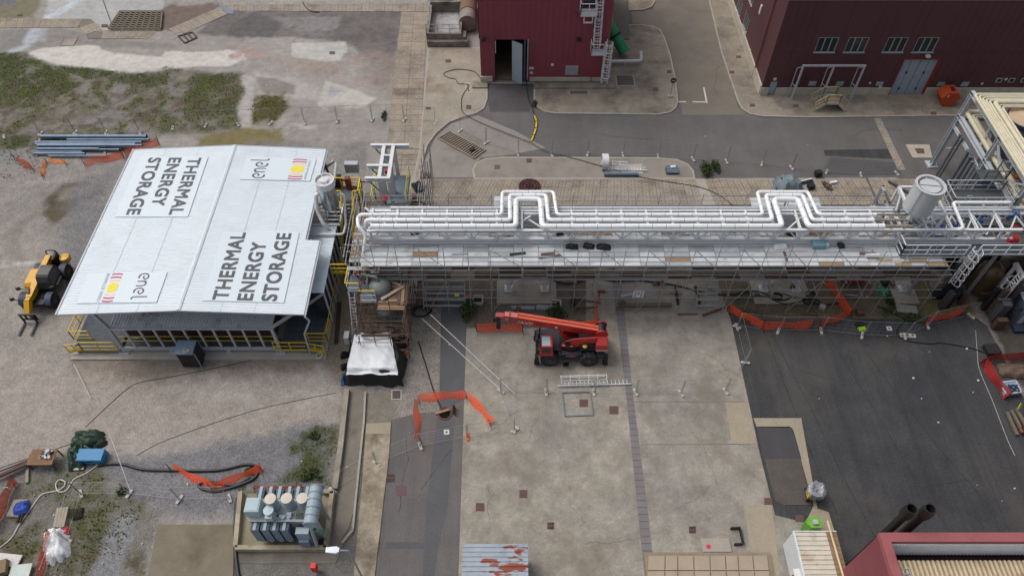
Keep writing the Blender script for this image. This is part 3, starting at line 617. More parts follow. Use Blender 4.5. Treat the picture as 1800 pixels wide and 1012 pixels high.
M_dkin=mat('dark_interior',(44,40,38),0.9,var=0.2,scale=0.8)
M_glass=mat('window_glass',(38,50,50),0.12,var=0.15,scale=1.2,spec=0.6)
M_doorb=mat('blue_grey_door',(150,164,176),0.5,var=0.06,scale=1.5,dirt=(128,140,152),dirt_amt=0.2)
M_grating=mat('grey_grating',(92,98,106),0.7,var=0.18,scale=3,fine=0.2,fscale=25)
M_redpaint=mat('red_paint',(176,42,38),0.5,var=0.1,scale=2)
def railing(mb,pts,h=1.1,r=0.025,step=1.3,toe=0.12,mi=0,mid=True):
    pts=[Vector(p) for p in pts]; z=Vector((0,0,1))
    for a,b in zip(pts[:-1],pts[1:]):
        L=(b-a).length; n=max(1,round(L/step))
        mb.bar(a+z*h,b+z*h,r*2,mi=mi)
        if mid: mb.bar(a+z*h*0.52,b+z*h*0.52,r*1.5,mi=mi)
        if toe: mb.bar(a+z*toe/2,b+z*toe/2,0.02,toe,mi=mi)
        for i in range(n+1):
            p=a.lerp(b,i/n); mb.bar(p,p+z*h,r*1.9,mi=mi)
def caged_ladder(mb,a,b,nrm,w=0.5,cage=0.38,c0=0.0,mi=0,r=0.03,step=0.3,hoop=0.9):
    """ladder from a up to b, hoops bulging towards nrm from fraction c0 up"""
    a=Vector(a); b=Vector(b); d=(b-a).normalized(); n=Vector(nrm).normalized(); s=d.cross(n).normalized(); L=(b-a).length
    for k in(-1,1): mb.bar(a+s*k*w/2,b+s*k*w/2,r*2,mi=mi)
    for i in range(1,int(L/step)): p=a+d*i*step; mb.bar(p-s*w/2,p+s*w/2,r*1.2,mi=mi)
    if cage:
        H=[]; q=c0*L
        while q<=L+0.01:
            c=a+d*q; H.append([c+s*(math.cos(t)*w*0.72)+n*(math.sin(t)*cage*2*0.95) for t in [math.pi*j/8 for j in range(9)]]); q+=hoop
        for h in H:
            for p,q2 in zip(h[:-1],h[1:]): mb.bar(p,q2,0.045,0.03,mi)
        for j in (1,2,4,6,7):
            if len(H)>1: mb.bar(H[0][j],H[-1][j],0.035,mi=mi)
# ---------------------------------------------------------------- building in the middle, maroon with an open door
YC=68.15
def wall_with_holes(mb,x0,x1,z0,z1,Y,holes,mi=0):
    xs=sorted({x0,x1,*[h[0] for h in holes],*[h[1] for h in holes]}); zs=sorted({z0,z1,*[h[2] for h in holes],*[h[3] for h in holes]})
    for i in range(len(xs)-1):
        for j in range(len(zs)-1):
            cx,cz=(xs[i]+xs[i+1])/2,(zs[j]+zs[j+1])/2
            if any(h[0]<cx<h[1] and h[2]<cz<h[3] for h in holes): continue
            mb.poly([(xs[i],Y,zs[j]),(xs[i+1],Y,zs[j]),(xs[i+1],Y,zs[j+1]),(xs[i],Y,zs[j+1])],mi)
def box_facade(x,y,z,w,d,h): pass
t=thing('warehouse_building','tall maroon clad building in the middle with its folding door standing open','building',((-3.3+10.1)/2,YC+9,0))
X0,X1=-3.35,10.1; dl,dr=F(869,70,YC).x,F(930,70,YC).x; dt=F(900,70,YC).z
mb=MB(); wall_with_holes(mb,X0,X1,0.25,16,YC,[(dl,dr,0.25,dt)])
mb.poly([(X1,YC,0.25),(X1,YC+18,0.25),(X1,YC+18,16),(X1,YC,16)]); mb.poly([(X0,YC+18,0.25),(X0,YC,0.25),(X0,YC,16),(X0,YC+18,16)]); mb.poly([(X1,YC+18,0.25),(X0,YC+18,0.25),(X0,YC+18,16),(X1,YC+18,16)])
x=X0+0.3
while x<X1-0.1:
    z0=dt+0.05 if dl-0.05<x<dr+0.05 else 0.62
    mb.box(x-0.03,x+0.03,YC-0.025,YC-0.002,z0,15.9); x+=0.6
mb.build('wall',M_maroonC,t)
mb=MB(); mb.box(X0-0.1,X1+0.1,YC-0.1,YC+18.1,16,16.3); mb.build('roof',M_maroonC,t)
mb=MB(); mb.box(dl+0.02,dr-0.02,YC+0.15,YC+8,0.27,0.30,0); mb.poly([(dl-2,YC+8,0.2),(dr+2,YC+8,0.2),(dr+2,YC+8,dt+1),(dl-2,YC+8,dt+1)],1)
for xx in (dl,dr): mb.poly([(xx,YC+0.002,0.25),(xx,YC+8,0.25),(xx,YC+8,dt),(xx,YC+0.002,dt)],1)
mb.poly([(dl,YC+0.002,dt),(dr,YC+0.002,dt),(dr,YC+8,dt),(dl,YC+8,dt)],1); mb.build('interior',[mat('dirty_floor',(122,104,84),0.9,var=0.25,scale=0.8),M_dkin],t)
mb=MB(); a=F(900,70,YC).x; bx=F(918,70,YC-0.7).x
mb.extr([(a,YC-0.03,0.3),(bx,YC-0.75,0.3),(bx,YC-0.75,dt-0.1),(a,YC-0.03,dt-0.1)],(0.03,0.06,0)); dp=mb.build('door',M_doorb,t)
mb=MB(); mb.box(F(921,100,YC).x,dr-0.35,YC+0.1,YC+0.3,0.3,dt-0.05); mb.build('door',mat('door_shade',(96,110,120),0.5),t)['label']='second folded leaf in the door opening'
mb=MB(); mb.bar((dr-.1,YC+.05,.3),(dr-.1,YC+.05,dt),0.12,0.1); mb.bar((dl+.1,YC-.04,dt-1.6),(dl+.1,YC-.04,dt-.1),0.08,0.06); each(mb,'door_frame',M_lg,t)
for u in (850,1018):
    mb=MB(); p=F(u,67,YC); mb.box(p.x-.22,p.x+.22,YC-.3,YC-.003,p.z-.12,p.z+.05); mb.box(p.x-.2,p.x+.2,YC-.24,YC-.03,p.z-.3,p.z-.12); mb.build('wall_lamp',M_blk,t)
a=F(995,116,YC);c=F(1015,131,YC); mb=MB()
for k in range(8): z=c.z+(a.z-c.z)*(k+.5)/8; mb.cbox(((a.x+c.x)/2,YC-.05,z),c.x-a.x,0.02,(a.z-c.z)/8*1.1,rx=R(-35))
mb.box(a.x-.05,c.x+.05,YC-.03,YC-.003,c.z-.05,a.z+.05); mb.build('louvre',mat('louvre_grey',(150,152,152),0.6),t)
mb=MB(); p=F(931,135,YC).x
mb.box(p,F(1038,135,YC).x,YC-.16,YC-.003,0.25,0.72); mb.box(F(1040,135,YC).x,X1+.02,YC-.13,YC-.003,0.25,0.68); mb.box(X0-.06,F(866,140,YC).x,YC-.2,YC-.003,0.25,.85); each(mb,'plinth',M_plinth,t)
mb=MB()
for u,v,w in ((934,120,.5),(934,128,.35),(971,114,.3)):
    p=F(u,v,YC); mb.box(p.x-w/2,p.x+w/2,YC-.05,YC-.003,p.z-.14,p.z+.14)
each(mb,'notice',M_white,t)
# ladders and platforms on its right corner
mb=MB(); pz=F(1040,86,YC).z; xa,xb=F(1040,86,YC-.9).x,F(1068,86,YC-.9).x
mb.box(xa,xb,YC-1.0,YC-.01,pz-.15,pz-.02); railing(mb,[(xa,YC-.02,pz),(xa,YC-1,pz),(xb-.4,YC-1,pz)],1.15,0.035,1.0,.15); railing(mb,[(xb,YC-.02,pz),(xb,YC-.6,pz)],1.15,.03,1,.15)
caged_ladder(mb,(F(1050,70,YC-.3).x,YC-.3,pz),(F(1052,0,YC-.3).x,YC-.3,14.5),(0,-1,0),.6,.42,.08,r=.045,step=.34,hoop=.8)
xl=X1-.1
caged_ladder(mb,(xl,YC-.55,0.25),(xl,YC-.55,pz+1.2),(0,-1,0),.6,.42,.22,r=.045,step=.34,hoop=.8); mb.bar((xl-.35,YC-.3,0.25),(xl-.35,YC-.3,pz),.16)
pz2=F(1030,17,YC).z; xa,xb=F(1021,17,YC-.9).x,F(1050,17,YC-.9).x
mb.box(xa,xb,YC-1.0,YC-.01,pz2-.2,pz2-.02); railing(mb,[(xa,YC-.02,pz2),(xa,YC-1,pz2),(xb,YC-1,pz2)],1.2,.04,1.0,.3)
mb.box(F(1026,22,YC).x,F(1041,22,YC).x,YC-.9,YC-.8,pz2-1.0,pz2-.85); mb.bar((F(1026,22,YC).x,YC-.85,pz2-1),(F(1026,22,YC).x,YC-.85,pz2),.1); mb.bar((F(1041,22,YC).x,YC-.85,pz2-1),(F(1041,22,YC).x,YC-.85,pz2),.1)
mb.build('access_ladder',M_gw,t)
mb=MB(); p=F(1026,10,YC);q=F(1048,0,YC); mb.box(p.x,q.x,YC-.04,YC-.003,p.z-.2,p.z+2); mb.build('window',M_glass,t)
# green duct and white pipe beside it
mb=MB(); a=G(1098,92,0.75); b_=Vector((X1+.2,a.y+2.2,3.6)); mb.tube(fillet([a,a.lerp(b_,.9),b_+Vector((-.6,.6,.8))],.6),.62,18); c=a.lerp(b_,.45); mb.tube([c,c+(b_-a).normalized()*.25],.7,18,1); mb.tube([a,a+(a-b_).normalized()*.05],.66,18,2)
solo(mb,'duct',[mat('green_duct',(44,140,92),0.45,var=.1),M_blk,mat('green_dark',(50,104,92),.5)],'big green duct slanting out of the maroon wall beside the ladder','duct')
mb=MB(); p0=G(1072,108,.6); p1=G(1127,107,.6); mb.tube(fillet([p0,p1,p1+Vector((0,.9,.6))],.25),.17,10); mb.bar(p0.lerp(p1,.5)-Vector((0,0,.6)),p0.lerp(p1,.5),.12)
solo(mb,'pipe',M_gw,'short white pipe with an upturned end running right from the foot of the caged ladder','pipe')
# ---------------------------------------------------------------- right-hand maroon hall
YR=65.95; XR=26.5; HR=11.05; XE=80
t=thing('hall_building','long dark maroon hall on the right with strip windows and a grey folding gate','building',((XR+XE)/2,YR+20,0))
wins=[]
for u0,u1 in ((1430,1478),(1482,1530),(1550,1598),(1602,1651)):
    a=F((u0+u1)/2-24+3,91.5,YR); b_=F((u0+u1)/2+24-3,66,YR); xm=(F(u0,91,YR).x+F(u1,66,YR).x)/2
    wins.append((F(u0+1,91.5,YR).x,F(u1-12,91.5,YR).x,F(1500,91.5,YR).z,F(1500,66,YR).z))
gate=(F(1561,167,YR).x,F(1619,170,YR).x,0.12,F(1620,105,YR).z); sdoor=(F(1347,170,YR).x,F(1359,170,YR).x,0.12,F(1360,144,YR).z)
mb=MB(); wall_with_holes(mb,XR,XE,0.1,HR,YR,wins+[gate,sdoor])
mb.poly([(XE,YR,.1),(XE,YR+40,.1),(XE,YR+40,HR),(XE,YR,HR)]); mb.poly([(XE,YR+40,.1),(XR,YR+40,.1),(XR,YR+40,HR),(XE,YR+40,HR)])
lw=[]
def lwin(v0,v1,u): 
    a=S(u,v0,XR); b_=S(u,v1,XR); return a,b_
for (ua,va,ub,vb) in ((1300,30,1293,8),(1312,58,1305,35),(1322,10,1314,-8)):
    p=S(ua,va,XR); q=S(ub,vb,XR); lw.append((p.y,p.y+1.9,p.z-.1,p.z+1.7))
ys=sorted({YR,YR+40,*[w[0] for w in lw],*[w[1] for w in lw]}); zs=sorted({.1,HR,*[w[2] for w in lw],*[w[3] for w in lw]})
for i in range(len(ys)-1):
    for j in range(len(zs)-1):
        cy,cz=(ys[i]+ys[i+1])/2,(zs[j]+zs[j+1])/2
        if any(w[0]<cy<w[1] and w[2]<cz<w[3] for w in lw): continue
        mb.poly([(XR,ys[i+1],zs[j]),(XR,ys[i],zs[j]),(XR,ys[i],zs[j+1]),(XR,ys[i+1],zs[j+1])])
mb.box(XR+.6,XE,YR-.02,YR-.003,5.3,5.33)
x=XR+.5
while x<XE-.2:
    for z0,z1 in ((1.05,5.28),(5.36,HR-.1)):
        if not any(w[0]-.1<x<w[1]+.1 and not(w[3]<z0 or w[2]>z1) for w in wins+[gate,sdoor]): mb.box(x-.025,x+.025,YR-.02,YR-.002,z0,z1)
    x+=0.75
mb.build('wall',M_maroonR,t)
mb=MB(); mb.box(XR-.1,XE,YR-.08,YR+40,HR,HR+.2,0); mb.build('roof',mat('roof_edge',(170,150,144),.7),t)
mb=MB(); mb.box(XR-.07,sdoor[0]-.03,YR-.14,YR-.003,.1,1.0); mb.box(sdoor[1]+.03,gate[0]-.1,YR-.14,YR-.003,.1,1.0); mb.box(gate[1]+.1,XE,YR-.14,YR-.003,.1,1.0); mb.box(XR-.16,XR-.003,YR,YR+40,.1,1.25); each(mb,'plinth',M_plinth,t)
for w in wins:
    mb=MB(); mb.box(w[0],w[1],YR+.12,YR+.16,w[2],w[3]); p=mb.build('window',M_glass,t); mb=MB(); f=.045
    for x0,x1 in ((w[0],w[0]+f),(w[1]-f,w[1])): mb.box(x0,x1,YR-.03,YR+.11,w[2],w[3])
    for q in (1/3,2/3): xx=w[0]+(w[1]-w[0])*q; mb.box(xx-.035,xx+.035,YR-.02,YR+.11,w[2],w[3])
    mb.box(w[0]+f,w[1]-f,YR-.03,YR+.11,w[3]-f,w[3]); mb.box(w[0]-.1,w[1]+.1,YR-.12,YR+.1,w[2]-.1,w[2]-.003); mb.build('frame',mat('window_frame',(160,162,162),.5),p)
    mb=MB(); k=w[2]+.3
    while k<w[3]-.9: mb.box(w[0]+.08,w[1]-.08,YR+.09,YR+.11,k,k+.03); k+=.14
    mb.build('blind',mat('blind',(62,76,74),.7),p)
for w in lw:
    mb=MB(); mb.box(XR+.1,XR+.14,w[0],w[1],w[2],w[3]); p=mb.build('window',M_glass,t); mb=MB()
    for q in (0.03,.35,.66,.97): y=w[0]+(w[1]-w[0])*q; mb.box(XR-.02,XR+.1,y-.05,y+.05,w[2],w[3])
    mb.box(XR-.1,XR+.1,w[0]-.1,w[1]+.1,w[2]-.1,w[2]-.003); mb.build('frame',mat('window_frame',(160,162,162),.5),p)
mb=MB(); n=4
for i in range(n): a=gate[0]+(gate[1]-gate[0])*i/n+.03; c=gate[0]+(gate[1]-gate[0])*(i+1)/n-.03; mb.box(a,c,YR+.2,YR+.28,.14,gate[3]-.05)
mb.box(gate[0],gate[1],YR+.3,YR+.34,.12,gate[3],1); 
for u in (gate[0]+(gate[1]-gate[0])*.25,gate[0]+(gate[1]-gate[0])*.75):
    for z in (.6,2.6,4.6): mb.box(u-.08,u+.08,YR+.14,YR+.2,z,z+.25,1)
g_=mb.build('gate',[M_doorb,M_blk],t)
mb=MB(); f=.12; mb.box(gate[0]-f,gate[1]+f,YR-.06,YR+.2,gate[3],gate[3]+f); mb.box(gate[1],gate[1]+f,YR-.06,YR+.2,.1,gate[3]); mb.box(gate[0]-f,gate[0],YR-.06,YR+.2,.1,gate[3]); each(mb,'gate_frame',mat('red_frame',(140,48,42),.6),t)
mb=MB(); mb.box(sdoor[0],sdoor[1],YR+.05,YR+.1,.12,sdoor[3]); mb.bar((sdoor[1]-.12,YR-.0,1.1),(sdoor[1]-.12,YR+.05,1.1),.05); mb.build('door',M_doorb,t)
mb=MB()
for u,v,w,h in ((1428,146.5,.75,.5),(1476,147,.75,.5),(1546,147,.75,.5),(1654,148,.75,.5),(1696,148,.75,.5)):
    p=F(u,v,YR); mb.box(p.x-w/2,p.x+w/2,YR-.06,YR-.003,p.z-h/2,p.z+h/2)
each(mb,'vent_cover',mat('vent_cover',(150,160,164),.5),t)
for u,v in ((1756,141),(1778,141),(1800,141)):
    mb=MB(); p=F(u,v,YR); mb.box(p.x-.3,p.x+.3,YR-.06,YR-.003,p.z-.25,p.z+.25,0); mb.box(p.x-.22,p.x+.22,YR-.065,YR-.061,p.z-.18,p.z+.18,1); mb.build('small_window',[M_lg,M_glass],t)
mb=MB()
for u,v,w in ((1362,139,.3),(1529,146,.2),(1547,153,.3),(1768,139,.25),(1726,147,.2)):
    p=F(u,v,YR); mb.box(p.x-w/2,p.x+w/2,YR-.08,YR-.003,p.z-w/2,p.z+w/2)
mb.box(F(1630,97,YR).x-.2,F(1630,97,YR).x+.2,YR-.4,YR-.003,F(1630,97,YR).z-.1,F(1630,97,YR).z+.1)
each(mb,'wall_fitting',M_white,t)
mb=MB()
for y in (YR+3.2,): mb.tube([(XR-.12,y,.2),(XR-.12,y,HR-.1)],.07,8)
mb.build('drain_pipe',M_maroonB,t)
mb=MB(); p=S(1338,17,XR); mb.box(XR-.12,XR-.003,p.y-.2,p.y+.2,p.z-.5,p.z+.5); p=S(1319,90,XR); mb.box(XR-.1,XR-.003,p.y-.1,p.y+.1,p.z-.2,p.z+.2); each(mb,'notice',M_white,t)
# grey portal frames in front of the hall
tt=thing('portal_support','slim grey steel portal frame with three double posts against the hall wall','frame',(G(1450,172).x,YR-.6,0.12))
ztop=F(1460,117,YR-.9).z; mb=MB(); xs=[F(u,117,YR-.9).x for u in (1412,1466,1520)]
for x in xs:
    mb.bar((x,YR-.9,.12),(x,YR-.9,ztop),.16,mi=0)
each(mb,'post',M_lg,tt)
mb=MB(); mb.bar((xs[0]-.1,YR-.9,ztop+.09),(xs[2]+.1,YR-.9,ztop+.09),.16); mb.build('crossbeam',M_lg,tt)
mb=MB()
for x in xs: mb.bar((x-.35,YR-.45,.12),(x-.35,YR-.45,ztop-.5),.07); mb.bar((x-.35,YR-.45,ztop-.5),(x,YR-.9,ztop-.05),.06); mb.bar((x-.35,YR-.45,1.9),(x,YR-.9,1.7),.06)
each(mb,'stay',M_lg,tt)
# yellow steps over the kerb of the hall
t=thing('crossover_steps','cream step-over stair with handrails on the hall pavement','steps',(G(1457,190).x,G(1457,190).y,.12))
x0,x1=G(1428,197).x,G(1486,197).x; yy=G(1450,197).y; y2=yy+1.35; zt=1.15; q=1.05; xa,xb=x0+q,x1-q
mb=MB(); mb.box(xa,xb,yy,y2,zt-.06,zt); mb.build('platform',mat('deck_tan',(138,124,104),.8,var=.15,scale=2),t)
mb=MB()
for k in range(4):
    f=(k+.5)/4.5; mb.box(x0+q*f-.12,x0+q*f+.14,yy+.05,y2-.05,.12+(zt-.12)*f,.16+(zt-.12)*f); mb.box(x1-q*f-.14,x1-q*f+.12,yy+.05,y2-.05,.12+(zt-.12)*f,.16+(zt-.12)*f)
mb.build('tread',mat('deck_tan',(138,124,104)),t)
mb=MB()
for y in (yy-.03,y2+.03):
    mb.bar((x0,y,.15),(xa,y,zt-.05),.05,.28); mb.bar((x1,y,.15),(xb,y,zt-.05),.05,.28); mb.bar((xa,y,zt-.05),(xb,y,zt-.05),.05,.26)
mb.build('stringer',mat('pale_stringer',(196,190,178),.6),t)
mcr=mat('cream_rail',(196,186,146),.5)
for y in (yy-.03,y2+.03):
    mb=MB(); pts=[(x0+.05,y,.3),(xa,y,zt),(xb,y,zt),(x1-.05,y,.3)]
    railing(mb,pts,1.0,.03,1.2,0); mb.build('handrail',mcr,t)
# orange skip bin
mb=MB(); c=G(1662,188); y0,y1=c.y-.1,c.y+1.3; w=.95; z=0.12
prof=[(-w,z+1.0),(-w*.55,z+.1),(w*.55,z+.1),(w,z+1.0),(w*.62,z+1.7),(-w*.5,z+1.7)]
mb.extr([(c.x+a,y0,b_) for a,b_ in prof],(0,y1-y0,0),0); mb.box(c.x-.05,c.x+.28,y0+.35,y0+.95,z+1.7,z+1.78,1); mb.box(c.x-.45,c.x-.32,y0-.01,y0-.003,z+1.15,z+1.45,2); mb.bar((c.x-w*.55,y0-.02,z+.14),(c.x+w*.55,y0-.02,z+.14),.05,.1)
solo(mb,'skip_bin',[mat('orange_skip',(176,72,36),.55,var=.12,scale=2,dirt=(140,60,36),dirt_amt=.2),M_blk,M_white],'orange six-sided skip bin standing against the hall wall','skip')
# round road sign at the kerb
t=thing('road_sign','round blue road sign on a pole at the kerb by the side road','sign',G(1178,170,.12)); p=G(1178,170,.12); mb=MB(); mb.bar(p,p+Vector((0,0,2.5)),.06); mb.build('pole',M_galv,t)
mb=MB(); q=F(1185,139,p.y-.05); q=Vector((p.x,p.y,2.2)); mb.cyl(q+Vector((0,-.05,0)),q+Vector((0,-.08,0)),.32,n=20); mb.build('disc',mat('sign_blue',(30,52,72),.4),t); mb=MB(); mb.cbox(q+Vector((0,-.084,0)),.4,.004,.08); mb.build('emblem',M_white,t)
mb=MB(); mb.box(p.x-.3,p.x+.3,p.y-.2,p.y+.2,.12,.26); mb.build('foot',M_kerb,t)
# ---------------------------------------------------------------- near maroon building with its parapet roof, bottom right
z=9.0; c=G(1548,937,z); x0,y1=c.x,c.y; x1=x0+40; y0=y1-22
w=.45
t=thing('parapet_building','near maroon building seen from above, parapet round a ribbed cream roof','building',((x0+x1)/2,(y0+y1)/2,0))
mb=MB(); mb.box(x0,x0+.5,y0,y1,0,z-.352); mb.box(x0+.5,x1,y1-.42,y1,0,z-.352); mb.box(x0+.5,x1,y0,y1-.42,0,5.5); mb.box(x0-.02,x0-.003,y0,y1,4.6,4.66); mb.box(x0-.05,x0-.003,y0,y1,z-.75,z-.36); mb.build('wall',M_maroonB,t)
mb=MB()
mb.box(x0-.06,x0+w,y0,y1+.06,z-.35,z); mb.box(x0+w,x1,y1-.45,y1+.06,z-.35,z); mb.build('parapet_cap',mat('parapet_paint',(152,88,90),.6,var=.08,dirt=(136,78,80),dirt_amt=.3),t)
zr=z-1.85; yi=y1-.45; mb=MB(); k=x0+w
while k<x1: mb.extr([(k,yi-.03,zr-.1),(k+.1,yi-.09,zr-.1),(k+.2,yi-.03,zr-.1),(k+.2,yi-.003,zr-.1),(k,yi-.003,zr-.1)],(0,0,1.6)); k+=.2
mb.build('parapet_lining',mat('lining_blue_white',(226,232,238),.5,var=.08,scale=2),t)
mb=MB(); k=x0+w+.02
zt=z-.34
while k<x1:
    mb.box(k,k+.13,y0,yi-.5,zr+.0,zr+.30,0); mb.box(k+.13,k+.27,y0,yi-.5,zr-.02,zr+.18,1); k+=.27
mb.build('roof',[mat('rib_cream',(206,192,160),.6,var=.12,scale=1,dirt=(170,138,112),dirt_amt=.5),mat('rib_rose',(168,140,118),.7,var=.12,scale=1,dirt=(140,104,88),dirt_amt=.5)],t)
mb=MB(); mb.box(x0+w,x1,yi-.5,yi-.1,zr-.5,zr-.4); mb.build('gutter',M_blk,t)
mb=MB(); xs=G(1586,990,zr+.6).x; 
for q in (0,.4): mb.bar((xs+q,yi-.9,zr+.35),(xs+q,yi-3.4,zr+.35),.05)
for k in range(9): mb.bar((xs,yi-1-.28*k,zr+.37),(xs+.4,yi-1-.28*k,zr+.37),.04)
mb.build('roof_ladder',M_lg,t)
for u0,lb in ((1603,'left of the two black exhaust pipes rising behind the near parapet'),(1636,'right of the two black exhaust pipes, browner at its flared top')):
    b0=G(u0,893,10.5); x,y=b0.x,b0.y; t=thing('exhaust_pipe',lb,'exhaust pipe',(x,y,0),0,'exhaust pipes behind the near building')
    mb=MB(); mb.lathe((x,y,0),[(.23,0),(.23,9.3),(.35,9.7),(.35,10.2),(.3,10.5),(.25,10.5),(.25,9.6)],18); mb.build('flue',mat('flue_brown' if u0>1620 else 'flue_black',(40,34,30) if u0>1620 else (30,28,27),.6,var=.2,scale=3),t)
    mb=MB(); mb.cyl((x,y,9.7),(x,y,9.72),.28,n=14); mb.build('mouth',mat('soot',(14,13,12),.9),t)
    mb=MB(); mb.tube([(x+.33,y+.1,0),(x+.33,y+.1,9.0)],.06,8); 
    for q in (2,5,8): mb.bar((x+.33,y+.1,q),(x,y,q),.05)
    mb.build('cable_conduit',M_blk,t)
# ---------------------------------------------------------------- portable cabin with ribbed roof
z=2.6; a=G(1395,933,z); b_=G(1451,932,z); x0,x1,y1=a.x,b_.x,a.y; y0=y1-6.0; x2=G(1470,933,z).x
t=thing('site_cabin','white site cabin with a ribbed cream roof and a wall air conditioner','cabin',((x0+x1)/2,(y0+y1)/2,0))
mb=MB(); mb.box(x0,x2,y0,y1,.15,z-.12); mb.build('wall',mat('cabin_white',(206,212,216),.5,var=.06),t)
mb=MB(); k=y0; mb.box(x0-.03,x2,y0,y1,z-.12,z-.06)
while k<y1-.1: mb.box(x0+.06,x1,k,k+.2,z-.06,z+.0); k+=.3
mb.build('roof',mat('cabin_roof',(204,198,184),.6,var=.1,dirt=(176,160,134),dirt_amt=.3),t)
mb=MB(); mb.box(x0-.06,x0+.06,y0,y1+.02,z-.14,z+.05); mb.box(x0+.06,x2,y1-.03,y1+.03,z-.14,z+.02); mb.build('roof_trim',mat('trim_white',(214,220,226),.5),t)
mb=MB(); mb.box(x1+.02,x2,y0,y1-.03,z-.06,z-.03,0)
k=y0
while k<y1-.1: mb.box(x1+.05,x2-.03,k,k+.1,z-.03,z+.0,0); k+=.3
mb.build('roof_rack',mat('rack_rust',(142,118,92),.8,var=.2),t)
mb=MB(); mb.box(x0-.4,x0-.003,y1-3.2,y1-2.2,1.5,2.1); p=mb.build('air_conditioner',mat('aircon',(216,216,212),.5),t); mb=MB(); mb.cyl((x0-.404,y1-2.7,1.8),(x0-.42,y1-2.7,1.8),.22); mb.build('fan_grille',M_blk,p)
mb=MB(); a=Vector((x1+.15,y1+.55,z+.35)); b_=Vector((x1+.35,y1-6,z+.15)); mb.tube([a,b_],.07,8)
solo(mb,'pole',mat('pole_cream',(208,190,150),.6),'long cream pole lying along the edge of the cabin roof','pole')
mb=MB(); c=G(1422,929,.06); pts=[(c.x+.6*math.cos(q*1.047),c.y+.45*math.sin(q*1.047)) for q in range(6)]; mb.prism(pts,.06,1.3); mb.box(c.x-.15,c.x+.15,c.y-.2,c.y+.1,1.3,1.5,1)
solo(mb,'tank_cover',[mat('lime_green',(112,168,64),.5),M_lg],'lime green hexagonal tank cover poking out behind the white cabin','tank')
# ---------------------------------------------------------------- rusty tin roof and concrete covers at the bottom edge
z=2.5; a=G(814,956,z); b_=G(928,953,z); x0,x1,y1=a.x,b_.x,a.y; y0=y1-5
t=thing('tin_shed','tin shed with a blue-grey corrugated roof patched with rust','shed',((x0+x1)/2,(y0+y1)/2,0))
mb=MB(); mb.box(x0+.12,x1-.12,y0,y1-.15,.05,z-.12); mb.build('wall',M_lg,t)
mb=MB(); k=y0; n=0
pr=[]
while k<y1-.001: pr+=[(k,z-.05),(k+.04,z+.0),(k+.22,z+.0),(k+.26,z-.05)]; k+=.30
v=[(x,y,zz) for x in (x0,x1) for y,zz in pr]; m_=len(pr); mb.add(v,[[i,i+1,m_+i+1,m_+i] for i in range(m_-1)],0); 
mr_=mat('tin_roof',(154,164,174),.5,var=.14,scale=1.2,dirt=(134,146,158),dirt_amt=.5,fine=.06)
def tin_rust():
    nt=mr_.node_tree; N=nt.nodes; L=nt.links; b=N['Principled BSDF']; src=b.inputs['Base Color'].links[0].from_socket
    geo=N.new('ShaderNodeNewGeometry'); no=N.new('ShaderNodeTexNoise'); no.inputs['Scale'].default_value=1.0; no.inputs['Detail'].default_value=8
    mp=N.new('ShaderNodeMapping'); mp.inputs['Scale'].default_value=(.7,1.9,1); L.new(geo.outputs['Position'],mp.inputs[0]); L.new(mp.outputs[0],no.inputs['Vector'])
    d=N.new('ShaderNodeVectorMath'); d.operation='DISTANCE'; cc=G(885,988,z); d.inputs[1].default_value=(cc.x+.2,cc.y,cc.z); L.new(geo.outputs['Position'],d.inputs[0])
    r=N.new('ShaderNodeMapRange'); r.inputs[1].default_value=0.2; r.inputs[2].default_value=2.6; r.inputs[3].default_value=.13; r.inputs[4].default_value=-.22; L.new(d.outputs['Value'],r.inputs[0])
    ad=N.new('ShaderNodeMath'); L.new(no.outputs[0],ad.inputs[0]); L.new(r.outputs[0],ad.inputs[1])
    q=N.new('ShaderNodeMapRange'); q.inputs[1].default_value=.55; q.inputs[2].default_value=.59; L.new(ad.outputs[0],q.inputs[0])
    mx=N.new('ShaderNodeMix'); mx.data_type='RGBA'; L.new(q.outputs[0],mx.inputs['Factor']); L.new(src,mx.inputs['A']); mx.inputs['B'].default_value=(*lin((136,66,44)),1); L.new(mx.outputs['Result'],b.inputs['Base Color'])
tin_rust(); mb.build('roof',mr_,t)
t=thing('concrete_hatch','row of tan precast covers over a pit beside the drain channel','hatch cover',(G(1245,995).x,G(1245,1000).y,0))
P=gp([(1131,972),(1352,972),(1372,1075),(1142,1075)]); mb=MB(); mb.prism([(p.x,p.y) for p in P],0,.22); mb.build('curb',mat('curb_brown',(138,126,110),.9,var=.15),t)
us=[1138,1168,1190,1218,1246,1273,1295,1321,1347]
for i in range(8):
    mb=MB(); 
    for v0,v1 in ((979,1004),(1005.5,1060)):
        k=(us[i+1]-us[i])
        q=[(us[i]+.8+(v0-979)*.16*(i-2)/8,v0),(us[i+1]-.8+(v0-979)*.16*(i-1)/8,v0),(us[i+1]-.8+(v1-979)*.16*(i-1)/8,v1),(us[i]+.8+(v1-979)*.16*(i-2)/8,v1)]
        mb.prism([(p.x,p.y) for p in gp(q)],.2,.32)
    mb.build('cover_slab',mat('cover_tan',(164,150,132),.85,var=.08,scale=.8,dirt=(160,142,120),dirt_amt=.4),t)
mb=MB(); mb.prism([(p.x,p.y) for p in gp([(1230,948),(1280,947),(1285,971),(1235,971)])],.05,.22); p=G(1245.5,960,.225); mb.lathe(p,[(.0,.0),(.16,.0)],14,1)
solo(mb,'lid_slab',[mat('lid_grey',(160,152,142),.8,var=.08),mat('red_dot',(190,62,68),.7)],'flat grey lid slab marked with a red dot','slab')
mb=MB(); P=gp([(1283,930),(1299,929),(1305,957),(1290,958)])
for i in range(4):
    if i==3: continue
    a,c=P[i],P[(i+1)%4]; mb.bar(a+Vector((0,0,.2)),c+Vector((0,0,.2)),.09,.3)
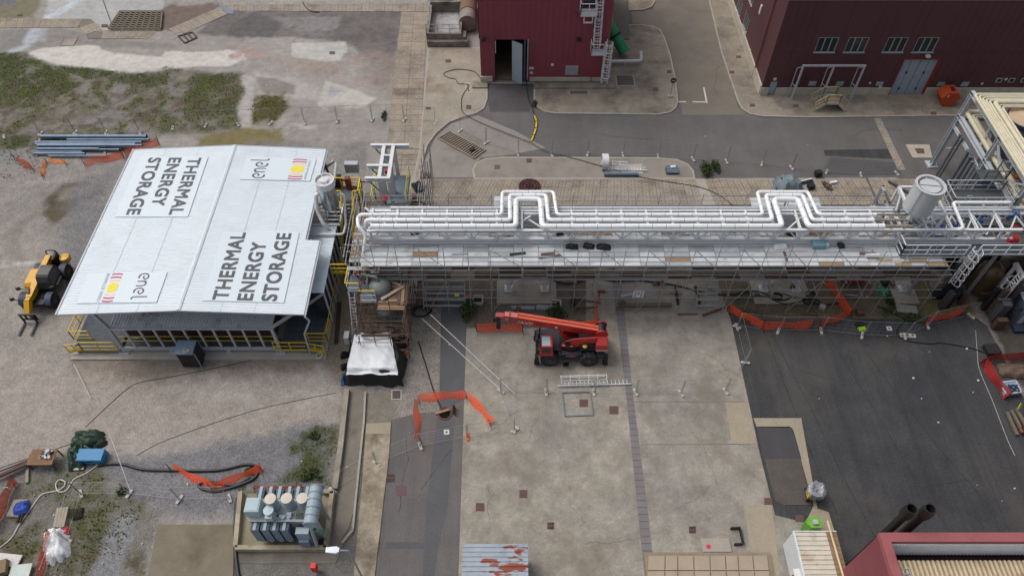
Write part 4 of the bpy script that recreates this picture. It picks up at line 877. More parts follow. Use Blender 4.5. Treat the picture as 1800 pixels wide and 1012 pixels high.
solo(mb,'steel_curb',M_blk,'three-sided dark steel curb frame on the apron beside the grey lid slab','curb frame')
# concrete basin and old horizontal tank beyond the trench
t=thing('concrete_basin','weathered open concrete basin beside the long slab trench','basin',(G(782,60).x,G(782,60).y,.1))
P=gp([(751,80),(812,80),(812,26),(751,26)]); x0,x1,y0,y1=P[0].x,P[1].x,P[0].y,P[2].y; w=.3; h=1.5; mb=MB()
mb.box(x0,x1,y0,y0+w,.1,h); mb.box(x0,x1,y1-w,y1,.1,h+.3); mb.box(x0,x0+w,y0+w,y1-w,.1,h); mb.box(x1-w,x1,y0+w,y1-w,.1,h); mb.box(x0+.1,x1+.7,y0-.5,y0-.003,.1,.8); mb.box(x1+.003,x1+.5,y0,y0+1.2,.1,1.1)
mb.build('wall',mat('basin_concrete',(134,130,122),.92,var=.25,scale=.8,dirt=(78,76,72),dirt_amt=.7),t); mb=MB(); mb.box(x0+w,x1-w,y0+w,y1-w,.1,.5); mb.build('floor',mat('basin_floor',(164,164,164),.9,var=.25,scale=.8,dirt=(98,96,94),dirt_amt=.6),t)
mb=MB(); 
for z_ in (.6,1.1): mb.bar((x0,y0+.1,h+z_),(x1,y0+.1,h+z_),.05); mb.bar((x0+.1,y0+.1,h+z_),(x0+.1,y1,h+z_),.05)
for q in range(4): mb.bar((x0+(x1-x0)*q/3,y0+.1,h),(x0+(x1-x0)*q/3,y0+.1,h+1.1),.05); mb.bar((x0+.1,y0+(y1-y0)*q/3,h),(x0+.1,y0+(y1-y0)*q/3,h+1.1),.05)
mb.build('railing',M_galv,t)
mb=MB(); x=G(823,45).x; ya,yb=G(823,58).y,G(823,14).y; mb.tube([(x,ya,1.2),(x,ya+(yb-ya)*.35,1.2)],1.0,20,0); mb.tube([(x,ya+(yb-ya)*.35,1.2),(x,yb,1.2)],1.03,20,1); mb.tube([(x,ya+1.8,1.2),(x,ya+2.0,1.2)],1.08,20,1); mb.box(x-.7,x+.7,ya+.5,ya+.9,.1,.8)
solo(mb,'old_tank',[mat('tank_grey',(134,128,122),.85,var=.25,scale=1),mat('tank_rust',(118,96,78),.9,var=.25,scale=1)],'rusty horizontal tank lying between the basin and the maroon wall','tank')
mb=MB(); P=gp([(752,-10),(790,-10),(790,3),(752,3)]); mb.prism([(p.x,p.y) for p in P],0,1.2); 
solo(mb,'white_container',M_gw,'white roofed container cut off at the top edge beside the slab trench','container')
# ribbed grating panel and blue plate in the upper yard
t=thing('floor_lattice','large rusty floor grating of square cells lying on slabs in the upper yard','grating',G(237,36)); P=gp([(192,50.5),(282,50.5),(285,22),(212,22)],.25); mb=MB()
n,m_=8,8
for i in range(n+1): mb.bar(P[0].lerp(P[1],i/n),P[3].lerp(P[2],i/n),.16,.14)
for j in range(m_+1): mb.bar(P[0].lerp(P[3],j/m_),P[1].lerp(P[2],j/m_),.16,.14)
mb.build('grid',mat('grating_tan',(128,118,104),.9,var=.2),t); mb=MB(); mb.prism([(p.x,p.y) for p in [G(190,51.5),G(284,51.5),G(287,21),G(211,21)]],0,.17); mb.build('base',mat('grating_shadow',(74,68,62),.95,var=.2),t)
mb=MB(); mb.prism([(p.x,p.y) for p in gp([(378,0),(396,14),(411,19),(411,26),(398,25),(384,9)])],0,.06); solo(mb,'steel_plate',mat('plate_blue',(118,130,140),.7),'bent blue-grey steel plate at the corner of the slab rows','plate')
mb=MB(); P=gp([(313,64),(338,57),(346,66.5),(325,76)],.06)
for i in range(4): mb.bar(P[0].lerp(P[1],i/3),P[3].lerp(P[2],i/3),.16,.12)
mb.bar(P[0],P[1],.16,.12); mb.bar(P[3],P[2],.16,.12)
solo(mb,'lattice_cover',mat('frame_brown',(82,72,66),.9),'brown square ladder frame lying at the end of the slanting slab row','frame')
# ---------------------------------------------------------------- thermal storage shelter: roof on posts over grey modules
EZ=6.0; RXl,RXr,RXe=-33.25,-16.32,-15.2; RY0,RY1,RYs=32.42,50.35,39.62; RXm=-24.2
def rz(x): return EZ+0.5*(1-abs(x-RXm)/(9.05 if x<RXm else 9.0))
M_roofw=mat('roof_white_sheet',(211,221,228),0.45,var=0.05,scale=0.5,fine=0.03,dirt=(202,212,218),dirt_amt=0.4)
M_panelw=mat('panel_white',(211,222,230),0.5,var=0.02,scale=1,fine=0.01)
M_letter=mat('letter_grey',(84,88,94),0.6,var=0.03,scale=1,fine=0.02)
storage=thing('storage_shelter','low white roofed energy storage shelter with large grey lettering, on yellow railed decks','building',((RXl+RXr)/2,41,0))
t=storage
def slope(mb,xa,xb,y0,y1,p=0.25):
    n=round((y1-y0)/p); pr=[]
    for i in range(n): y=y0+i*p; pr+=[(y,0),(y+p*.60,0),(y+p*.72,.02),(y+p*.90,.02)]
    pr.append((y0+n*p,0)); m_=len(pr)
    v=[(x,y,rz(x)+h) for x in (xa,xb) for y,h in pr]; mb.add(v,[[i,i+m_,m_+i+1,i+1] for i in range(m_-1)],0)
    mb.poly([(xa,y0,rz(xa)-.06),(xa,y1,rz(xa)-.06),(xb,y1,rz(xb)-.06),(xb,y0,rz(xb)-.06)],0)
mb=MB(); slope(mb,RXl,RXm,RY0,RY1); slope(mb,RXm,RXr,RY0,RY1); slope(mb,RXr,RXe,RY0,RYs); roof=mb.build('roof',M_roofw,t)
mb=MB()
for xa,xb in ((RXl,RXm),(RXm,RXr)): mb.bar((xa,RY1+.02,rz(xa)-.02),(xb,RY1+.02,rz(xb)-.02),.05,.14)
for xa,xb in ((RXl,RXm),(RXm,RXe)): mb.bar((xa,RY0-.03,rz(xa)-.03),(xb,RY0-.03,rz(xb)-.03),.05,.12)
mb.bar((RXl-.04,RY0-.05,EZ-.02),(RXl-.04,RY1+.05,EZ-.02),.12,.16); mb.build('eave_trim',mat('eave_trim',(188,190,196),.4),roof)
mb=MB(); mb.bar((RXe+.07,RY0-.1,EZ-.12),(RXe+.07,RYs,EZ-.12),.14,.12); mb.build('gutter',M_lg,roof)
mb=MB(); mb.bar((RXr+.07,RYs+.1,EZ-.08),(RXr+.07,RY1,EZ-.08),.14,.12); mb.build('gutter',M_lg,roof)
mb=MB(); mb.add([(RXm-.16,RY0,rz(RXm-.16)+.05),(RXm,RY0,rz(RXm)+.09),(RXm+.16,RY0,rz(RXm+.16)+.05),(RXm-.16,RY1,rz(RXm-.16)+.05),(RXm,RY1,rz(RXm)+.09),(RXm+.16,RY1,rz(RXm+.16)+.05)],[[0,1,4,3],[1,2,5,4]]); mb.build('ridge_cap',M_roofw,roof)
for x in (-30.3,-27.3,-21.2,-18.8):
    mb=MB(); mb.add([(x-.02,RY0,rz(x-.02)+.024),(x+.02,RY0,rz(x+.02)+.028),(x+.02,RY1,rz(x+.02)+.028),(x-.02,RY1,rz(x-.02)+.024)],[[0,1,2,3]]); mb.build('sheet_lap',mat('lap_grey',(194,203,210),.5),roof)
def RP(u,v,h=.07):
    z=6.3
    for _ in range(6): p=G(u,v,z); z=rz(p.x)+h
    return p
def panel(q):   # tl,tr,br,bl pixels
    P=[RP(*c) for c in q]; mb=MB(); mb.extr([P[3],P[2],P[1],P[0]],(0,0,-.02)); return P,mb.build('sign_panel',M_panelw,roof)
def bil(o,a,b,h=.012):
    """o reading origin-bottom, a = corner along reading at bottom, b = corner list [bottom start, bottom end, top end, top start]"""
    A,B,C,D=b
    def fn(s,t_): p=(A*(1-s)+B*s)*(1-t_)+(D*(1-s)+C*s)*t_; return (p.x,p.y,p.z+h)
    return fn
def sub(fn,s0,s1,t0,t1): return lambda s,t_: fn(s0+(s1-s0)*s,t0+(t1-t0)*t_)
P1,p1=panel([(247,275),(366,275),(330,381),(202,381)]); f1=bil(0,0,[P1[0],P1[3],P1[2],P1[1]])
P2,p2=panel([(392,406),(526,408),(499,532),(355,528)]); f2=bil(0,0,[P2[2],P2[1],P2[0],P2[3]])
for fn,par,L in ((f1,p1,(('THERMAL',.03,.965,.735,.905),('ENERGY',.03,.825,.44,.615),('STORAGE',.03,.965,.145,.32))),(f2,p2,(('THERMAL',.02,.975,.70,.875),('ENERGY',.02,.835,.395,.575),('STORAGE',.02,.975,.10,.28)))):
    for w,s0,s1,t0,t1 in L:
        mb=MB(); e=.005
        for ii,(ds,dt_) in enumerate(((-e,-e*1.6),(e,-e*1.6),(-e,e*1.6),(e,e*1.6),(0,0))): text_on(mb,w,(lambda f,q: lambda s_,t_: (lambda p:(p[0],p[1],p[2]+.0015*q))(f(s_,t_)))(sub(fn,s0+ds,s1+ds,t0+dt_,t1+dt_),ii),0,space=1.06)
        mb.build('lettering',M_letter,par)
P3,p3=panel([(434,275),(556,279),(545,318),(421,315)]); f3=bil(0,0,[P3[2],P3[1],P3[0],P3[3]])
P4,p4=panel([(155,480),(294,478),(275,531),(134,533)]); f4=bil(0,0,[P4[0],P4[3],P4[2],P4[1]])
def wordmark(mb,fn):      # four-letter word in round thin strokes, drawn in a 4 x 1.5 field
    F_=lambda x,y: fn(x/4.05,y/1.5)
    w=.15
    for ox in (0,2.1):
        cx,cy,r=ox+.5,.5,.44
        ribbon(mb,[(cx+r*math.cos(a),cy+r*math.sin(a)) for a in [math.radians(-62-q*11.5) for q in range(25)]],w,F_)
        ribbon(mb,[(cx+r*math.cos(math.radians(22)),cy+r*math.sin(math.radians(22))),(cx+.1,cy-.04),(cx-.1,cy+.06)],w*.9,F_)
    ribbon(mb,[(1.18,.06),(1.18,.92)],w,F_); ribbon(mb,[(1.18,.55)]+[(1.5+.32*math.cos(a),.56+.36*math.sin(a)) for a in [math.radians(180-q*15) for q in range(13)]]+[(1.82,.06)],w,F_)
    ribbon(mb,[(3.38,1.48),(3.38,.4),(3.42,.16),(3.55,.06),(3.72,.08)],w,F_)
def sunmark(mbs,fn):      # yellow sun between red and orange bars, drawn 2.6 x 1
    F_=lambda x,y: fn(x/2.6,y)
    for x,mi,bow in ((.06,0,.06),(.36,0,.06),(.66,1,.05),(1.94,1,-.05),(2.24,0,-.06),(2.54,0,-.06)):
        ribbon(mbs[mi],[(x-bow*math.sin(math.pi*q/8)+bow/2,.02+.96*q/8) for q in range(9)],.13,F_)
    n=28; mbs[2].poly([F_(1.3+.44*math.copysign(abs(math.cos(a))**.8,math.cos(a)),.5+.47*math.copysign(abs(math.sin(a))**.8,math.sin(a))) for a in [2*math.pi*k/n for k in range(n)]])
MS=[mat('logo_red',(196,74,104),.6,var=.02),mat('logo_orange',(240,206,160),.6,var=.02),mat('logo_yellow',(232,216,76),.6,var=.02)]
for fn,par,e,s_,tx in ((f3,p3,(.06,1.0,.66,.93),(.05,.95,.12,.33),(.07,.93,.065,.095)),(f4,p4,(.03,.97,.66,.86),(.03,.97,.31,.45),(.03,.97,.245,.285))):
    mb=MB(); wordmark(mb,sub(fn,*e)); mb.build('lettering',M_letter,par)
    mbs=[MB(),MB(),MB()]; sunmark(mbs,sub(fn,*s_))
    for m_,q,nm in zip(mbs,MS,('emblem_bar','emblem_bar','emblem_sun')): each(m_,nm,q,par)
    mb=MB(); text_on(mb,'BRENMILLER ENERGY',sub(fn,*tx),0,space=1.5); mb.build('lettering',M_letter,par)
# slab and foundations
mb=MB(); a=G(125,633);b_=G(573,634); mb.box(a.x,b_.x,a.y,51.2,0,.16); mb.build('base_slab',mat('new_slab',(164,160,150),.9,var=.12,scale=.6,dirt=(146,140,128),dirt_amt=.5),t)
# grey modules under the roof
ZC=3.35; YF=33.05; a=G(187,578,ZC); b_=G(478,581,ZC); cx0,cx1=a.x+.1,b_.x-.1
mb=MB(); mb.box(cx0,cx1,YF+.12,49.5,ZC-.14,ZC-.02)
k=YF+.2
x=cx0+.05
while x<cx1-.1: mb.box(x,x+.12,YF+.1,49.5,ZC-.02,ZC+.03); x+=.24
mroof2=mat('module_top',(206,211,215),.55,var=.1,scale=1.2,dirt=(134,128,118),dirt_amt=.35); 
mb.build('module_top',mroof2,t)
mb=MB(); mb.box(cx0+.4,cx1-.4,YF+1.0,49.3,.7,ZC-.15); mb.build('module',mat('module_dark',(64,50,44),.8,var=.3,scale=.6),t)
mb=MB(); n=11
mb.bar((cx0-.1,YF,ZC-.08),(cx1+.1,YF,ZC-.08),.14,.14); mb.bar((cx0-.1,YF,.62),(cx1+.1,YF,.62),.18,.26); mb.bar((cx0-.1,YF-.1,.86),(cx1+.1,YF-.1,.86),.05,.05)
mb.build('frame_beam',M_lg,t)
for i in range(n+1):
    x=cx0+(cx1-cx0)*i/n; w=.2 if i in(0,n) else .13
    mb=MB(); mb.bar((x,YF,.16 if i in(0,n) else .75),(x,YF,ZC-.15),w,w)
    if i in (0,n): mb.box(x-.4,x+.4,YF-.3,YF+.4,.16,.22); mb.bar((x-.3,YF-.05,.22),(x,YF-.05,.9),.06); mb.bar((x+.3,YF-.05,.22),(x,YF-.05,.9),.06)
    mb.build('post',M_lg,t)
for i in (3,7):
    x=cx0+(cx1-cx0)*i/n+.4; mb=MB(); mb.box(x-.25,x+.25,YF-.22,YF+.2,.16,.2); mb.box(x-.12,x+.12,YF-.08,YF+.08,.2,.5); mb.build('footing',M_lg,t)
mb=MB(); 
for z_ in (1.15,1.75): mb.bar((cx0,YF+.35,z_),(cx1,YF+.35,z_),.05)
mb.build('railing',M_yel,t)
for sx,xx,xt in ((-1,cx0,G(148,551,5.85).x),(1,cx1,G(528,551,5.85).x)):
    for yy in (YF+.05,YF+5.6,YF+11.2,YF+16):
        mb=MB(); mb.ibeam((xx,yy,ZC),(xt,yy,5.85),.2,.24); mb.build('strut',M_lg,t)
for x in (RXl+1.5,-29,RXm,-20,RXr-.8):
    mb=MB(); mb.bar((x,RY0+.1,rz(x)-.2),(x,RY1-.1,rz(x)-.2),.12,.2); mb.build('purlin',M_galv,t)
# decks left, right with yellow rails
DZ=.62
def deck(x0,x1,y0,y1,z=DZ,nm='deck'):
    mb=MB(); mb.box(x0,x1,y0,y1,z-.06,z); mb.box(x0,x1,y0-.01,y0+.06,z-.16,z-.061,1); y=y0+.3
    while y<y1: mb.box(x0,x1,y,y+.02,z,z+.012,2); y+=.6
    x=x0+1
    while x<x1: mb.box(x,x+.03,y0,y1,z+.0,z+.014,2); x+=1.05
    for q in (0.15,.5,.85):
        xx=x0+(x1-x0)*q; mb.bar((xx,y0+.3,.16),(xx,y0+.3,z-.06),.1,mi=1)
    return mb.build(nm,[mat('deck_slate',(72,79,86),.7,var=.18,scale=3,fine=.2,fscale=25),M_galv,mat('deck_joint',(98,105,110),.6)],t)
lx0=G(124,620).x; 
deck(lx0+.5,cx0-.15,YF-.15,47.8); deck(cx1+.15,G(560,620,DZ).x,YF-.15,44.5); deck(cx0+.1,cx1-.1,YF+.15,YF+.98,DZ-.02)
def rail(pts,nm='railing',**k): mb=MB(); railing(mb,pts,**k); return mb.build(nm,M_yel,t)
kw=dict(h=1.1,r=.028,step=1.5,toe=.14)
a0=G(146,616,DZ); rail([(a0.x,YF-.2,DZ),(cx0-.3,YF-.2,DZ)],**kw)
xl=G(119,582,1.7).x; yl=G(119,582,1.7).y; rail([(xl+1.5,yl,DZ),(xl,yl,DZ),(xl,47.7,DZ)],**kw)
rail([(a0.x,YF-.2,DZ),(a0.x-1.2,YF-.2,.3)],h=1.0,r=.028,step=.8,toe=.3)
mb=MB(); 
for k in range(3): mb.box(a0.x-.35-.3*k,a0.x-.08-.3*k,YF-.1,YF+.9,DZ-.18*(k+1)-.04,DZ-.18*(k+1))
mb.build('step',M_grating,t)
b0=G(484,616,DZ).x; b1=G(541,616,DZ).x; rail([(b0,YF-.2,DZ),(b1,YF-.2,DZ)],**kw); rail([(b1,YF-.2,DZ),(b1+1.3,YF-.2,.2)],h=1.0,r=.028,step=.7,toe=.3)
xr=G(572,586,1.7).x; yr=G(572,586,1.7).y; rail([(xr-1.5,yr,DZ),(xr,yr,DZ),(xr,yr+6,DZ)],**kw); rail([(xr,yr+6.4,DZ),(xr+.1,50,DZ)],**kw)
mb=MB(); mb.bar((b0-.05,YF+.5,DZ),(b0-.3,YF+3.6,DZ+1.6),.06); mb.build('railing',M_yel,t)
# downpipe at the near right corner of the roof
mb=MB(); mb.tube(fillet([(RXe+.05,RY0-.1,EZ-.15),(RXe+.25,RY0,EZ-.8),G(535,587,3.0),G(545,620,.3)],.2),.075,8); mb.build('downpipe',M_lg,t)
# lower canopy along the right side
ZL=4.5; c=[G(u,v,ZL) for u,v in ((553,398),(582,398),(569,514),(545,516))]
lx=(c[1].x+c[2].x)/2; lx=c[2].x
mb=MB(); y=c[2].y
while y<c[0].y-.01: mb.box(RXr-.6,c[2].x+.0,y,y+.24,ZL-.04,ZL); mb.box(RXr-.6,c[2].x,y+.1,y+.16,ZL,ZL+.035); y+=.25
can=mb.build('canopy',mat('canopy_sheet',(216,228,236),.45,var=.06,scale=1,dirt=(156,172,182),dirt_amt=.4),t)
mb=MB()
for k in range(8):
    y=c[2].y+.1+(c[0].y-c[2].y-.2)*k/7; mb.bar((c[2].x-.05,y,DZ),(c[2].x-.05,y,ZL-.06),.12)
mb.build('canopy_post',M_lg,t); mb=MB(); mb.ibeam((c[3].x-1.8,c[3].y,DZ+1.2),(c[2].x-.1,c[2].y,ZL-.15),.18,.2); mb.build('strut',M_lg,t)
mb=MB(); mb.box(c[2].x-1.0,c[2].x-.3,c[2].y+.4,c[0].y+2,DZ,ZL-.3); mb.build('module',mat('module_blue_black',(40,48,56),.6,var=.25,scale=.8),t)
# valve skid roof, silencer stack and its pipes behind the canopy
mb=MB(); y0,y1=c[0].y+.1,c[0].y+2.2; mb.box(RXr-.5,c[2].x+.2,y0,y0+.12,ZL-.1,ZL+.05)
for k in range(5): mb.bar((RXr-.4,y0+.25+.45*k,ZL-.05),(c[2].x+.2,y0+.25+.45*k,ZL-.05),.08)
mb.bar((c[2].x+.2,y0,ZL),(c[2].x+.2,y1+.4,ZL),.1,.15); mb.build('skid_frame',M_gw,t)
st=thing('silencer','polished upright steel silencer on four legs at the edge of the white roof','silencer',G(580,372,4.6))
z0=6.1; b0=G(582,362,z0); M_pol=mat('polished_steel',(176,182,188),.25,.75,var=.08,scale=1.5)
st.location=(b0.x,b0.y,ZL)
mb=MB(); mb.lathe(b0,[(.2,-.15),(.62,0),(.68,.1),(.68,2.0),(.69,2.0),(.69,2.04),(.68,2.04),(.68,2.3)],22); mb.build('drum',M_pol,st)
mb=MB(); mb.lathe(b0,[(.68,2.3),(.78,2.34),(.78,2.95),(.7,2.95),(.7,2.75),(.3,2.75),(.3,2.95),(.02,3.0)],22); 
for k in range(4): a=k*math.pi/2+.5; p=b0+Vector((0,0,2.9)); mb.bar(p+Vector((math.cos(a)*.3,math.sin(a)*.3,0)),p+Vector((math.cos(a)*.74,math.sin(a)*.74,0)),.05,.06)
mb.build('cap',M_gw,st)
for dx,dy in ((-.5,-.5),(.5,-.5),(-.5,.5),(.5,.5)): mb=MB(); mb.bar((b0.x+dx,b0.y+dy,ZL+.02),(b0.x+dx*.8,b0.y+dy*.8,z0+.05),.08); mb.build('leg',M_galv,st)
mb=MB(); mb.tube(fillet([b0+Vector((-.75,0,1.4)),b0+Vector((-1.0,-.1,1.3)),b0+Vector((-1.05,-.5,-.2)),b0+Vector((-.6,-1.2,-1.0)),b0+Vector((-.3,-1.2,-1.4))],.3),.16,10); mb.build('inlet_pipe',M_gw,st)
mb=MB(); mb.tube(fillet([b0+Vector((.7,.1,1.3)),b0+Vector((1.3,0,1.3)),b0+Vector((1.2,-1.1,-1.0)),b0+Vector((1.05,-1.9,-1.35)),b0+Vector((-1.6,-1.9,-1.35))],.25),.1,8); mb.build('steam_pipe',M_gw,st)
# yellow stair beside the shelter
stt=thing('stair_tower','steep dark tread stair with yellow rails between the shelter and the pipe bridge','stairs',(-13.5,44,0))
ztop=4.2; sx0,sx1=G(604,352,ztop).x,G(622,352,ztop).x; ya=G(612,352,ztop).y; yb=G(612,475,.4).y; n=18
mb=MB()
for i in range(n):
    f=(i+.5)/n; y=ya+(yb-ya)*f; z_=ztop+(.3-ztop)*f; mb.box(sx0,sx1,y-.17,y+.12,z_-.05,z_)
mb.build('tread',mat('tread_dark',(58,64,68),.7,var=.2),stt)
for x in (sx0-.05,sx1+.05): mb=MB(); mb.bar((x,ya,ztop-.1),(x,yb,.2),.06,.28); mb.build('stringer',M_galv,stt)
for x in (sx0-.05,sx1+.05): mb=MB(); railing(mb,[(x,ya,ztop),(x,yb,.3)],1.05,.04,1.4,.1); mb.build('railing',M_yel,stt)
mb=MB(); mb.box(sx0-1.2,sx1+.5,ya,ya+1.6,ztop-.1,ztop); mb.build('landing',M_grating,stt)
for p,q in (((-12.2,ya),(-12.2,46)),): pass
for x in (sx0-1.1,sx1+.4):
    for y in (ya+.1,ya+1.5): mb=MB(); mb.bar((x,y,.0),(x,y,ztop-.1),.12); mb.build('post',M_yel,stt)
mb=MB(); railing(mb,[(sx0-.15,ya,ztop),(sx0-1.2,ya,ztop),(sx0-1.2,ya+1.6,ztop),(sx1+.5,ya+1.6,ztop),(sx1+.5,ya,ztop),(sx1+.1,ya,ztop)],1.1,.045,.8,.2); mb.build('railing',M_yel,stt)
q=G(607,320,3.2); 
mb=MB(); mb.cbox(q+Vector((.6,1.0,.9)),1.2,.5,1.0); mb.build('control_box',M_lg,stt)
# dark equipment behind the silencer
mb=MB(); q=G(588,318,4.6); mb.cbox(q+Vector((0,0,-.2)),1.1,.9,1.2); mb.tube([q+Vector((-.9,1.2,1.2)),q+Vector((-.4,.2,.4))],.1,8); mb.tube([q+Vector((.3,.8,1.4)),q+Vector((.1,-.6,.3))],.12,8,1); mb.bar(q+Vector((.3,-.2,.5)),q+Vector((1.2,-.6,.5)),.12,.1); mb.cbox(q+Vector((1.3,-.5,.2)),.4,.4,1.3,mi=2); mb.bar(q+Vector((-.4,0,-.7)),q+Vector((-.4,0,-4.6)),.15); mb.bar(q+Vector((.4,0,-.7)),q+Vector((.4,0,-4.6)),.15)
solo(mb,'pump_unit',[M_blk,M_gw,mat('dull_red',(120,50,52),.6)],'black pump unit with pipe stubs by the yellow landing','pump')
# cabinet standing at the front of the shelter
bx=thing('control_cabinet','black control cabinet with a blue-grey lid standing in front of the shelter','cabinet',G(333,645))
a=G(320,646);w=1.45;d=1.15;h=2.0; x0,y0=a.x+.15,a.y
mb=MB(); mb.box(x0,x0+w,y0,y0+d,.12,h); 
for xx in (x0,x0+w): mb.bar((xx,y0-.01,.05),(xx,y0-.01,h),.06,mi=1); mb.bar((xx,y0+d,.05),(xx,y0+d,h),.06,mi=1)
mb.build('body',[mat('cabinet_black',(40,44,50),.5,var=.15,scale=3),M_galv],bx)
for k in range(4):
    mb=MB(); x=x0+.12+k*.31; mb.box(x,x+.27,y0-.04,y0-.003,.3,h-.45); mb.build('door',M_blk,bx)
mb=MB(); mb.box(x0-.12,x0+w-.1,y0-.1,y0+d+.05,h,h+.06); mb.build('lid',mat('lid_blue_grey',(120,140,158),.45,var=.1,scale=2),bx)
mb=MB(); mb.tube([(x0+.9+.22*math.cos(q*.5),y0+.1+.12*math.sin(q*.5),h+.08+.01*q) for q in range(26)],.035,6); mb.build('cable_coil',mat('hose_cream',(190,180,166),.6),bx)
# ---------------------------------------------------------------- pipe bridge
YT=39.44; ZB0,ZB1=5.95,6.5; ZU=7.45; ZP=8.0
M_deckw=mat('deck_sheet',(196,201,204),.55,var=.12,scale=1.2,dirt=(150,150,148),dirt_amt=.4); M_deckg=mat('deck_sheet_grey',(166,170,174),.6,var=.15,scale=1.2); M_wood=mat('scaffold_board',(150,124,98),.85,var=.2,scale=3); M_woodd=mat('dark_board',(98,82,70),.9,var=.25,scale=2)
M_pipe=mat('white_cladding',(240,242,243),.32,.05,var=.04,scale=1,fine=.03); M_scaf=mat('scaffold_tube',(164,166,168),.5,.4,var=.15,scale=3); M_scafb=mat('scaffold_rust',(92,72,60),.8,var=.25,scale=3)
xL,xR=F(648,420,YT).x,F(1582,422,YT).x
br=thing('pipe_bridge','long white steel truss bridge carrying insulated pipes across the yard','pipe bridge',((xL+xR)/2,41,0))
mb=MB(); mb.bar((xL,YT,(ZB0+ZB1)/2),(xR+9,YT,(ZB0+ZB1)/2),.1,ZB1-ZB0-.16); mb.bar((xL,YT,ZB1-.04),(xR+9,YT,ZB1-.04),.24,.08); mb.bar((xL,YT,ZB0+.04),(xR+9,YT,ZB0+.04),.3,.08); mb.build('girder',M_gw,br)
mb=MB(); mb.ibeam((xL,41.5,6.35),(xR+9,41.5,6.35),.4,.75); mb.build('girder',M_gw,br)
for y in (YT,41.55): mb=MB(); mb.ibeam((xL,y,ZU-.12),(xR+9,y,ZU),.22,.2); mb.build('top_chord',M_gw,br)
xs=[]; x=xL+.25
while x<xR+9: xs.append(x); x+=1.96
mb=MB()
for x in xs:
    mb=MB(); mb.bar((x,YT,ZB1),(x,YT,ZU-.1),.16,.14); mb.build('post',M_gw,br)
mb=MB()
for x in xs:
    for s_ in(-1,1): mb=MB(); mb.bar((x+s_*.12,YT,ZB1+.05),(x+s_*.85,YT,ZU-.1),.08); mb.build('bracing',M_gw,br)
mb=MB()
for x in xs: mb=MB(); mb.ibeam((x,YT+.1,ZU-.02),(x,41.7,ZU-.02),.16,.2); mb.build('crossbeam',M_gw,br)
# legs of the bridge
def tower(px,ys=(YT,41.5),lab=None):
    X=[F(u,509,YT).x for u in px]
    for x in X:
        for y in ys: mb=MB(); mb.ibeam((x,y,.1),(x,y,ZB0),.3,.34); mb.box(x-.35,x+.35,y-.35,y+.35,.1,.2); mb.build('column',M_gw,br)
    if len(X)>1:
        a,b=X[0],X[-1]; m_=(a+b)/2
        mb=MB(); mb.bar((a+.1,YT,.6),(m_,YT,2.1),.14,.14); mb.bar((b-.1,YT,.6),(m_,YT,2.1),.14,.14); mb.bar((a+.1,YT,4.2),(b-.1,YT,5.8),.12); mb.bar((b-.1,YT+.13,4.2),(a+.1,YT+.13,5.8),.12); each(mb,'bracing',M_gw,br)
        mb=MB(); mb.bar((a+.1,YT+.3,7.2),(b-.1,42.2,7.2),.12); mb.bar((b-.1,YT+.3,7.06),(a+.1,42.2,7.06),.12); each(mb,'bracing',M_gw,br)
    mb=MB(); mb.box(X[0]-1.0,X[-1]+1.0,37.9,43.4,.0,.1); struct(mb,'footing',mat('footing_concrete',(158,152,142),.9,var=.15,scale=.7,dirt=(128,120,108),dirt_amt=.5))
tower((894,957)); tower((1341,1398)); tower((655,712)); tower((1585,))
# loop supports behind the truss
for u0,u1,v0 in ((905,952,350),(1362,1402,352)):
    xa,xb=G(u0,v0,ZP).x+.1,G(u1,v0,ZP).x-.1
    for x in (xa+.25,xb-.25): mb=MB(); mb.ibeam((x,42.8,ZP-.42),(x,43.3,ZP-.42),.16,.2); mb.bar((x,43.2,0),(x,43.2,ZP-.5),.16); mb.build('loop_support',M_gw,br)
    mb=MB(); mb.bar((xa-.5,43.2,ZP-.4),(xb+.5,43.2,ZP-.4),.16); mb.build('loop_support',M_gw,br)
# working deck on the bridge
def decking(mb,x0,x1,y0,y1,z,lx=1.96,ly=.5,mw=(8,3,.25),seed=1,gap=.045,th=.05):
    rs=random.Random(seed); y=y0
    while y<y1-.05:
        x=x0
        while x<x1-.05:
            w=min(lx,x1-x); h=min(ly,y1-y); mi=rs.choices(range(len(mw)),mw)[0]
            if rs.random()<.05: x+=lx; continue
            mb.box(x+gap/2,x+w-gap/2,y+gap/2,y+h-gap/2,z-th,z+rs.uniform(0,.015),mi); x+=lx
        y+=ly
mb=MB(); decking(mb,xL-.4,xR-.4,36.98,39.2,6.0,seed=4); decking(mb,xL-.4,xR+7,39.7,43.4,5.99,mw=(5,4,.3),seed=5)
xa,xb=G(868,350,6).x,G(960,350,6).x; decking(mb,xa,xb,43.42,44.6,6.0,seed=6); xa,xb=G(1318,352,6).x,G(1440,352,6).x; decking(mb,xa,xb,43.42,44.5,6.0,seed=7)
mb.build('deck',[M_deckw,M_deckg,M_wood],br)
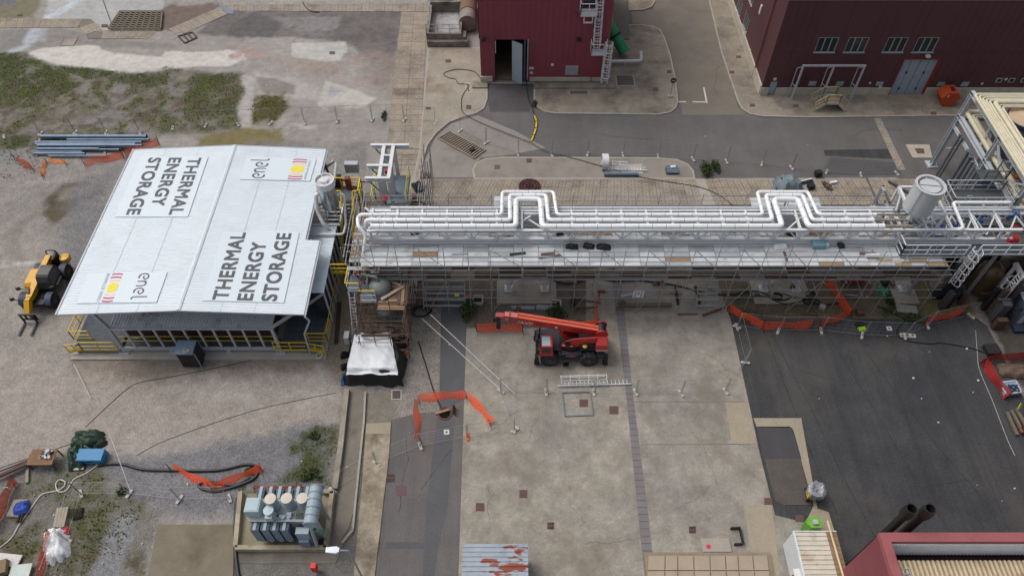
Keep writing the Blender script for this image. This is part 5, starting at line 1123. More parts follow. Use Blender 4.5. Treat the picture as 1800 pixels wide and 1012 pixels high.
# ---------------------------------------------------------------- insulated pipes
M_seam=mat('cladding_seam',(178,180,182),.4)
def pline(name,pts,r,label,m=M_pipe,group='insulated pipes on the bridge',fr=.3,n=12,bands=True,cat='pipe'):
    P=fillet(pts,fr,5); mb=MB(); mb.tube(P,r,n)
    if bands:   # overlapping sheet joints every metre or so
        for a,b in zip(P[:-1],P[1:]):
            L=(b-a).length
            if L>1.5:
                d=(b-a).normalized(); k=.7
                while k<L-.3: mb.tube([a+d*k,a+d*(k+.05)],r*1.03,n,1); k+=1.05
    return solo(mb,name,[m,M_seam],label,cat,group)
def g8(u,v): return G(u,v,ZP)
yA,yB,yC=40.56,39.98,39.32
def line3(y,yl,us,xl,xr,pre=(),z=ZP):
    return list(pre)+[Vector((xl,y,z))]+[q for a,b,c,d in us for q in (Vector((a,y,z)),Vector((b,yl,z)),Vector((c,yl,z)),Vector((d,y,z)))]+[Vector((xr,y,z))]
X=lambda u,v:g8(u,v).x
pline('insulated_pipe',line3(yC,42.24,[(X(907,396),X(907,350),X(950,350),X(953,396)),(X(1375,397),X(1360,350),X(1402,350),X(1421,397))],X(652,396),X(1554,398)),.215,'thickest white pipe, front of the three on the bridge, innermost at both loops',fr=.35)
pline('insulated_pipe',line3(yB,42.69,[(X(897,386),X(896,343),X(960,343),X(964,386)),(X(1358,387),X(1346,343),X(1411,343),X(1428,387))],X(643,387),X(1536,387),[Vector((X(643,387)-.15,yB-.1,6.8))]),.165,'middle white pipe of the three on the bridge, second out at both loops')
pline('insulated_pipe',line3(yA,43.07,[(X(882,376),X(883,337),X(973,337),X(979,376)),(X(1341,377),X(1331,337),X(1420,337),X(1438,377))],X(634,378),X(1540,377),[G(636,462,5.3),G(643,412,7.2),Vector((X(628,394),39.6,7.7)),Vector((X(630,378)-.1,yA-.1,7.75))]),.135,'thinnest rearmost white pipe with the widest loops, dropping to the grey vessel')
pline('steel_pipe',[(X(684,368),41.75,7.5),(42,41.75,7.5)],.15,'upper grey steel pipe behind the white ones on the bridge',mat('pipe_galv',(204,209,214),.35,.3,var=.06),'grey pipes on the bridge')
pline('steel_pipe',[(X(690,373)-1,41.3,7.3),(42,41.3,7.3)],.13,'lower grey steel pipe running close under the rearmost pipes',mat('pipe_galv2',(212,216,220),.35,.2,var=.06),'grey pipes on the bridge')
for k,(xe,y,r) in enumerate(((X(1554,398),yC,.12),(X(1536,387),yB,.1),(X(1540,377),yA,.09))):
    mb=MB(); mb.tube([(xe,y,ZP),(xe+2.2+.4*k,y,ZP)],r,10); mb.tube([(xe+.5,y,ZP),(xe+.62,y,ZP)],r*1.7,12); mb.tube([(xe+1.5,y,ZP),(xe+1.62,y,ZP)],r*1.7,12)
    solo(mb,'bare_pipe',mat('bare_pipe',(150,142,128),.6,.2,var=.2,scale=3),['bare pipe end sticking out of the thick front insulated pipe','bare pipe end sticking out of the middle insulated pipe','bare pipe end sticking out of the thin rear insulated pipe'][k],'pipe end','bare pipe ends')
# things lying on the deck
from mathutils import noise as mnz
def tarp(c,sx,sy,h,rz_,m,label,seed=1,cat='tarpaulin',name='tarpaulin',n=9,group=None):
    n=n*2+1; rs=random.Random(seed); mb=MB(); v=[]; cr,sr=math.cos(rz_),math.sin(rz_)
    off=[[max(-1,min(1,1.5*mnz.noise(Vector((i*4.2/n,j*4.2/n,seed*3.7)))+.9*mnz.noise(Vector((i*9/n+j*3/n,j*8/n,seed*1.3))))) for i in range(n)] for j in range(n)]
    for j in range(n):
        for i in range(n):
            a=i/(n-1)*2-1; b=j/(n-1)*2-1; e=max(abs(a),abs(b)); z=h*(1-e**3)*(0.75+.25*off[j][i]) if e<1 else 0.0
            x=a*sx/2*(1-.12*b*b)*(1+.14*off[(j+3)%n][i]); y=b*sy/2*(1-.12*a*a)*(1+.14*off[j][(i+4)%n]); v.append((c[0]+x*cr-y*sr,c[1]+x*sr+y*cr,c[2]+z+.004))
    mb.add(v,[[j*n+i,j*n+i+1,(j+1)*n+i+1,(j+1)*n+i] for j in range(n-1) for i in range(n-1)],0,True); mb.poly([v[0],v[(n-1)*n],v[n*n-1],v[n-1]])
    return solo(mb,name,m,label,cat,group)
M_tarpb=mat('black_tarp',(34,36,42),.45,var=.25,scale=3)
for u,v,sx,sy,lb in ((1006,434,1.05,.55,'leftmost of three black bags on the deck edge of the bridge'),(1035,433,.95,.6,'middle of three black bags on the deck edge of the bridge'),(1061,435,1.1,.6,'rightmost of three black bags on the deck edge of the bridge'),(984,409,.7,.6,'black bag inside the truss to the right of the left loop'),(729,408,.7,.6,'black bag inside the truss near its left end'),(1390,411,.8,.6,'black bag inside the truss under the right loop'),(1478,432,.5,.6,'small black bag on the deck right of the blue box')):
    tarp(G(u,v,6.03),sx,sy,.35,.1*(u%5-2),M_tarpb,lb,seed=u,cat='bag',name='black_bag',group='black bags on the bridge deck')
mb=MB(); p=G(1438,433,6.05); mb.cbox(p+Vector((0,0,.2)),1.0,.55,.4); mb.cbox(p+Vector((.65,0,.15)),.25,.3,.3,mi=1); solo(mb,'box',[mat('box_teal',(116,160,172),.5),M_gw],'pale blue box on the deck below the right pipe loop','box')
p=G(1372,434,6.05); tarp(p,1.1,.6,.3,.1,mat('tarp_white',(214,218,222),.6,var=.1),'crumpled white sheet on the deck left of the blue box',seed=77)
mb=MB(); p=G(1532,451,6.05); mb.tube([p+Vector((-.5,0,.15)),p+Vector((.5,0,.15))],.15,10); solo(mb,'pipe_section',M_gw,'short white pipe section lying on the deck near the right end','pipe')
rs=random.Random(71)
for k in range(14):
    u=rs.uniform(690,1540); v=rs.choice((408,412,436,446,450)); p=G(u,v,6.06); mb=MB(); L_=rs.uniform(.5,1.9); a=rs.choice((0,0,.1,1.5))+rs.uniform(-.1,.1)
    if k%3: mb.cbox(p,L_,rs.uniform(.12,.3),.05,a)
    else: d=Vector((math.cos(a),math.sin(a),0))*L_/2; mb.tube([p-d,p+d],.05,6)
    solo(mb,'loose_board' if k%3 else 'loose_tube',rs.choice((M_wood,M_woodd,M_galv,M_blk)) if k%3 else M_scaf,'loose board lying on the deck of the pipe bridge' if k%3 else 'loose scaffold tube lying on the deck of the pipe bridge','board' if k%3 else 'tube','loose boards on the bridge deck' if k%3 else 'loose tubes on the bridge deck')
# ---------------------------------------------------------------- scaffold round the bridge
YS=36.9; sc_=thing('scaffold','long tube scaffold with board decks along the front of the pipe bridge','scaffold',((xL+xR)/2,YS,0))
us=[620,652,694,736,778,821,861,918,975,1017,1059,1100,1141,1183,1224,1266,1308,1350,1392,1433,1475,1517,1560,1602,1645,1690]
SX=[F(u,440,YS).x for u in us]; rs=random.Random(5)
for i,x in enumerate(SX):
    mb=MB(); mb.tube([(x,YS,0),(x+rs.uniform(-.04,.04),YS,8.2+rs.uniform(-.3,.4))],.029,6); mb.build('standard',M_scaf,sc_)
    if i%2==0: mb=MB(); mb.tube([(x,38.9,0),(x,38.9,5.8)],.029,6); mb.build('standard',M_scaf,sc_)
    mb=MB(); mb.tube([(x,43.55,0),(x,43.55,7.35)],.029,6); mb.build('standard',M_scaf,sc_)
zl=[F(900,v,YS).z for v in (451,459,474,482,508,522)]
for z in zl+[7.2]: mb=MB(); mb.tube([(SX[0]-.2,YS-.05,z),(SX[-1]+.6,YS-.05,z)],.029,6); mb.build('ledger',M_scaf,sc_)
for z in (6.5,7.05,5.8): mb=MB(); mb.tube([(SX[0]-.2,43.6,z),(SX[-1]+.6,43.6,z)],.029,6); mb.build('ledger',M_scaf,sc_)
for y,z in ((38.95,4.2),(38.95,2.6)): mb=MB(); mb.tube([(SX[1],y,z),(SX[-1],y,z)],.029,6); mb.build('ledger',M_scaf,sc_)
mb=MB()
for x in SX:
    for z in (4.25,2.6): mb.tube([(x+.06,YS-.2,z),(x+.06,39.1,z)],.029,6)
    mb.tube([(x+.06,YS-.2,5.86),(x+.06,43.7,5.86)],.029,6)
tag(mb.build('transom',M_scaf,sc_))
for i in (1,4,7,9,11,13,15,17,19,21): mb=MB(); mb.tube([(SX[i]+.05,YS+.06,5.9),(SX[i-1],YS+.06,7.9)],.028,6); mb.build('brace',M_scaf,sc_)
for i in (3,6,9,12,16,19): mb=MB(); mb.tube([(SX[i],YS+.06,.2),(SX[i+1],YS+.06,4.2)],.028,6); mb.build('brace',M_scaf,sc_)
mb=MB(); decking(mb,SX[1],SX[-1],YS+.05,38.3,4.4,1.9,.33,(4,5,3,.8),seed=11,gap=.05); mb.build('deck_board',[M_woodd,mat('grey_board',(136,134,132),.85,var=.2,scale=2),mat('light_board',(150,136,116),.85,var=.2,scale=2),mat('red_board',(98,58,42),.85,var=.2)],sc_)
mb=MB()
for i in range(1,len(SX)-1): mb.box(SX[i]+.05,SX[i+1]-.05,YS-.02,YS+.02,4.42,4.58)
mb.build('toe_board',M_galv,sc_)
mb=MB(); 
for i in range(1,len(SX)-1): mb.box(SX[i]+.03,SX[i+1]-.03,YS-.0,YS+.03,6.0,6.16)
mb.build('toe_board',M_galv,sc_)
for u0,u1 in ((740,815),(1234,1270)):
    xa,xb=F(u0,520,YS).x,F(u1,520,YS).x; mb=MB()
    for k in range(5): mb.box(xa,xb,YS+.4+.3*k,YS+.6+.3*k,.4+.45*k,.46+.45*k)
    mb.bar((xa,YS+.4,.2),(xa,YS+1.8,2.6),.06,.12); mb.bar((xb,YS+.4,.2),(xb,YS+1.8,2.6),.06,.12); mb.build('scaffold_stair',M_scaf,sc_)
# cluster of tubes at the left end of the scaffold
for k in range(16):
    u=rs.uniform(606,650); v=rs.uniform(350,478); p=G(u,v,4.5); 
    mb=MB(); mb.tube([(p.x,p.y,0),(p.x+rs.uniform(-.1,.1),p.y,6.6+rs.uniform(-.6,.8))],.029,6); mb.build('standard',M_scaf,sc_)
for z in (1.8,3.4,5.0,6.2,7.0):
    for xx in (SX[0]-.1,SX[0]-.9): mb=MB(); mb.tube([(xx,37,z),(xx,44.2,z)],.029,6); mb.build('ledger',M_scaf,sc_)
    mb=MB(); mb.tube([(SX[0]-1.0,38.2,z+.1),(SX[1]+.5,38.2,z+.1)],.029,6); mb.build('ledger',M_scaf,sc_)
mb=MB(); decking(mb,SX[0]-.9,SX[1]+.2,37.1,43.3,5.4,1.2,.4,(3,3,3),seed=21,gap=.05); mb.build('deck_board',[M_deckg,M_wood,mat('light_board',(138,124,106))],sc_)
rs=random.Random(88)
for k in range(34):
    x=rs.uniform(-9,29); y=rs.uniform(36.2,42.6); L_=rs.uniform(.4,2.2); a=rs.uniform(-.5,.5); mb=MB()
    if k%4==0: q=Vector((x,y,.12)); d=Vector((math.cos(a),math.sin(a),0))*L_/2; mb.tube([q-d,q+d],.06,6)
    elif k%4==1: mb.cbox((x,y,.25),rs.uniform(.3,.8),rs.uniform(.3,.6),.35,a)
    else: mb.cbox((x,y,.1),L_,rs.uniform(.15,.35),.08,a)
    n_,l_=(('tube','rusty tube lying on the ground under the pipe bridge'),('crate','small crate standing under the pipe bridge'),('plank','weathered plank on the ground under the pipe bridge'),('plank','weathered plank on the ground under the pipe bridge'))[k%4]
    solo(mb,'old_'+n_,rs.choice((M_wood,M_woodd,M_scafb,M_deckg,mat('rust_scrap',(104,66,48),.9,var=.25))),l_,n_,n_+'s under the pipe bridge')
# safety notice hung on the scaffold
mb=MB(); c=F(1122,517,YS-.08); mb.cbox(c,.85,.02,.85,mi=0)
for i in range(3):
    for j in range(3): 
        if (i,j)==(1,0): continue
        mb.lathe((0,0,0),[],3) if False else None
        p=c+Vector(((i-1)*.24,-.014,(j-1)*.26)); mb.poly([(p.x+.085*math.cos(q*.628),p.y,p.z+.085*math.sin(q*.628)) for q in range(10)],1 if j else 2)
solo(mb,'safety_notice',[M_gw,mat('notice_blue',(60,84,140),.6),mat('notice_dark',(60,50,50),.6)],'white safety notice with rows of round symbols hung on the scaffold','notice')
mb=MB(); c=F(803,518,YS-.06); mb.cbox(c,.35,.02,.4); solo(mb,'safety_notice',mat('notice_yellow',(214,196,90),.6),'small yellow and white tag on the scaffold stair','notice')
# ---------------------------------------------------------------- grey vessel with platform under the left end
vs_=thing('receiver_vessel','domed grey-green vessel rising through wooden scaffold decks below the left end of the bridge','vessel',G(668,520))
M_ves=mat('vessel_grey',(116,124,120),.5,var=.12,scale=1.5); p=G(666,494,4.9); vs_.location=(p.x,p.y,0)
mb=MB(); mb.lathe((p.x,p.y,0),[(.85,.2),(.85,4.3)]+[(.85*math.cos(a),4.3+.6*math.sin(a)) for a in [math.pi/2*q/6 for q in range(7)]],24); mb.build('shell',M_ves,vs_)
mb=MB(); mb.tube(fillet([(p.x-.1,p.y,4.85),(p.x-.1,p.y+.1,5.25),(p.x-1.35,p.y+.4,5.25)],.25),.12,10); mb.build('outlet_pipe',M_ves,vs_)
q=G(676,541,2.2); mb=MB(); mb.lathe((q.x,q.y,.3),[(.5,0),(.5,1.5),(.46,1.6),(.62,1.6),(.62,1.75),(.3,1.95),(.02,1.98)],20); mb.bar((q.x-.4,q.y,2.3),(q.x+.4,q.y,2.3),.05); mb.build('manway',M_ves,vs_)
ws=thing('timber_scaffold','rusty scaffold with timber board decks wrapped round the grey vessel','scaffold',G(680,540)); 
c=[G(u,v,4.0) for u,v in ((650,470),(716,466),(712,538),(632,532))]; x0,x1,y0,y1=G(640,530,4).x,G(712,530,4).x,G(680,536,4).y,G(680,470,4).y
mb=MB(); rs=random.Random(9)
for k in range(7): yy=y0+.05+.28*k; mb.box(p.x+.75+rs.uniform(0,.15),x1+rs.uniform(-.1,.2),yy,yy+.25,3.95,4.0+rs.uniform(0,.04),rs.choice((0,0,1)))
for k in range(4): yy=y0-.3+.22*k; mb.box(x0+1.1,x1+.05,yy-.1,yy+.1,3.9,3.96,rs.choice((0,1)))
for k in range(3): mb.bar((x1-.5+.28*k,y0,4.06),(x1-.5+.28*k,y1,4.06),.24,.05,rs.choice((0,1)))
mb.bar((p.x+.6,p.y+.7,4.1),(p.x+1.6,p.y+.2,4.1),.25,.05,2); mb.bar((p.x+.2,p.y-1.2,4.15),(p.x+1.8,p.y+.1,4.15),.25,.05,2)
for k in range(5): mb.box(x0-.1,x1,y1-.05-.3*k,y1+.2-.3*k,3.0,3.05,1)
mb.build('timber_deck',[M_wood,M_woodd,mat('pale_plank',(172,156,138),.8,var=.15)],ws)
mb=MB()
for k in (0,2,4): mb.box(x0-.3,x1-.2-.4*(k%4),y0-1.6+.26*k,y0-1.4+.26*k,2.0,2.05,0)
for k in (0,3): mb.box(x0-.2+.3*k,x1,y0-2.3+.3*k,y0-2.08+.3*k,1.0,1.05,0)
rt=random.Random(6)
for k in range(7): a=Vector((rt.uniform(x0,x1),rt.uniform(y0-2.2,y0),rt.uniform(.1,2.6))); mb.bar(a,a+Vector((rt.uniform(-1.2,1.2),rt.uniform(-.6,.6),rt.uniform(-.2,.6))),.09,.06,0)
mb.build('timber_deck',[mat('dark_plank',(84,64,50),.9,var=.3,scale=2)],ws)
for x in (x0-.3,x0+.9,x0+2.1,x1+.15):
    for y in (y0-2.2,y0-.5,y1+.2): mb=MB(); mb.tube([(x,y,0),(x,y,5.2)],.035,6); mb.build('standard',M_scafb,ws)
for z in (1.2,2.2,3.3,4.4,5.0):
    for y in (y0-2.25,y0-.55,y1+.25): mb=MB(); mb.tube([(x0-.6,y,z),(x1+.5,y,z)],.032,6); mb.build('ledger',M_scafb,ws)
    for x in (x0-.35,x1+.2): mb=MB(); mb.tube([(x,y0-2.5,z+.07),(x,y1+.5,z+.07)],.032,6); mb.build('ledger',M_scafb,ws)
pl=thing('access_platform','small grey platform with yellow-topped rails and a white ladder beside the grey vessel','platform',G(625,520))
a=G(633,527,3.6); b_=G(661,500,3.6); mb=MB(); mb.box(a.x,b_.x+.2,a.y,b_.y,3.5,3.6); mb.box(a.x-1.1,a.x-.05,a.y+.8,a.y+2.6,3.5,3.6); mb.build('floor',mat('floor_slate',(106,122,134),.6,var=.1),pl)
mb=MB(); mb.box(a.x,b_.x+.2,a.y-.05,a.y-.003,3.35,3.6); railing(mb,[(b_.x+.2,a.y,3.6),(a.x,a.y,3.6),(a.x,a.y+.75,3.6),(a.x-1.1,a.y+.75,3.6),(a.x-1.1,a.y+2.6,3.6)],1.1,.03,1.0,0); mb.build('railing',M_gw,pl)
mb=MB(); z=Vector((0,0,1.13+3.6))
for q,w in (((b_.x+.2,a.y),(a.x,a.y)),((a.x,a.y+.75),(a.x-1.1,a.y+.75)),((a.x-1.1,a.y+.75),(a.x-1.1,a.y+2.6)),((a.x,a.y),(a.x,a.y+.75))): mb.bar((q[0],q[1],4.73),(w[0],w[1],4.73),.075)
mb.bar((a.x-1.2,a.y+2.7,4.7),(a.x-2.6,a.y+2.7,4.7),.08); mb.bar((a.x-1.2,a.y+2.7,4.2),(a.x-2.6,a.y+2.7,4.2),.06); mb.bar((a.x-1.2,a.y+2.7,3.7),(a.x-2.6,a.y+2.7,3.7),.03,.3); mb.build('top_rail',M_yel,pl)
mb=MB(); caged_ladder(mb,(a.x-.75,a.y-1.3,.1),(a.x-.75,a.y+.7,3.6),(0,-1,.4),.42,0); mb.build('ladder',M_gw,pl)
for xx,yy in ((a.x-1.05,a.y+.8),(a.x-1.05,a.y+2.5)): mb=MB(); mb.bar((xx,yy,0),(xx,yy,3.5),.1); mb.build('leg',M_gw,pl)
q=G(628,480,4.2); mb=MB(); mb.lathe(q,[(.02,-.35),(.2,-.3),(.22,.25),(.02,.35)],14); mb.tube([q+Vector((0,0,-.7)),q+Vector((0,0,-.3))],.06,8); solo(mb,'actuator',mat('valve_red',(170,30,40),.45),'red valve actuator by the platform of the grey vessel','valve')
# ---------------------------------------------------------------- white steel frame tower behind the bridge
ZT=6.5; ft=thing('frame_tower','open white steel frame tower with two long top beams behind the bridge','frame',G(685,320)); n0,n1,f0,f1=G(667,315,ZT),G(684,315,ZT),G(675,257,ZT),G(691,257,ZT)
xa,xb=(n0.x+f0.x)/2,(n1.x+f1.x)/2; ya,yb=n0.y,f0.y; ym=G(675,293,ZT).y
mb=MB()
for x in (xa,xb): mb=MB(); mb.ibeam((x,ya-.1,ZT),(x,yb+.1,ZT),.3,.34); mb.build('beam',M_gw,ft)
for y,l,r_ in ((ya,642,686),(ym,645,685),(yb,652,719)):
    mb=MB(); v=256 if y==yb else (293 if y==ym else 315); mb.ibeam((G(l,v,ZT).x,y,ZT+.02),(G(r_,v,ZT).x,y,ZT+.02),.26,.37); mb.build('beam',M_gw,ft)
mb=MB(); mb.ibeam((xa,(ym+yb)/2,ZT),(xb,(ym+yb)/2,ZT),.2,.3); mb.build('beam',M_gw,ft)
for x in (xa,xb):
    for y in (ya,ym,yb): mb=MB(); mb.ibeam((x,y,0),(x,y,ZT-.17),.28,.3); mb.build('column',M_gw,ft)
for y in (ya,ym,yb): mb=MB(); mb.bar((G(645,315,ZT).x+.2,y,ZT-.3),(xa,y,ZT-1.6),.1); mb.build('stay',M_galv,ft)
mb=MB(); mb.box(xa+.2,xb+1.2,ya+.2,yb-.4,3.3,3.4); mb.build('floor',mat('floor_slate',(106,122,134)),ft)
for x in (xa-1.0,xb+1.1): mb=MB(); railing(mb,[(x,ya,3.4),(x,yb-.3,3.4)],1.15,.03,1.4,.1); mb.build('railing',mat('pale_yellow',(206,204,104),.5),ft)
mb=MB()
for k in range(9): mb.box(xb+1.2,xb+2.1,ya-.2+.25*k,ya-.05+.25*k,.3+.3*k,.35+.3*k)
mb.build('step',M_woodd,ft)
for u,v,z,m_,lb in ((681,300,3.6,'valve_red','red valve wheel on the floor of the white frame tower'),(676,349,4.4,'valve_red','red valve wheel where the frame tower meets the scaffold')):
    q=G(u,v,z+.5); mb=MB(); mb.lathe(q,[(.02,-.2),(.28,-.16),(.28,.16),(.02,.2)],14); mb.tube([q+Vector((0,0,-.8)),q],.07,8); solo(mb,'valve_actuator',_M['valve_red'],lb,'valve','red valves')
q=G(682,279,3.9); mb=MB(); mb.lathe(q+Vector((0,0,-.4)),[(.3,0),(.3,.5),(.12,.7),(.12,.9),(.2,.9),(.02,1.05)],14); mb.tube([q+Vector((-.5,0,-.3)),q+Vector((.5,0,-.3))],.14,8); solo(mb,'green_valve',mat('valve_green',(62,120,88),.5),'green bodied valve between the top beams of the frame tower','valve')
rs=random.Random(31); fs=thing('tube_scaffold','thin tube scaffold on the right side of the white frame tower','scaffold',G(722,330))
for y in [ya-1+.9*k for k in range(8)]:
    for x in (xb+2.4,xb+3.0): mb=MB(); mb.tube([(x,y,0),(x+rs.uniform(-.1,.1),y,5.6+rs.uniform(0,.6))],.029,6); mb.build('standard',M_scaf if rs.random()<.6 else M_scafb,fs)
for z in (1.2,2.6,4,5.2):
    for x in (xb+2.36,xb+2.96): mb=MB(); mb.tube([(x,ya-1.2,z),(x,yb,z)],.029,6); mb.build('ledger',M_scaf,fs)
mb=MB(); decking(mb,xb+1.3,xb+2.9,ya,yb-1.5,2.2,1.0,.3,(2,1),seed=3,gap=.04); mb.build('deck_board',[M_wood,M_woodd],fs)
mb=MB(); 
for v0,x0_ in ((302,610),(312,606),(322,604),(335,600)): pass
for k in range(7): mb.bar((xa-2.9,ya-1.8+.6*k,1.2),(xa-.9,ya-1.8+.6*k,1.2),.14,.05); 
for x in (xa-2.8,xa-1.0): mb.bar((x,ya-2,1.1),(x,ya+2.2,1.1),.1); mb.bar((x,ya-1.9,0),(x,ya-1.9,1.1),.1); mb.bar((x,ya+2.1,0),(x,ya+2.1,1.1),.1)
solo(mb,'pipe_rest',M_galv,'low grey slatted rest left of the white frame tower','rack')
mb=MB(); q=G(632,320,2.4); mb.bar(q,q+Vector((1.2,0,0)),.08); mb.bar(q,q+Vector((0,-.9,0)),.08); mb.bar(q,q+Vector((0,0,-2.4)),.08); mb.bar(q+Vector((1.2,0,0)),q+Vector((1.2,0,-2.4)),.08); solo(mb,'angle_bars',M_blk,'thin black angled frame beside the white frame tower','frame')
tarp(G(735,330,.14),1.0,1.5,.8,.4,M_tarpb,'black covered heap at the foot of the tube scaffold',seed=12)
# round cast cover behind the left loop
mb=MB(); c=G(931,329,.14); 
for r0,r1 in ((.42,.6),(.72,.86),(.95,1.05)): mb.lathe((c.x,c.y,.15),[(r0,.02),(r0,.14),(r1,.14),(r1,.02)],28,0)
mb.lathe((c.x,c.y,.15),[(.0,.04),(1.0,.04)],28,1)
for k in range(6): a=k*math.pi/3; mb.bar((c.x+.1*math.cos(a),c.y+.1*math.sin(a),.27),(c.x+math.cos(a),c.y+math.sin(a),.27),.1,.06)
solo(mb,'round_grate',[mat('cast_red',(78,44,44),.7,var=.15),M_blk],'dark red round cast grate on the slabs behind the left pipe loop','grate')
# ---------------------------------------------------------------- process area on the right end of the bridge
tk=thing('surge_tank','pale grey upright tank with a flat domed lid on a white steel stand','tank',(31.3,41.2,0)); M_tank=mat('tank_aluminium',(190,194,197),.45,.05,var=.06,scale=1)
c=G(1636,326,11.0); c=Vector((c.x,c.y,0)); r=1.06; zb,zt=8.6,11.0
mb=MB(); mb.lathe(c,[(.02,zb-.25),(.7,zb-.2),(r,zb),(r,zt),(r+.06,zt),(r+.06,zt+.08),(r-.12,zt+.08),(r-.14,zt-.12)],32); mb.build('shell',M_tank,tk)
mb=MB(); mb.cyl(c+Vector((0,0,zt-.2)),c+Vector((0,0,zt-.1)),r-.13,n=36,mi=1); mb.cyl(c+Vector((0,0,zt-.099)),c+Vector((0,0,zt-.02)),.76,n=36,mi=0); mb.bar(c+Vector((-.76,.1,zt-.0)),c+Vector((.76,-.1,zt-.0)),.05,.04,1)
for k in range(8): a=k*math.pi/4; mb.bar(c+Vector((math.cos(a)*.78,math.sin(a)*.78,zt-.05)),c+Vector((math.cos(a)*.98,math.sin(a)*.98,zt-.02)),.04,.05,0)
mb.build('lid',[M_tank,mat('lid_ring',(120,122,122),.6)],tk)
mb=MB(); mb.bar(c+Vector((-.9,-r*.5-.15,zb)),c+Vector((-.9,-r*.5-.15,zt)),.02,.06); mb.build('seam',M_galv,tk)
fz=8.6; A=G(1578,329,fz); B=G(1600,377,fz); x0,x1=A.x+.1,G(1662,377,fz).x; y0,y1=B.y,A.y
for x in (x0,x1):
    for y in (y0,y1): mb=MB(); mb.bar((x,y,6.0),(x,y,fz),.16); mb.build('leg',M_gw,tk)
    mb=MB(); mb.bar((x,y0,fz),(x,y1,fz),.18); mb.build('stand_beam',M_gw,tk); mb=MB(); mb.bar((x,y0,6.3),(x,y1,fz-.1),.09); mb.build('bracing',M_gw,tk)
for y in (y0,y1): mb=MB(); mb.bar((x0,y,fz),(x1,y,fz),.18); mb.build('stand_beam',M_gw,tk)
mb=MB(); mb.bar((x0,y0,6.3),(x1,y0,fz-.1),.08); mb.build('bracing',M_gw,tk); mb=MB(); mb.bar((x1,y0+.1,6.3),(x0,y0+.1,fz-.1),.08); mb.build('bracing',M_gw,tk)
mb=MB(); q=G(1575,372,7.6); mb.tube([q,q+Vector((.5,1.2,.7))],.16,10); 
for k in range(3): mb.lathe(q+Vector((.05+.2*k,.1+.5*k,.0+.28*k)),[(.24,-.06),(.26,0),(.24,.06)],12)
solo(mb,'gate_valve',M_galv,'grey steel valve and pipe piece leaning at the tank stand','valve')
# white loop pipe with slanting legs right of the tank
mb=MB(); P=fillet([G(1672,403,7.3),G(1694,402,7.6),G(1675,356,8.3),G(1776,356,8.3),G(1778,362,7.6)],.25); mb.tube(P,.13,12); solo(mb,'insulated_pipe',M_pipe,'white bent pipe loop to the right of the surge tank','pipe','insulated pipes on the bridge')
# walkway with white railing along the front
wk=thing('walkway','dark floored walkway with a white railing in front of the process pipes','walkway',(33,39,0)); zw=6.15; p0,p1=F(1576,432,38.9),F(1845,432,38.9)
mb=MB(); mb.box(p0.x,48,38.0,39.15,zw-.1,zw); mb.build('floor',mat('walkway_dark',(66,76,84),.7,var=.15,scale=2,fine=.2,fscale=25),wk)
mb=MB(); xg=F(1712,440,38).x; railing(mb,[(p0.x,39.1,zw),(p0.x,38.0,zw),(xg-.5,38.0,zw)],1.15,.035,1.1,.14); railing(mb,[(xg+.4,38.0,zw),(48,38.0,zw)],1.15,.035,1.1,.14); mb.build('railing',M_gw,wk)
mb=MB(); caged_ladder(mb,(xg,37.85,2.9),(xg,37.85,zw+1.15),(0,-1,0),.5,.42,.1,r=.04,hoop=.75); mb.build('ladder',M_gw,wk)
for x in (p0.x+.3,xg-2,xg+3,46): mb=MB(); mb.bar((x,39.0,0),(x,39.0,zw-.1),.2); mb.build('column',M_galv,wk)
# upper access platforms behind
ap=thing('upper_platform','grey platform with tubular rails between the tank and the tall pipe rack','platform',(37.5,44.3,0)); zz=6.4
mb=MB(); mb.box(35.6,40.6,42.9,44.9,zz-.1,zz); mb.build('floor',mat('grating_dim',(74,78,80),.8,var=.25,scale=2),ap)
mb=MB(); railing(mb,[(35.6,42.9,zz),(40.6,42.9,zz),(40.6,44.9,zz),(35.6,44.9,zz),(35.6,42.9,zz)],1.1,.035,1.2,.12); mb.build('railing',M_lg,ap)
mb=MB(); railing(mb,[(38.6,45.0,zz+.9),(40.4,45.0,zz+.9),(40.4,46.4,zz+.9)],1.1,.035,1.0,.12); mb.box(38.6,40.4,45.0,46.4,zz+.8,zz+.9); mb.build('raised_deck',mat('grating_dim',(74,78,80)),ap)
for x in (35.8,38.2,40.4):
    for y in (43.0,44.8): mb=MB(); mb.bar((x,y,0),(x,y,zz-.1),.16); mb.build('column',M_galv,ap)
# process pipework and valves on the deck
M_vb=mat('valve_blue',(44,80,146),.45,var=.1); vr=_M['valve_red']
def valve(p,m,label,grp,s=1.0):
    s*=.68
    t=thing('hand_valve',label,'valve',p,0,grp); mb=MB(); mb.tube([p+Vector((-.35*s,0,.1)),p+Vector((.35*s,0,.1))],.12*s,10); mb.lathe(p,[(.14*s,-.1),(.2*s,.1),(.14*s,.3*s),(.07*s,.35*s),(.07*s,.6*s)],12)
    for k in(-1,1): mb.tube([p+Vector((k*.35*s,0,.1)),p+Vector((k*.42*s,0,.1))],.22*s,12)
    mb.build('body',m,t); mb=MB(); n=14; q=p+Vector((0,0,.62*s))
    mb.tube([q+Vector((math.cos(2*math.pi*k/n)*.26*s,math.sin(2*math.pi*k/n)*.26*s,0)) for k in range(n+1)],.035*s,6)
    for k in range(3): a=k*math.pi/3; d=Vector((math.cos(a)*.25*s,math.sin(a)*.25*s,0)); mb.bar(q-d,q+d,.04*s)
    mb.build('handwheel',m,t)
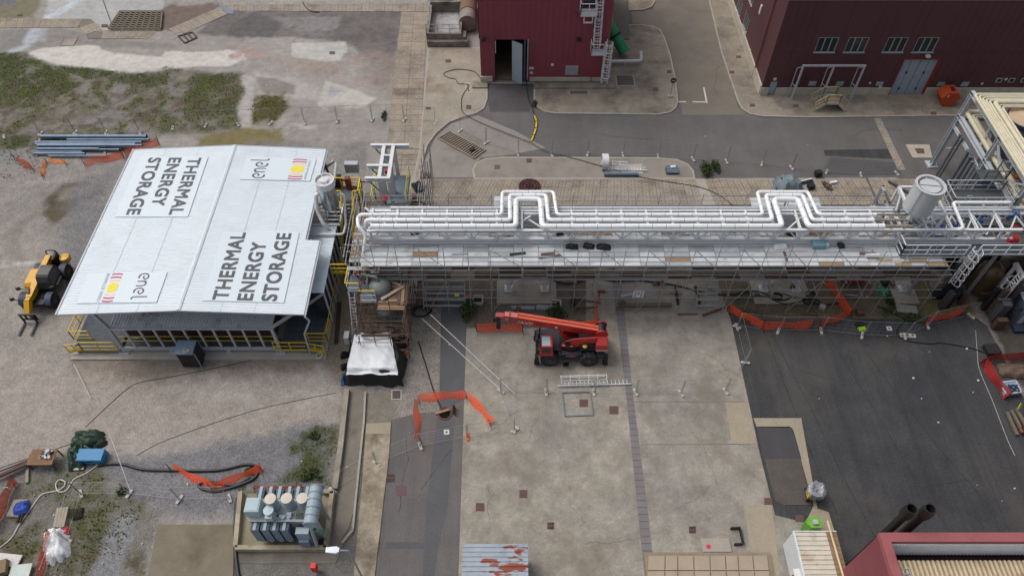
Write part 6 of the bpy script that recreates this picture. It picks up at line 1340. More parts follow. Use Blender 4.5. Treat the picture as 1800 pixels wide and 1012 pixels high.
for k,(u,v,s,lb) in enumerate(((1653,404,1.0,'leftmost blue hand valve, in front of the tank stand'),(1681,398,1.0,'blue hand valve at the lower bend of the white loop pipe'),(1719,391,1.0,'blue hand valve nearest the walkway in the right-hand pair'),(1727,381,1.0,'blue hand valve at the back of the right-hand pair'),(1757,380,1.0,'blue hand valve under the right leg of the white loop'),(1779,383,1.5,'largest blue hand valve at the right edge'))):
    valve(G(u,v,6.9),M_vb,lb,'blue hand valves',s)
for u,v,s,lb in ((1783,404,.9,'upper red valve near the right edge above the walkway'),(1779,424,1.3,'large red valve standing on the walkway at right'),(1797,368,1.2,'red valve cut off by the right edge of the picture')):
    valve(G(u,v,6.9),vr,lb,'red valves',s)
mb=MB(); mb.box(31.2,48,39.2,43.6,5.86,5.93); solo(mb,'deck_plate',mat('plate_dim',(92,92,90),.8,var=.25,scale=1.5,dirt=(112,104,88),dirt_amt=.5),'dim plate deck under the process pipes at the right end','deck')
mb=MB(); decking(mb,F(1560,440,36.9).x+.1,F(1688,440,36.9).x,36.98,38.3,6.0,1.3,.4,(3,3,2),seed=61,gap=.06); solo(mb,'board_deck',[mat('deck_ochre',(150,134,92),.8,var=.25,scale=1.5),M_deckg,M_wood],'ochre and grey board deck on the scaffold below the walkway','deck')
mb=MB(); q=G(1650,505); mb.cbox(q+Vector((0,0,.6)),1.3,1.0,1.2); mb.cbox(q+Vector((0,0,1.5)),.5,.5,.7); mb.cbox(q+Vector((.3,-.9,.25)),2.6,.8,.5,mi=1); solo(mb,'concrete_pier',[mat('pier_grey',(142,138,130),.9,var=.2),M_blk],'grey concrete pier with a dark skid in front under the right end of the scaffold','pier')
pw=thing('pipework','tangle of thin grey process pipes on the bridge deck right of the tank','pipework',(35,41,6)); rs=random.Random(17); MM=[M_galv,M_lg,mat('pipe_dark',(84,84,86),.5,var=.2),mat('pipe_tan',(150,134,104),.6,var=.2)]
for k in range(46):
    x=rs.uniform(28.5,43); y=rs.uniform(39.5,43.2); z=rs.uniform(6.3,7.3); d=rs.choice(((1,0,0),(0,1,0),(0,0,1),(1,0,0))); L=rs.uniform(.5,2.6); a=Vector((x,y,z)); b=a+Vector(d)*L; e=b+Vector(rs.choice(((0,0,-.6),(0,.5,0),(.4,0,0),(0,-.5,0))))
    mb=MB(); mb.tube(fillet([a,b,e],.12,3),rs.choice((.035,.05,.07,.1)),8); mb.build('pipe_run',rs.choice(MM),pw)
for k in range(14):
    x=rs.uniform(28.5,43); y=rs.uniform(39.6,43); a=Vector((x,y,6.0)); mb=MB(); mb.bar(a,a+Vector((0,0,rs.uniform(.6,1.8))),.08); mb.bar(a+Vector((-.4,0,.8)),a+Vector((.4,0,.8)),.07); mb.build('pipe_support',M_gw,pw)
for k in range(12):
    x=rs.uniform(29,43); y=rs.uniform(39.6,43); mb=MB(); mb.cbox((x,y,6.6+rs.uniform(0,.5)),rs.uniform(.2,.45),rs.uniform(.2,.4),rs.uniform(.2,.5)); mb.build('instrument',rs.choice(MM),pw)
mb=MB()
for k in range(9): x=28.6+k*1.7; mb.bar((x,39.6,6.75),(x+.85,41.0,7.4),.1); mb.bar((x+.85,41,7.4),(x+1.7,39.6,6.75),.1)
mb.build('truss_web',M_gw,pw)
for k in range(7):
    x=rs.uniform(38.5,45); y=rs.uniform(40,46); mb=MB(); a=Vector((x,y,rs.uniform(5,6.5))); mb.tube([a,a+Vector((rs.uniform(-.3,.3),0,rs.uniform(1.2,3)))],.03,6); mb.build('scaffold_tube',rs.choice((M_scaf,M_scafb)),pw)
# ---------------------------------------------------------------- tall pipe rack with cream pipes
rk=thing('pipe_rack','tall grey steel rack at right carrying cream pipes over the road','pipe rack',(43,50,0)); M_rk=mat('rack_steel',(178,184,190),.5,var=.1,scale=1.5,dirt=(150,146,140),dirt_amt=.3)
xr0=41.1; zt,zl=8.46,5.95; cols=[55.0,49.0,43.4]
for y in cols:
    for x in (xr0,xr0+6.5): mb=MB(); mb.ibeam((x,y,.1),(x,y,zt),.36,.4); mb.box(x-.5,x+.5,y-.5,y+.5,.0,.14); mb.bar((x-.3,y-.3,.14),(x,y-.2,.7),.05); mb.build('column',M_rk,rk)
for z in (zt,zl):
    for x in (xr0,xr0+6.5): mb=MB(); mb.ibeam((x,55.2,z),(x,40.5,z),.32,.4); mb.build('beam',M_rk,rk)
    for y in cols: mb=MB(); mb.ibeam((xr0,y-.3,z),(xr0+6.5,y-.3,z),.28,.34); mb.build('beam',M_rk,rk)
mb=MB(); mb.ibeam((xr0-.05,49.0,4.9),(xr0-.05,55,4.9),.2,.24); mb.build('beam',M_rk,rk)
for a,b in (((xr0,49.2,zt-.2),(xr0,46,zl+.2)),((xr0,43.6,zt-.2),(xr0,46.2,zl+.2)),((xr0,46,zl),(xr0,46,zt)),((xr0,50.6,zl),(xr0+1.2,52.4,zt)),((xr0+.3,54.9,2.2),(xr0+.1,53,4.0))):
    mb=MB(); mb.bar(a,b,.14); mb.build('bracing',M_rk,rk)
M_crm=mat('cream_pipe',(204,197,172),.45,var=.07,scale=1,dirt=(184,170,136),dirt_amt=.3)
for k,(u,v,r) in enumerate(((1713,166,.13),(1720,169,.11),(1726,172,.1),(1732,175,.1),(1738,177,.11),(1748,180,.2),(1755,185,.08),(1761,188,.1))):
    p=G(u,v,8.9); mb=MB(); mb.tube(fillet([(p.x,40.6,8.9),(p.x,p.y,8.9),(p.x+30,p.y,8.9)],.35),r,10)
    solo(mb,'cream_pipe',M_crm,['outermost','second','third','fourth','fifth','thickest','thin','innermost'][k]+' of the cream pipes turning the corner on top of the tall rack','pipe','cream pipes on the rack')
for k,(u,v,r) in enumerate(((1699,197,.2),(1709,203,.13),(1714,207,.14))):
    p=G(u,v,6.5); mb=MB(); mb.tube(fillet([(p.x,40.6,6.5),(p.x,p.y,6.5),(p.x+2.2,p.y,6.5)],.3),r,10)
    solo(mb,'cream_pipe',M_crm,['thick outer','thin middle','inner'][k]+' cream pipe on the lower level of the tall rack','pipe','cream pipes on the rack')
rs=random.Random(23)
for k in range(10):
    y=51.6-.3*k if k>1 else 53.1-.3*k; x=xr0-.35+.12*(k%2); r=(.11,.11,.16,.13,.16,.06,.13,.06,.05,.12)[k]; mb=MB(); mb.tube([(x,y,0),(x,y,5.4-.05*k)],r,10); mb.lathe((x,y,5.3-.05*k),[(r,0),(r*1.5,.04),(r*1.5,.14),(.02,.16)],10)
    solo(mb,'riser_pipe',mat('riser_grey',(98,104,112),.5,var=.12) if k!=7 else M_scaf,'grey upright riser pipe in the row against the tall rack','pipe','riser pipes against the tall rack')
for k in range(10):
    x=42.2+.5*k; mb=MB(); mb.tube([(x,40.8,5.4-.4*(k%3)),(x,53.5,5.4-.4*(k%3))],.1,8); mb.build('lower_pipe',mat('pipe_brown',(110,96,86),.6,var=.2) if k%2 else M_galv,rk)
mb=MB(); mb.bar((xr0-.1,47.6,5.4),(xr0+3.2,47.6,5.4),.5,.16); mb.build('orange_beam',mat('orange_beam',(170,96,40),.6,var=.15),rk)
tt=thing('round_tank','tan topped round tank with a dark rim beside the tall rack','tank',(49.3,50.5,0)); q=G(1806,205,8.6); mb=MB(); mb.lathe((q.x,q.y,0),[(1.5,0),(1.5,8.3)],28); mb.build('shell',mat('tank_slate',(96,110,122),.5,var=.1),tt); mb=MB(); mb.lathe((q.x,q.y,0),[(1.56,8.1),(1.6,8.3),(1.56,8.5),(1.4,8.5)],28); mb.build('rim',mat('rim_dark',(46,58,78),.4),tt); mb=MB(); mb.lathe((q.x,q.y,0),[(1.45,8.5),(.02,8.8)],28); mb.build('lid',mat('lid_tan',(186,164,136),.6,var=.08),tt)
tt.location=(q.x,q.y,0)
for ch in tt.children: ch.data.transform(Matrix.Translation((49.3-q.x,50.5-q.y,0)))
# ---------------------------------------------------------------- dark plant below, at the right edge
q=G(1742,478,2.2); mb=MB(); mb.lathe((q.x,q.y,0),[(1.0,0),(1.0,2.2),(.9,2.7),(.5,3.1),(.3,3.2),(.02,3.25)],22); solo(mb,'brown_vessel',mat('vessel_brown',(98,82,62),.35,.3,var=.2,scale=2),'shiny brown domed vessel in the dark gap below the walkway ladder','vessel')
lad=thing('caged_ladder','white caged ladder and platform beam at the right edge of the picture','ladder',G(1742,545)); mb=MB(); a=G(1744,543); caged_ladder(mb,(a.x,a.y,0),(a.x,a.y,4.6),(-1,0,0),.55,.4,.45,r=.05,hoop=.9); mb.build('ladder',M_gw,lad); mb=MB(); mb.bar((a.x+.5,a.y+1.6,4.0),(a.x+.5,a.y-3,4.0),.3,.3); mb.bar((a.x+.5,a.y+1.4,0),(a.x+.5,a.y+1.4,4),.2); mb.build('beam',M_gw,lad)
a=G(1757,548); mb=MB(); mb.tube([(a.x,a.y,0),(a.x,a.y,.9)],.2,10,0); mb.tube([(a.x,a.y,.9),(a.x,a.y,4.2)],.26,12,1); solo(mb,'stand_pipe',[M_gw,mat('stand_dark',(62,66,72),.5)],'dark stand pipe with a white foot beside the right-hand ladder','pipe')
mb=MB(); a=G(1790,565); mb.box(a.x-.6,a.x+3,a.y-.4,a.y+1.1,0,2.4); mb.box(a.x-.7,a.x+3,a.y-.5,a.y+1.2,2.4,2.46,1); mb.box(a.x-.5,a.x-.1,a.y-.43,a.y-.403,.3,2.1,1); mb.box(a.x-.9,a.x+3,a.y-1.2,a.y-.45,0,.35,2)
solo(mb,'switch_cabinet',[mat('cab_slate',(82,94,106),.45,var=.12),M_lg,mat('base_navy',(44,54,70),.5)],'slate switch cabinet on a dark blue base at the right edge','cabinet')
rs=random.Random(41); dk=thing('machine_skid','dark pump skid with pipes in the gap under the right end of the walkway','machinery',(40,37.5,0))
for k in range(60):
    x=rs.uniform(35.6,48); y=rs.uniform(34.6,44); h=rs.uniform(.5,3.2)
    if y<36.6 and x<38.6: x+=4
    mb=MB(); w,d=rs.uniform(.3,1.2),rs.uniform(.3,1.0)
    if k%3==0: mb.tube([(x,y,.2),(x,y,h+.8)],w*.3,10)
    elif k%3==1: mb.box(x,x+w,y,y+d,0,h)
    else: mb.tube(fillet([(x,y,h),(x+w*2,y,h),(x+w*2,y,.1)],.2),.12,8)
    mb.build('machine_part',rs.choice((M_blk,mat('machine_grey',(70,72,74),.6,var=.2),mat('machine_brown',(74,60,50),.7,var=.2))),dk)  # part colours darkened to carry shade from the deck above
# ---------------------------------------------------------------- red rough terrain crane
M_red=mat('crane_red',(176,40,38),.4,var=.1,scale=1.5,dirt=(150,46,42),dirt_amt=.25,coat=.2); M_orange=mat('boom_top_pale',(214,104,80),.5,var=.1,scale=2,dirt=(178,78,62),dirt_amt=.4); M_navy=mat('chassis_navy',(48,52,62),.5,var=.2,scale=2,dirt=(78,72,66),dirt_amt=.3)  # boom top paler and more orange than its sides
M_tyre=mat('tyre_rubber',(44,44,46),.85,var=.2,scale=4,dirt=(84,78,70),dirt_amt=.4); M_rim=mat('rim_grey',(76,76,78),.6,var=.15,scale=4); M_bl2=mat('black_paint',(26,27,30),.5,var=.15)
M_lettw=mat('letter_white',(226,220,212),.6,var=.06,scale=4)
def wheel(parent,c,r,w,ax,m_rim=None,name='wheel'):
    """tyre with lugs and a dished rim; ax = outward axis"""
    c=Vector(c); ax=Vector(ax).normalized(); M=ax.to_track_quat('Z','Y').to_matrix(); mb=MB()
    mb.lathe(c,[(r*.55,-w/2),(r*.9,-w/2),(r*.98,-w*.36),(r,-w*.2),(r,w*.2),(r*.98,w*.36),(r*.9,w/2),(r*.55,w/2)],28,0,M)
    for k in range(22):
        a=2*math.pi*k/22; p=c+M@Vector((math.cos(a)*r*1.0,math.sin(a)*r*1.0,(w*.22 if k%2 else -w*.22))); q=M@Vector((-math.sin(a),math.cos(a),0)); mb.bar(p-q*.05,p+q*.05,w*.46,.05,0,up=M@Vector((math.cos(a),math.sin(a),0)))
    o=mb.build(name,M_tyre,parent); mb=MB(); mb.lathe(c,[(r*.57,w*.42),(r*.5,w*.34),(r*.42,w*.2),(r*.3,w*.2),(r*.28,w*.36),(r*.1,w*.38),(.01,w*.38)],20,0,M); mb.lathe(c,[(r*.57,-w*.4),(.01,-w*.3)],20,0,M); mb.build('rim',m_rim or M_rim,o)
    return o
cr=thing('mobile_crane','red two-axle mobile crane parked with its boom pointing left','crane',(4.5,33,0.05))
wy0,wy1=31.95,34.15; wx0,wx1=2.95,6.0; wr=.7
for x in (wx0,wx1): wheel(cr,(x,wy0,.05+wr),wr,.5,(0,-1,0)); wheel(cr,(x,wy1,.05+wr),wr,.5,(0,1,0))
mb=MB(); mb.box(2.05,7.05,32.35,33.75,.75,1.35); mb.box(3.85,5.15,31.95,32.34,.7,1.38); mb.box(5.25,7.15,32.28,34.3,1.42,1.55); mb.box(1.95,3.8,32.28,34.3,1.42,1.5); mb.box(5.2,6.95,32.4,33.9,1.56,2.15); mb.box(6.6,7.2,31.9,34.1,.85,1.4); mb.build('chassis',M_navy,cr)
for x0,x1 in ((2.1,2.28),(3.6,3.78),(5.2,5.38),(6.72,6.9)): mb=MB(); mb.box(x0,x1,31.95,32.25,1.2,1.41); mb.build('mudguard',M_navy,cr)
for x in (1.78,7.15):
    for y in (31.75,34.0): mb=MB(); mb.box(x,x+.3,y,y+.35,.35,1.3); mb.box(x-.05,x+.35,y-.05,y+.4,.3,.38); mb.build('outrigger',M_bl2,cr)
mb=MB(); mb.box(4.2,4.9,31.93,31.949,1.12,1.22,0); mb.build('side_stripe',mat('stripe_orange',(206,110,56),.5),cr)
mb=MB(); 
for k in range(3): mb.box(3.95,4.45,31.55+.0*k,31.74,.35+.28*k,.4+.28*k)
mb.build('step',M_bl2,cr)
# cab on the near left side
q=G(952,603,2.75); cx0,cx1=q.x,q.x+.82; cy0,cy1=q.y-.35,q.y+.75; zc=1.5; mb=MB()
mb.extr([(cx0-.12,cy0,zc),(cx1+.12,cy0,zc),(cx1,cy0+.05,2.7),(cx0,cy0+.05,2.7)],(0,cy1-cy0,0)); cab=mb.build('cab',M_red,cr)
mb=MB(); mb.poly([(cx0+.03,cy0+.15,2.71),(cx1-.16,cy0+.15,2.71),(cx1-.16,cy1-.08,2.71),(cx0+.03,cy1-.08,2.71)]); mb.build('roof_window',mat('cab_glass',(142,166,178),.15,spec=.6,var=.06),cab)
mb=MB(); mb.poly([(cx0+.06,cy0-.012,1.95),(cx1-.1,cy0-.012,1.95),(cx1-.14,cy0+.028,2.55),(cx0+.06,cy0+.028,2.55)]); mb.build('side_window',mat('dark_glass',(40,42,44),.15,spec=.6),cab)
mb=MB(); mb.poly([(cx0-.1,cy0+.15,1.9),(cx0-.03,cy0+.15,2.62),(cx0-.03,cy1-.1,2.62),(cx0-.1,cy1-.1,1.9)]); mb.build('windscreen',mat('dark_glass',(40,42,44)),cab)
# turntable, side plates, counterweight
mb=MB(); mb.cyl((4.6,33.05,1.38),(4.6,33.05,1.62),.85,n=24); mb.box(3.7,6.4,32.5,33.7,1.62,1.72); mb.build('turntable',M_bl2,cr)
P=[(3.75,1.66),(3.95,1.62),(4.9,1.64),(5.25,1.9),(5.55,2.25),(6.6,2.35),(6.95,2.3),(7.05,2.75),(6.7,3.0),(5.3,2.85),(4.7,2.75),(4.2,2.5),(3.8,2.1)]
for y,nm in ((32.42,0),(33.55,1)): mb=MB(); mb.extr([(x,y,z) for x,z in P],(0,.1,0)); sp=mb.build('side_plate',M_red,cr)
mb=MB(); mb.lathe((4.25,32.41,2.2),[(.3,0),(.02,0)],16,0,Matrix.Rotation(R(90),3,'X')); mb.build('plate_hole',M_bl2,sp)
mb=MB(); mb.cbox((4.0,32.41,2.0),.22,.01,.22); mb.build('sticker',M_lettw,cr)
mb=MB(); mb.cbox((4.62,32.41,1.85),.18,.01,.1,.2); mb.build('sticker',M_lettw,cr)
mb=MB(); mb.lathe((5.6,32.2,2.18),[(.18,0),(.02,.06)],14); mb.build('beacon_cap',mat('cap_yellow',(190,150,40),.5),cr)
mb=MB(); mb.box(6.45,7.35,32.0,34.1,1.75,2.55); mb.extr([(6.5,32.0,2.55),(7.3,32.0,2.55),(7.25,32.4,2.95),(6.55,32.4,2.95)],(0,1.3,0)); mb.build('counterweight',mat('weight_red',(186,62,62),.5,var=.1),cr)
mb=MB()
for k in range(8): x=6.5+.11*k; mb.add([(x,31.99,1.78),(x+.055,31.99,1.78),(x+.1,31.99,1.95),(x+.045,31.99,1.95)],[[0,1,2,3]])
mb.build('warning_stripes',M_lettw,cr)
mb=MB(); mb.cyl((6.85,32.7,3.1),(6.85,33.5,3.1),.36,n=20); mb.cyl((6.85,32.62,3.1),(6.85,32.7,3.1),.48,n=20,mi=1); mb.cyl((6.85,33.5,3.1),(6.85,33.58,3.1),.48,n=20,mi=1); mb.build('winch',[M_bl2,M_red],cr)
# boom
B0=Vector((6.75,33.05,3.0)); B1=Vector((G(886,556,4.2).x,33.55,4.25)); d=(B1-B0).normalized(); up=Vector((0,0,1)); sx=d.cross(up).normalized(); uu=sx.cross(d).normalized()
def boombox(a,b,w,h,mi_t=1,h1=None):
    h1=h1 or h; v=[]
    for p,hh in ((a,h),(b,h1)):
        for i,j in ((-1,-1),(1,-1),(1,1),(-1,1)): v.append(p+sx*(i*w/2)+uu*(j*hh/2))
    mb.add(v,[[3,2,1,0],[4,5,6,7],[0,1,5,4],[1,2,6,5],[3,0,4,7]],0); mb.add(v,[[2,3,7,6]],mi_t)
mb=MB(); boombox(B0,B0.lerp(B1,.86),.5,.66,1,.8); mb.bar(B0+uu*.42+sx*.0,B0.lerp(B1,.86)+uu*.45,.05,.03,0); boom=mb.build('boom',[M_red,M_orange],cr)
mb=MB(); boombox(B0.lerp(B1,.862),B0.lerp(B1,.95),.46,.7); boombox(B0.lerp(B1,.951),B1,.42,.62)
for q in (.864,.95): c=B0.lerp(B1,q); mb.bar(c-d*.04,c+d*.04,.56,.84,0,up=uu)
c=B1; mb.bar(c-uu*.1,c+d*.6-uu*.2,.4,.5,0,up=uu); mb.build('boom_section',[mat('boom_faded_red',(158,72,74),.5,var=.15),mat('boom_pink',(196,118,104),.5,var=.15)],cr)
mb=MB(); c=B1+d*.5-uu*.35; mb.cyl(c-sx*.25,c+sx*.25,.3,n=18); mb.build('sheave',M_bl2,cr)
mb=MB(); c=B1+d*.35-uu*.6; mb.tube([c,c+Vector((0,0,-.5))],.03,6); mb.cbox(c+Vector((0,0,-.7)),.35,.3,.5,mi=0); mb.tube([c+Vector((.12*math.cos(a),0,-1.05+.14*math.sin(a))) for a in [R(120-q*25) for q in range(12)]],.035,6); mb.build('hook_block',M_bl2,cr)
near=-sx if sx.y>0 else sx
def on_boom(s0,s1,t0,t1,off=.01,w=.5):
    def fn(s,t):     # reading direction left to right = from tip to pivot
        q=s0+(s1-s0)*s; p=B0.lerp(B1,q)+near*(w/2+off)+uu*((t0+(t1-t0)*t)); return tuple(p)
    return fn
for txt,a,b,t0,t1,m_ in (('/AVP',.855,.70,-.28,.05,M_lettw),):
    mb=MB(); text_on(mb,txt,on_boom(a,b,t0,t1)); mb.build('lettering',m_,boom)
for a,b,t0,t1 in ((.68,.56,-.05,.12),(.29,.18,-.06,.06)):      # worn dark marks, too faded to read
    f=on_boom(a,b,t0,t1); mb=MB(); rs=random.Random(int(a*100)); k=0
    while k<.95: w=rs.uniform(.04,.1); mb.poly([f(k,rs.uniform(0,.2)),f(k+w,0),f(k+w,rs.uniform(.7,1)),f(k,.9)]); k+=w+.04
    mb.build('marking',mat('letter_dark',(70,24,24),.6),boom)
for tx,a_,b_ in (('V',.985,.971),('X',.969,.955)): mb=MB(); text_on(mb,tx,on_boom(a_,b_,-.2,.16,.01,.42)); mb.build('lettering',M_lettw,cr)
mb=MB(); f=on_boom(.47,.44,-.22,.04); mb.poly([f(0,.2),f(.5,0),f(1,.2),f(1,1),f(0,1)]); mb.build('sticker',mat('sticker_grey',(198,202,204),.5),boom)
a=Vector((4.3,33.05,2.0)); b=B0.lerp(B1,.47)-uu*.42; mb=MB(); mb.tube([a,a.lerp(b,.6)],.17,12); mb.tube([a.lerp(b,.6),b],.11,12,1); mb.build('lift_cylinder',[M_red,mat('chrome',(150,130,120),.3,.5)],cr)
mb=MB(); mb.bar((2.2,33.9,1.5),(2.2,33.9,3.1),.06); mb.cbox((2.15,33.85,3.0),.4,.3,.55); mb.cbox((2.6,33.6,2.9),.12,.2,.3); mb.bar((2.2,33.9,2.2),(2.6,33.6,2.9),.04); mb.build('mirror',M_bl2,cr)
mb=MB()
for k in range(3): mb.tube([(1.95+.1*k,32.2+.5*k,1.0),(1.95+.1*k,33.0+.4*k,1.9+.2*k)],.05,6)
mb.box(1.85,2.1,32.2,33.9,.8,1.3); mb.build('front_gear',M_bl2,cr)
# ---------------------------------------------------------------- yellow telehandler
th=thing('telehandler','yellow and black telehandler with raised forks parked left of the white roofed shelter','telehandler',(-39.2,39.3,0)); TY=mat('handler_yellow',(210,158,36),.4,var=.1,scale=2,dirt=(186,140,48),dirt_amt=.25,coat=.2)
def L(x,y,z): return (-39.2+x,39.3+y,z)
for sx_ in(-1,1):
    for y in (-1.55,1.55): wheel(th,L(sx_*1.05,y,.66),.66,.52,(sx_,0,0))
mb=MB(); mb.cbox(L(0,.1,.85),.9,4.4,.5); mb.cbox(L(0,-1.9,.8),1.5,.5,.45); mb.cbox(L(0,1.9,.85),1.5,.6,.5); mb.build('chassis',M_bl2,th)
for sx_ in(-1,1):
    for y in (-1.55,1.55): mb=MB(); mb.extr([L(sx_*1.05-.27,y+.78*math.cos(a),.66+.78*math.sin(a)) for a in [R(25+q*13) for q in range(11)]]+[L(sx_*1.05-.27,y+.72*math.cos(a),.66+.72*math.sin(a)) for a in [R(155-q*13) for q in range(11)]],(.54,0,0)); mb.build('mudguard',mat('guard_slate',(62,72,92),.6,var=.15),th)
mb=MB(); mb.extr([L(-1.25,-.7,.75),L(-1.25,-.7,1.45),L(-1.25,-.45,1.65),L(-1.25,1.0,1.7),L(-1.25,1.2,1.55),L(-1.25,1.2,.75)],(.82,0,0)); mb.build('engine_hood',TY,th)
mb=MB(); mb.extr([L(.12,-.85,.95),L(.12,-1.0,1.5),L(.12,-.55,2.45),L(.12,-.35,2.55),L(.12,.75,2.55),L(.12,1.0,2.2),L(.12,1.05,.95)],(1.0,0,0)); cabt=mb.build('cab',mat('cab_black',(32,36,36),.35,var=.15,scale=2),th)
mb=MB(); mb.extr([L(.17,-.95,1.55),L(.17,-.6,2.38),L(.17,-.58,2.36),L(.17,-.93,1.53)],(.88,0,0)); mb.poly([L(.17,-.3,2.56),L(1.05,-.3,2.56),L(1.05,.5,2.56),L(.17,.5,2.56)]); mb.build('windscreen',mat('green_glass',(40,54,48),.1,spec=.7,var=.2,scale=2),cabt)
mb=MB(); mb.poly([L(1.125,-.6,1.5),L(1.125,.7,1.5),L(1.125,.6,2.4),L(1.125,-.4,2.4)]); mb.build('side_window',mat('dark_glass',(40,42,44)),cabt)
fb=Vector(L(-.18,2.35,1.75)); fa=Vector(L(-.22,-2.0,1.55)); mb=MB(); mb.bar(fb,fa,.46,.5); mb.bar(fa.lerp(fb,.02),fa+Vector((-.02,-.35,.02)),.36,.4); mb.build('boom',TY,th)
mb=MB(); e=fa+Vector((-.04,-1.0,-.65)); mb.bar(fa+Vector((-.02,-.25,.05)),e,.44,.42); mb.build('boom_head',TY,th)
mb=MB(); mb.tube([L(.22,1.6,1.45),L(.1,-.8,1.5)],.07,8); mb.tube([L(-.55,.8,1.75),L(-.42,-1.5,1.7)],.05,6); mb.tube([L(-.5,-1.2,1.9),L(-.3,-1.7,1.85)],.12,8); mb.build('hydraulic_hose',mat('hose_tan',(120,96,76),.5,var=.3),th)
cx=e.x+39.2; mb=MB(); yy=e.y-39.3-.25
mb.cbox(L(cx,yy,.42),1.35,.1,.14); mb.cbox(L(cx,yy,1.0),1.35,.1,.14)
for q in(-.6,-.2,.25,.6): mb.cbox(L(cx+q,yy,.7),.12,.1,.7)
mb.build('fork_carriage',M_bl2,th)
for q in(-.5,.5): mb=MB(); mb.cbox(L(cx+q,yy-.1,.55),.14,.07,.9); mb.cbox(L(cx+q,yy-.75,.13),.14,1.35,.07); mb.build('fork',M_bl2,th)
mb=MB(); mb.tube(fillet([L(-.55,2.6,1.0),L(-.55,2.75,2.1),L(.3,2.75,2.1),L(.3,2.6,1.0)],.2),.05,6); mb.cbox(L(-.55,2.4,1.3),.25,.5,.9); mb.cbox(L(.3,2.3,1.4),.18,.9,1.1); mb.build('rear_guard',M_bl2,th)
mb=MB(); mb.lathe(L(.85,2.55,1.0),[(.02,0),(.42,.05),(.48,.3),(.4,.5),(.02,.55)],16); mb.build('counterweight',TY,th)
for x,y in((-1.45,-1.1),(-1.5,-2.2),(1.3,-1.0)): mb=MB(); mb.cbox(L(x,y,1.7),.3,.12,.28,.4); mb.bar(L(x,y,1.65),L(x*.6,y+.2,1.3),.04); mb.build('mirror',M_bl2,th)
mb=MB(); mb.cbox(L(.35,-2.05,1.0),.9,.5,.35); mb.cbox(L(-.6,-2.1,.95),.5,.4,.3); mb.build('front_axle',M_bl2,th)
mb=MB()
for k in range(6): mb.poly([L(1.131,.7-.16*k,1.06),L(1.131,.6-.16*k,1.05),L(1.131,.6-.16*k,1.2),L(1.131,.7-.16*k,1.21)])
mb.build('marking',M_lettw,cabt)
# ---------------------------------------------------------------- transformer in its bund
tr=thing('transformer','large grey-blue transformer with radiators, cream capped turrets and a long oil conservator','transformer',(-15.4,19.2,.1)); M_tb=mat('transformer_blue',(152,168,176),.5,var=.08,scale=1.2,dirt=(126,146,160),dirt_amt=.35); M_td=mat('radiator_blue',(112,132,150),.5,var=.12,scale=2); M_cap=mat('cap_cream',(202,195,180),.6,var=.06,scale=2)
zt=2.9; a=G(438,914,zt); b=G(546,878,zt); bx0,bx1,by0,by1=a.x,b.x,a.y,b.y
mb=MB(); mb.box(bx0,bx1,by0,by1,.45,zt-.08); mb.box(bx0-.08,bx1+.08,by0-.08,by1+.08,zt-.08,zt); mb.box(bx0+.2,bx1-.2,by0+.1,by1-.1,.15,.45)
mb.build('tank',mat('tank_top_grey',(150,158,160),.6,var=.15,scale=2,dirt=(126,124,116),dirt_amt=.4),tr)
def radiator(x0,x1,y0,y1,z0,z1):
    mb=MB(); n=int((y1-y0)/.085)
    for i in range(n): y=y0+(y1-y0)*i/n; mb.box(x0,x1,y,y+.035,z0,z1)
    mb.box((x0+x1)/2-.1,(x0+x1)/2+.1,y0-.02,y1+.1,z1-.1,z1+.06,1); mb.box((x0+x1)/2-.1,(x0+x1)/2+.1,y0-.02,y1+.1,z0-.05,z0+.1,1); mb.box(x0,x0+.02,y0,y1-.05,z0,z1,0); mb.box(x1-.02,x1,y0,y1-.05,z0,z1,0); mb.build('radiator',[M_td,M_tb],tr)
zr1=2.7; fy=G(500,931,zr1).y; by_=G(500,915,zr1).y
for u in (439,457,474,491): x=G(u,931,zr1).x; radiator(x,x+.55,fy,by_-.02,.7,zr1)
ya_,yb_=G(500,875,2.6).y,G(500,857,2.6).y
for u in (452,469,485,502,517,533): x=G(u,866,2.6).x; radiator(x,x+.47,max(ya_,by1+.12),yb_,.7,2.6)
for k,(u,v,r) in enumerate(((475,876,.36),(503.5,875,.36),(531,875,.36))):
    p=G(u,v,4.1); mb=MB(); mb.lathe((p.x,p.y,0),[(r*1.1,zt),(r*1.1,zt+.12),(r*.95,zt+.14),(r*.95,4.05),(r*1.04,4.05),(r*1.04,4.12)],20); o=mb.build('turret',M_tb,tr); mb=MB(); mb.lathe((p.x,p.y,0),[(r*1.02,4.125),(.01,4.15)],20); mb.build('turret_cap',M_cap,o)
p=G(471.5,896,3.8); mb=MB(); mb.lathe((p.x,p.y,0),[(.36,zt),(.28,zt+.1),(.28,3.75),(.33,3.75),(.33,3.8),(.01,3.82)],18); mb.cbox((p.x,p.y-.25,zt+.35),.45,.35,.5); mb.build('turret',mat('turret_pale',(176,192,198),.5),tr)
zc=4.3; a=G(556,853,zc); b=G(545,922,zc); xm=(a.x+b.x)/2; mb=MB(); r=.44; mb.tube([(xm,b.y,zc-.1),(xm,a.y,zc-.1)],r,24); con=mb.build('conservator',M_tb,tr)
for q in (.02,.22,.42,.62,.8,.98): y=b.y+(a.y-b.y)*q; mb=MB(); mb.tube([(xm,y-.03,zc-.1),(xm,y+.03,zc-.1)],r+.05,24); mb.build('flange',mat('flange_blue',(128,150,164),.5),con)
for y in (b.y+.6,a.y-.7): mb=MB(); mb.bar((xm-.1,y,zc-.5),(bx1-.05,y,.6),.14); mb.bar((xm+.15,y,zc-.5),(xm+.15,y,.15),.14); mb.build('support',M_tb,tr)
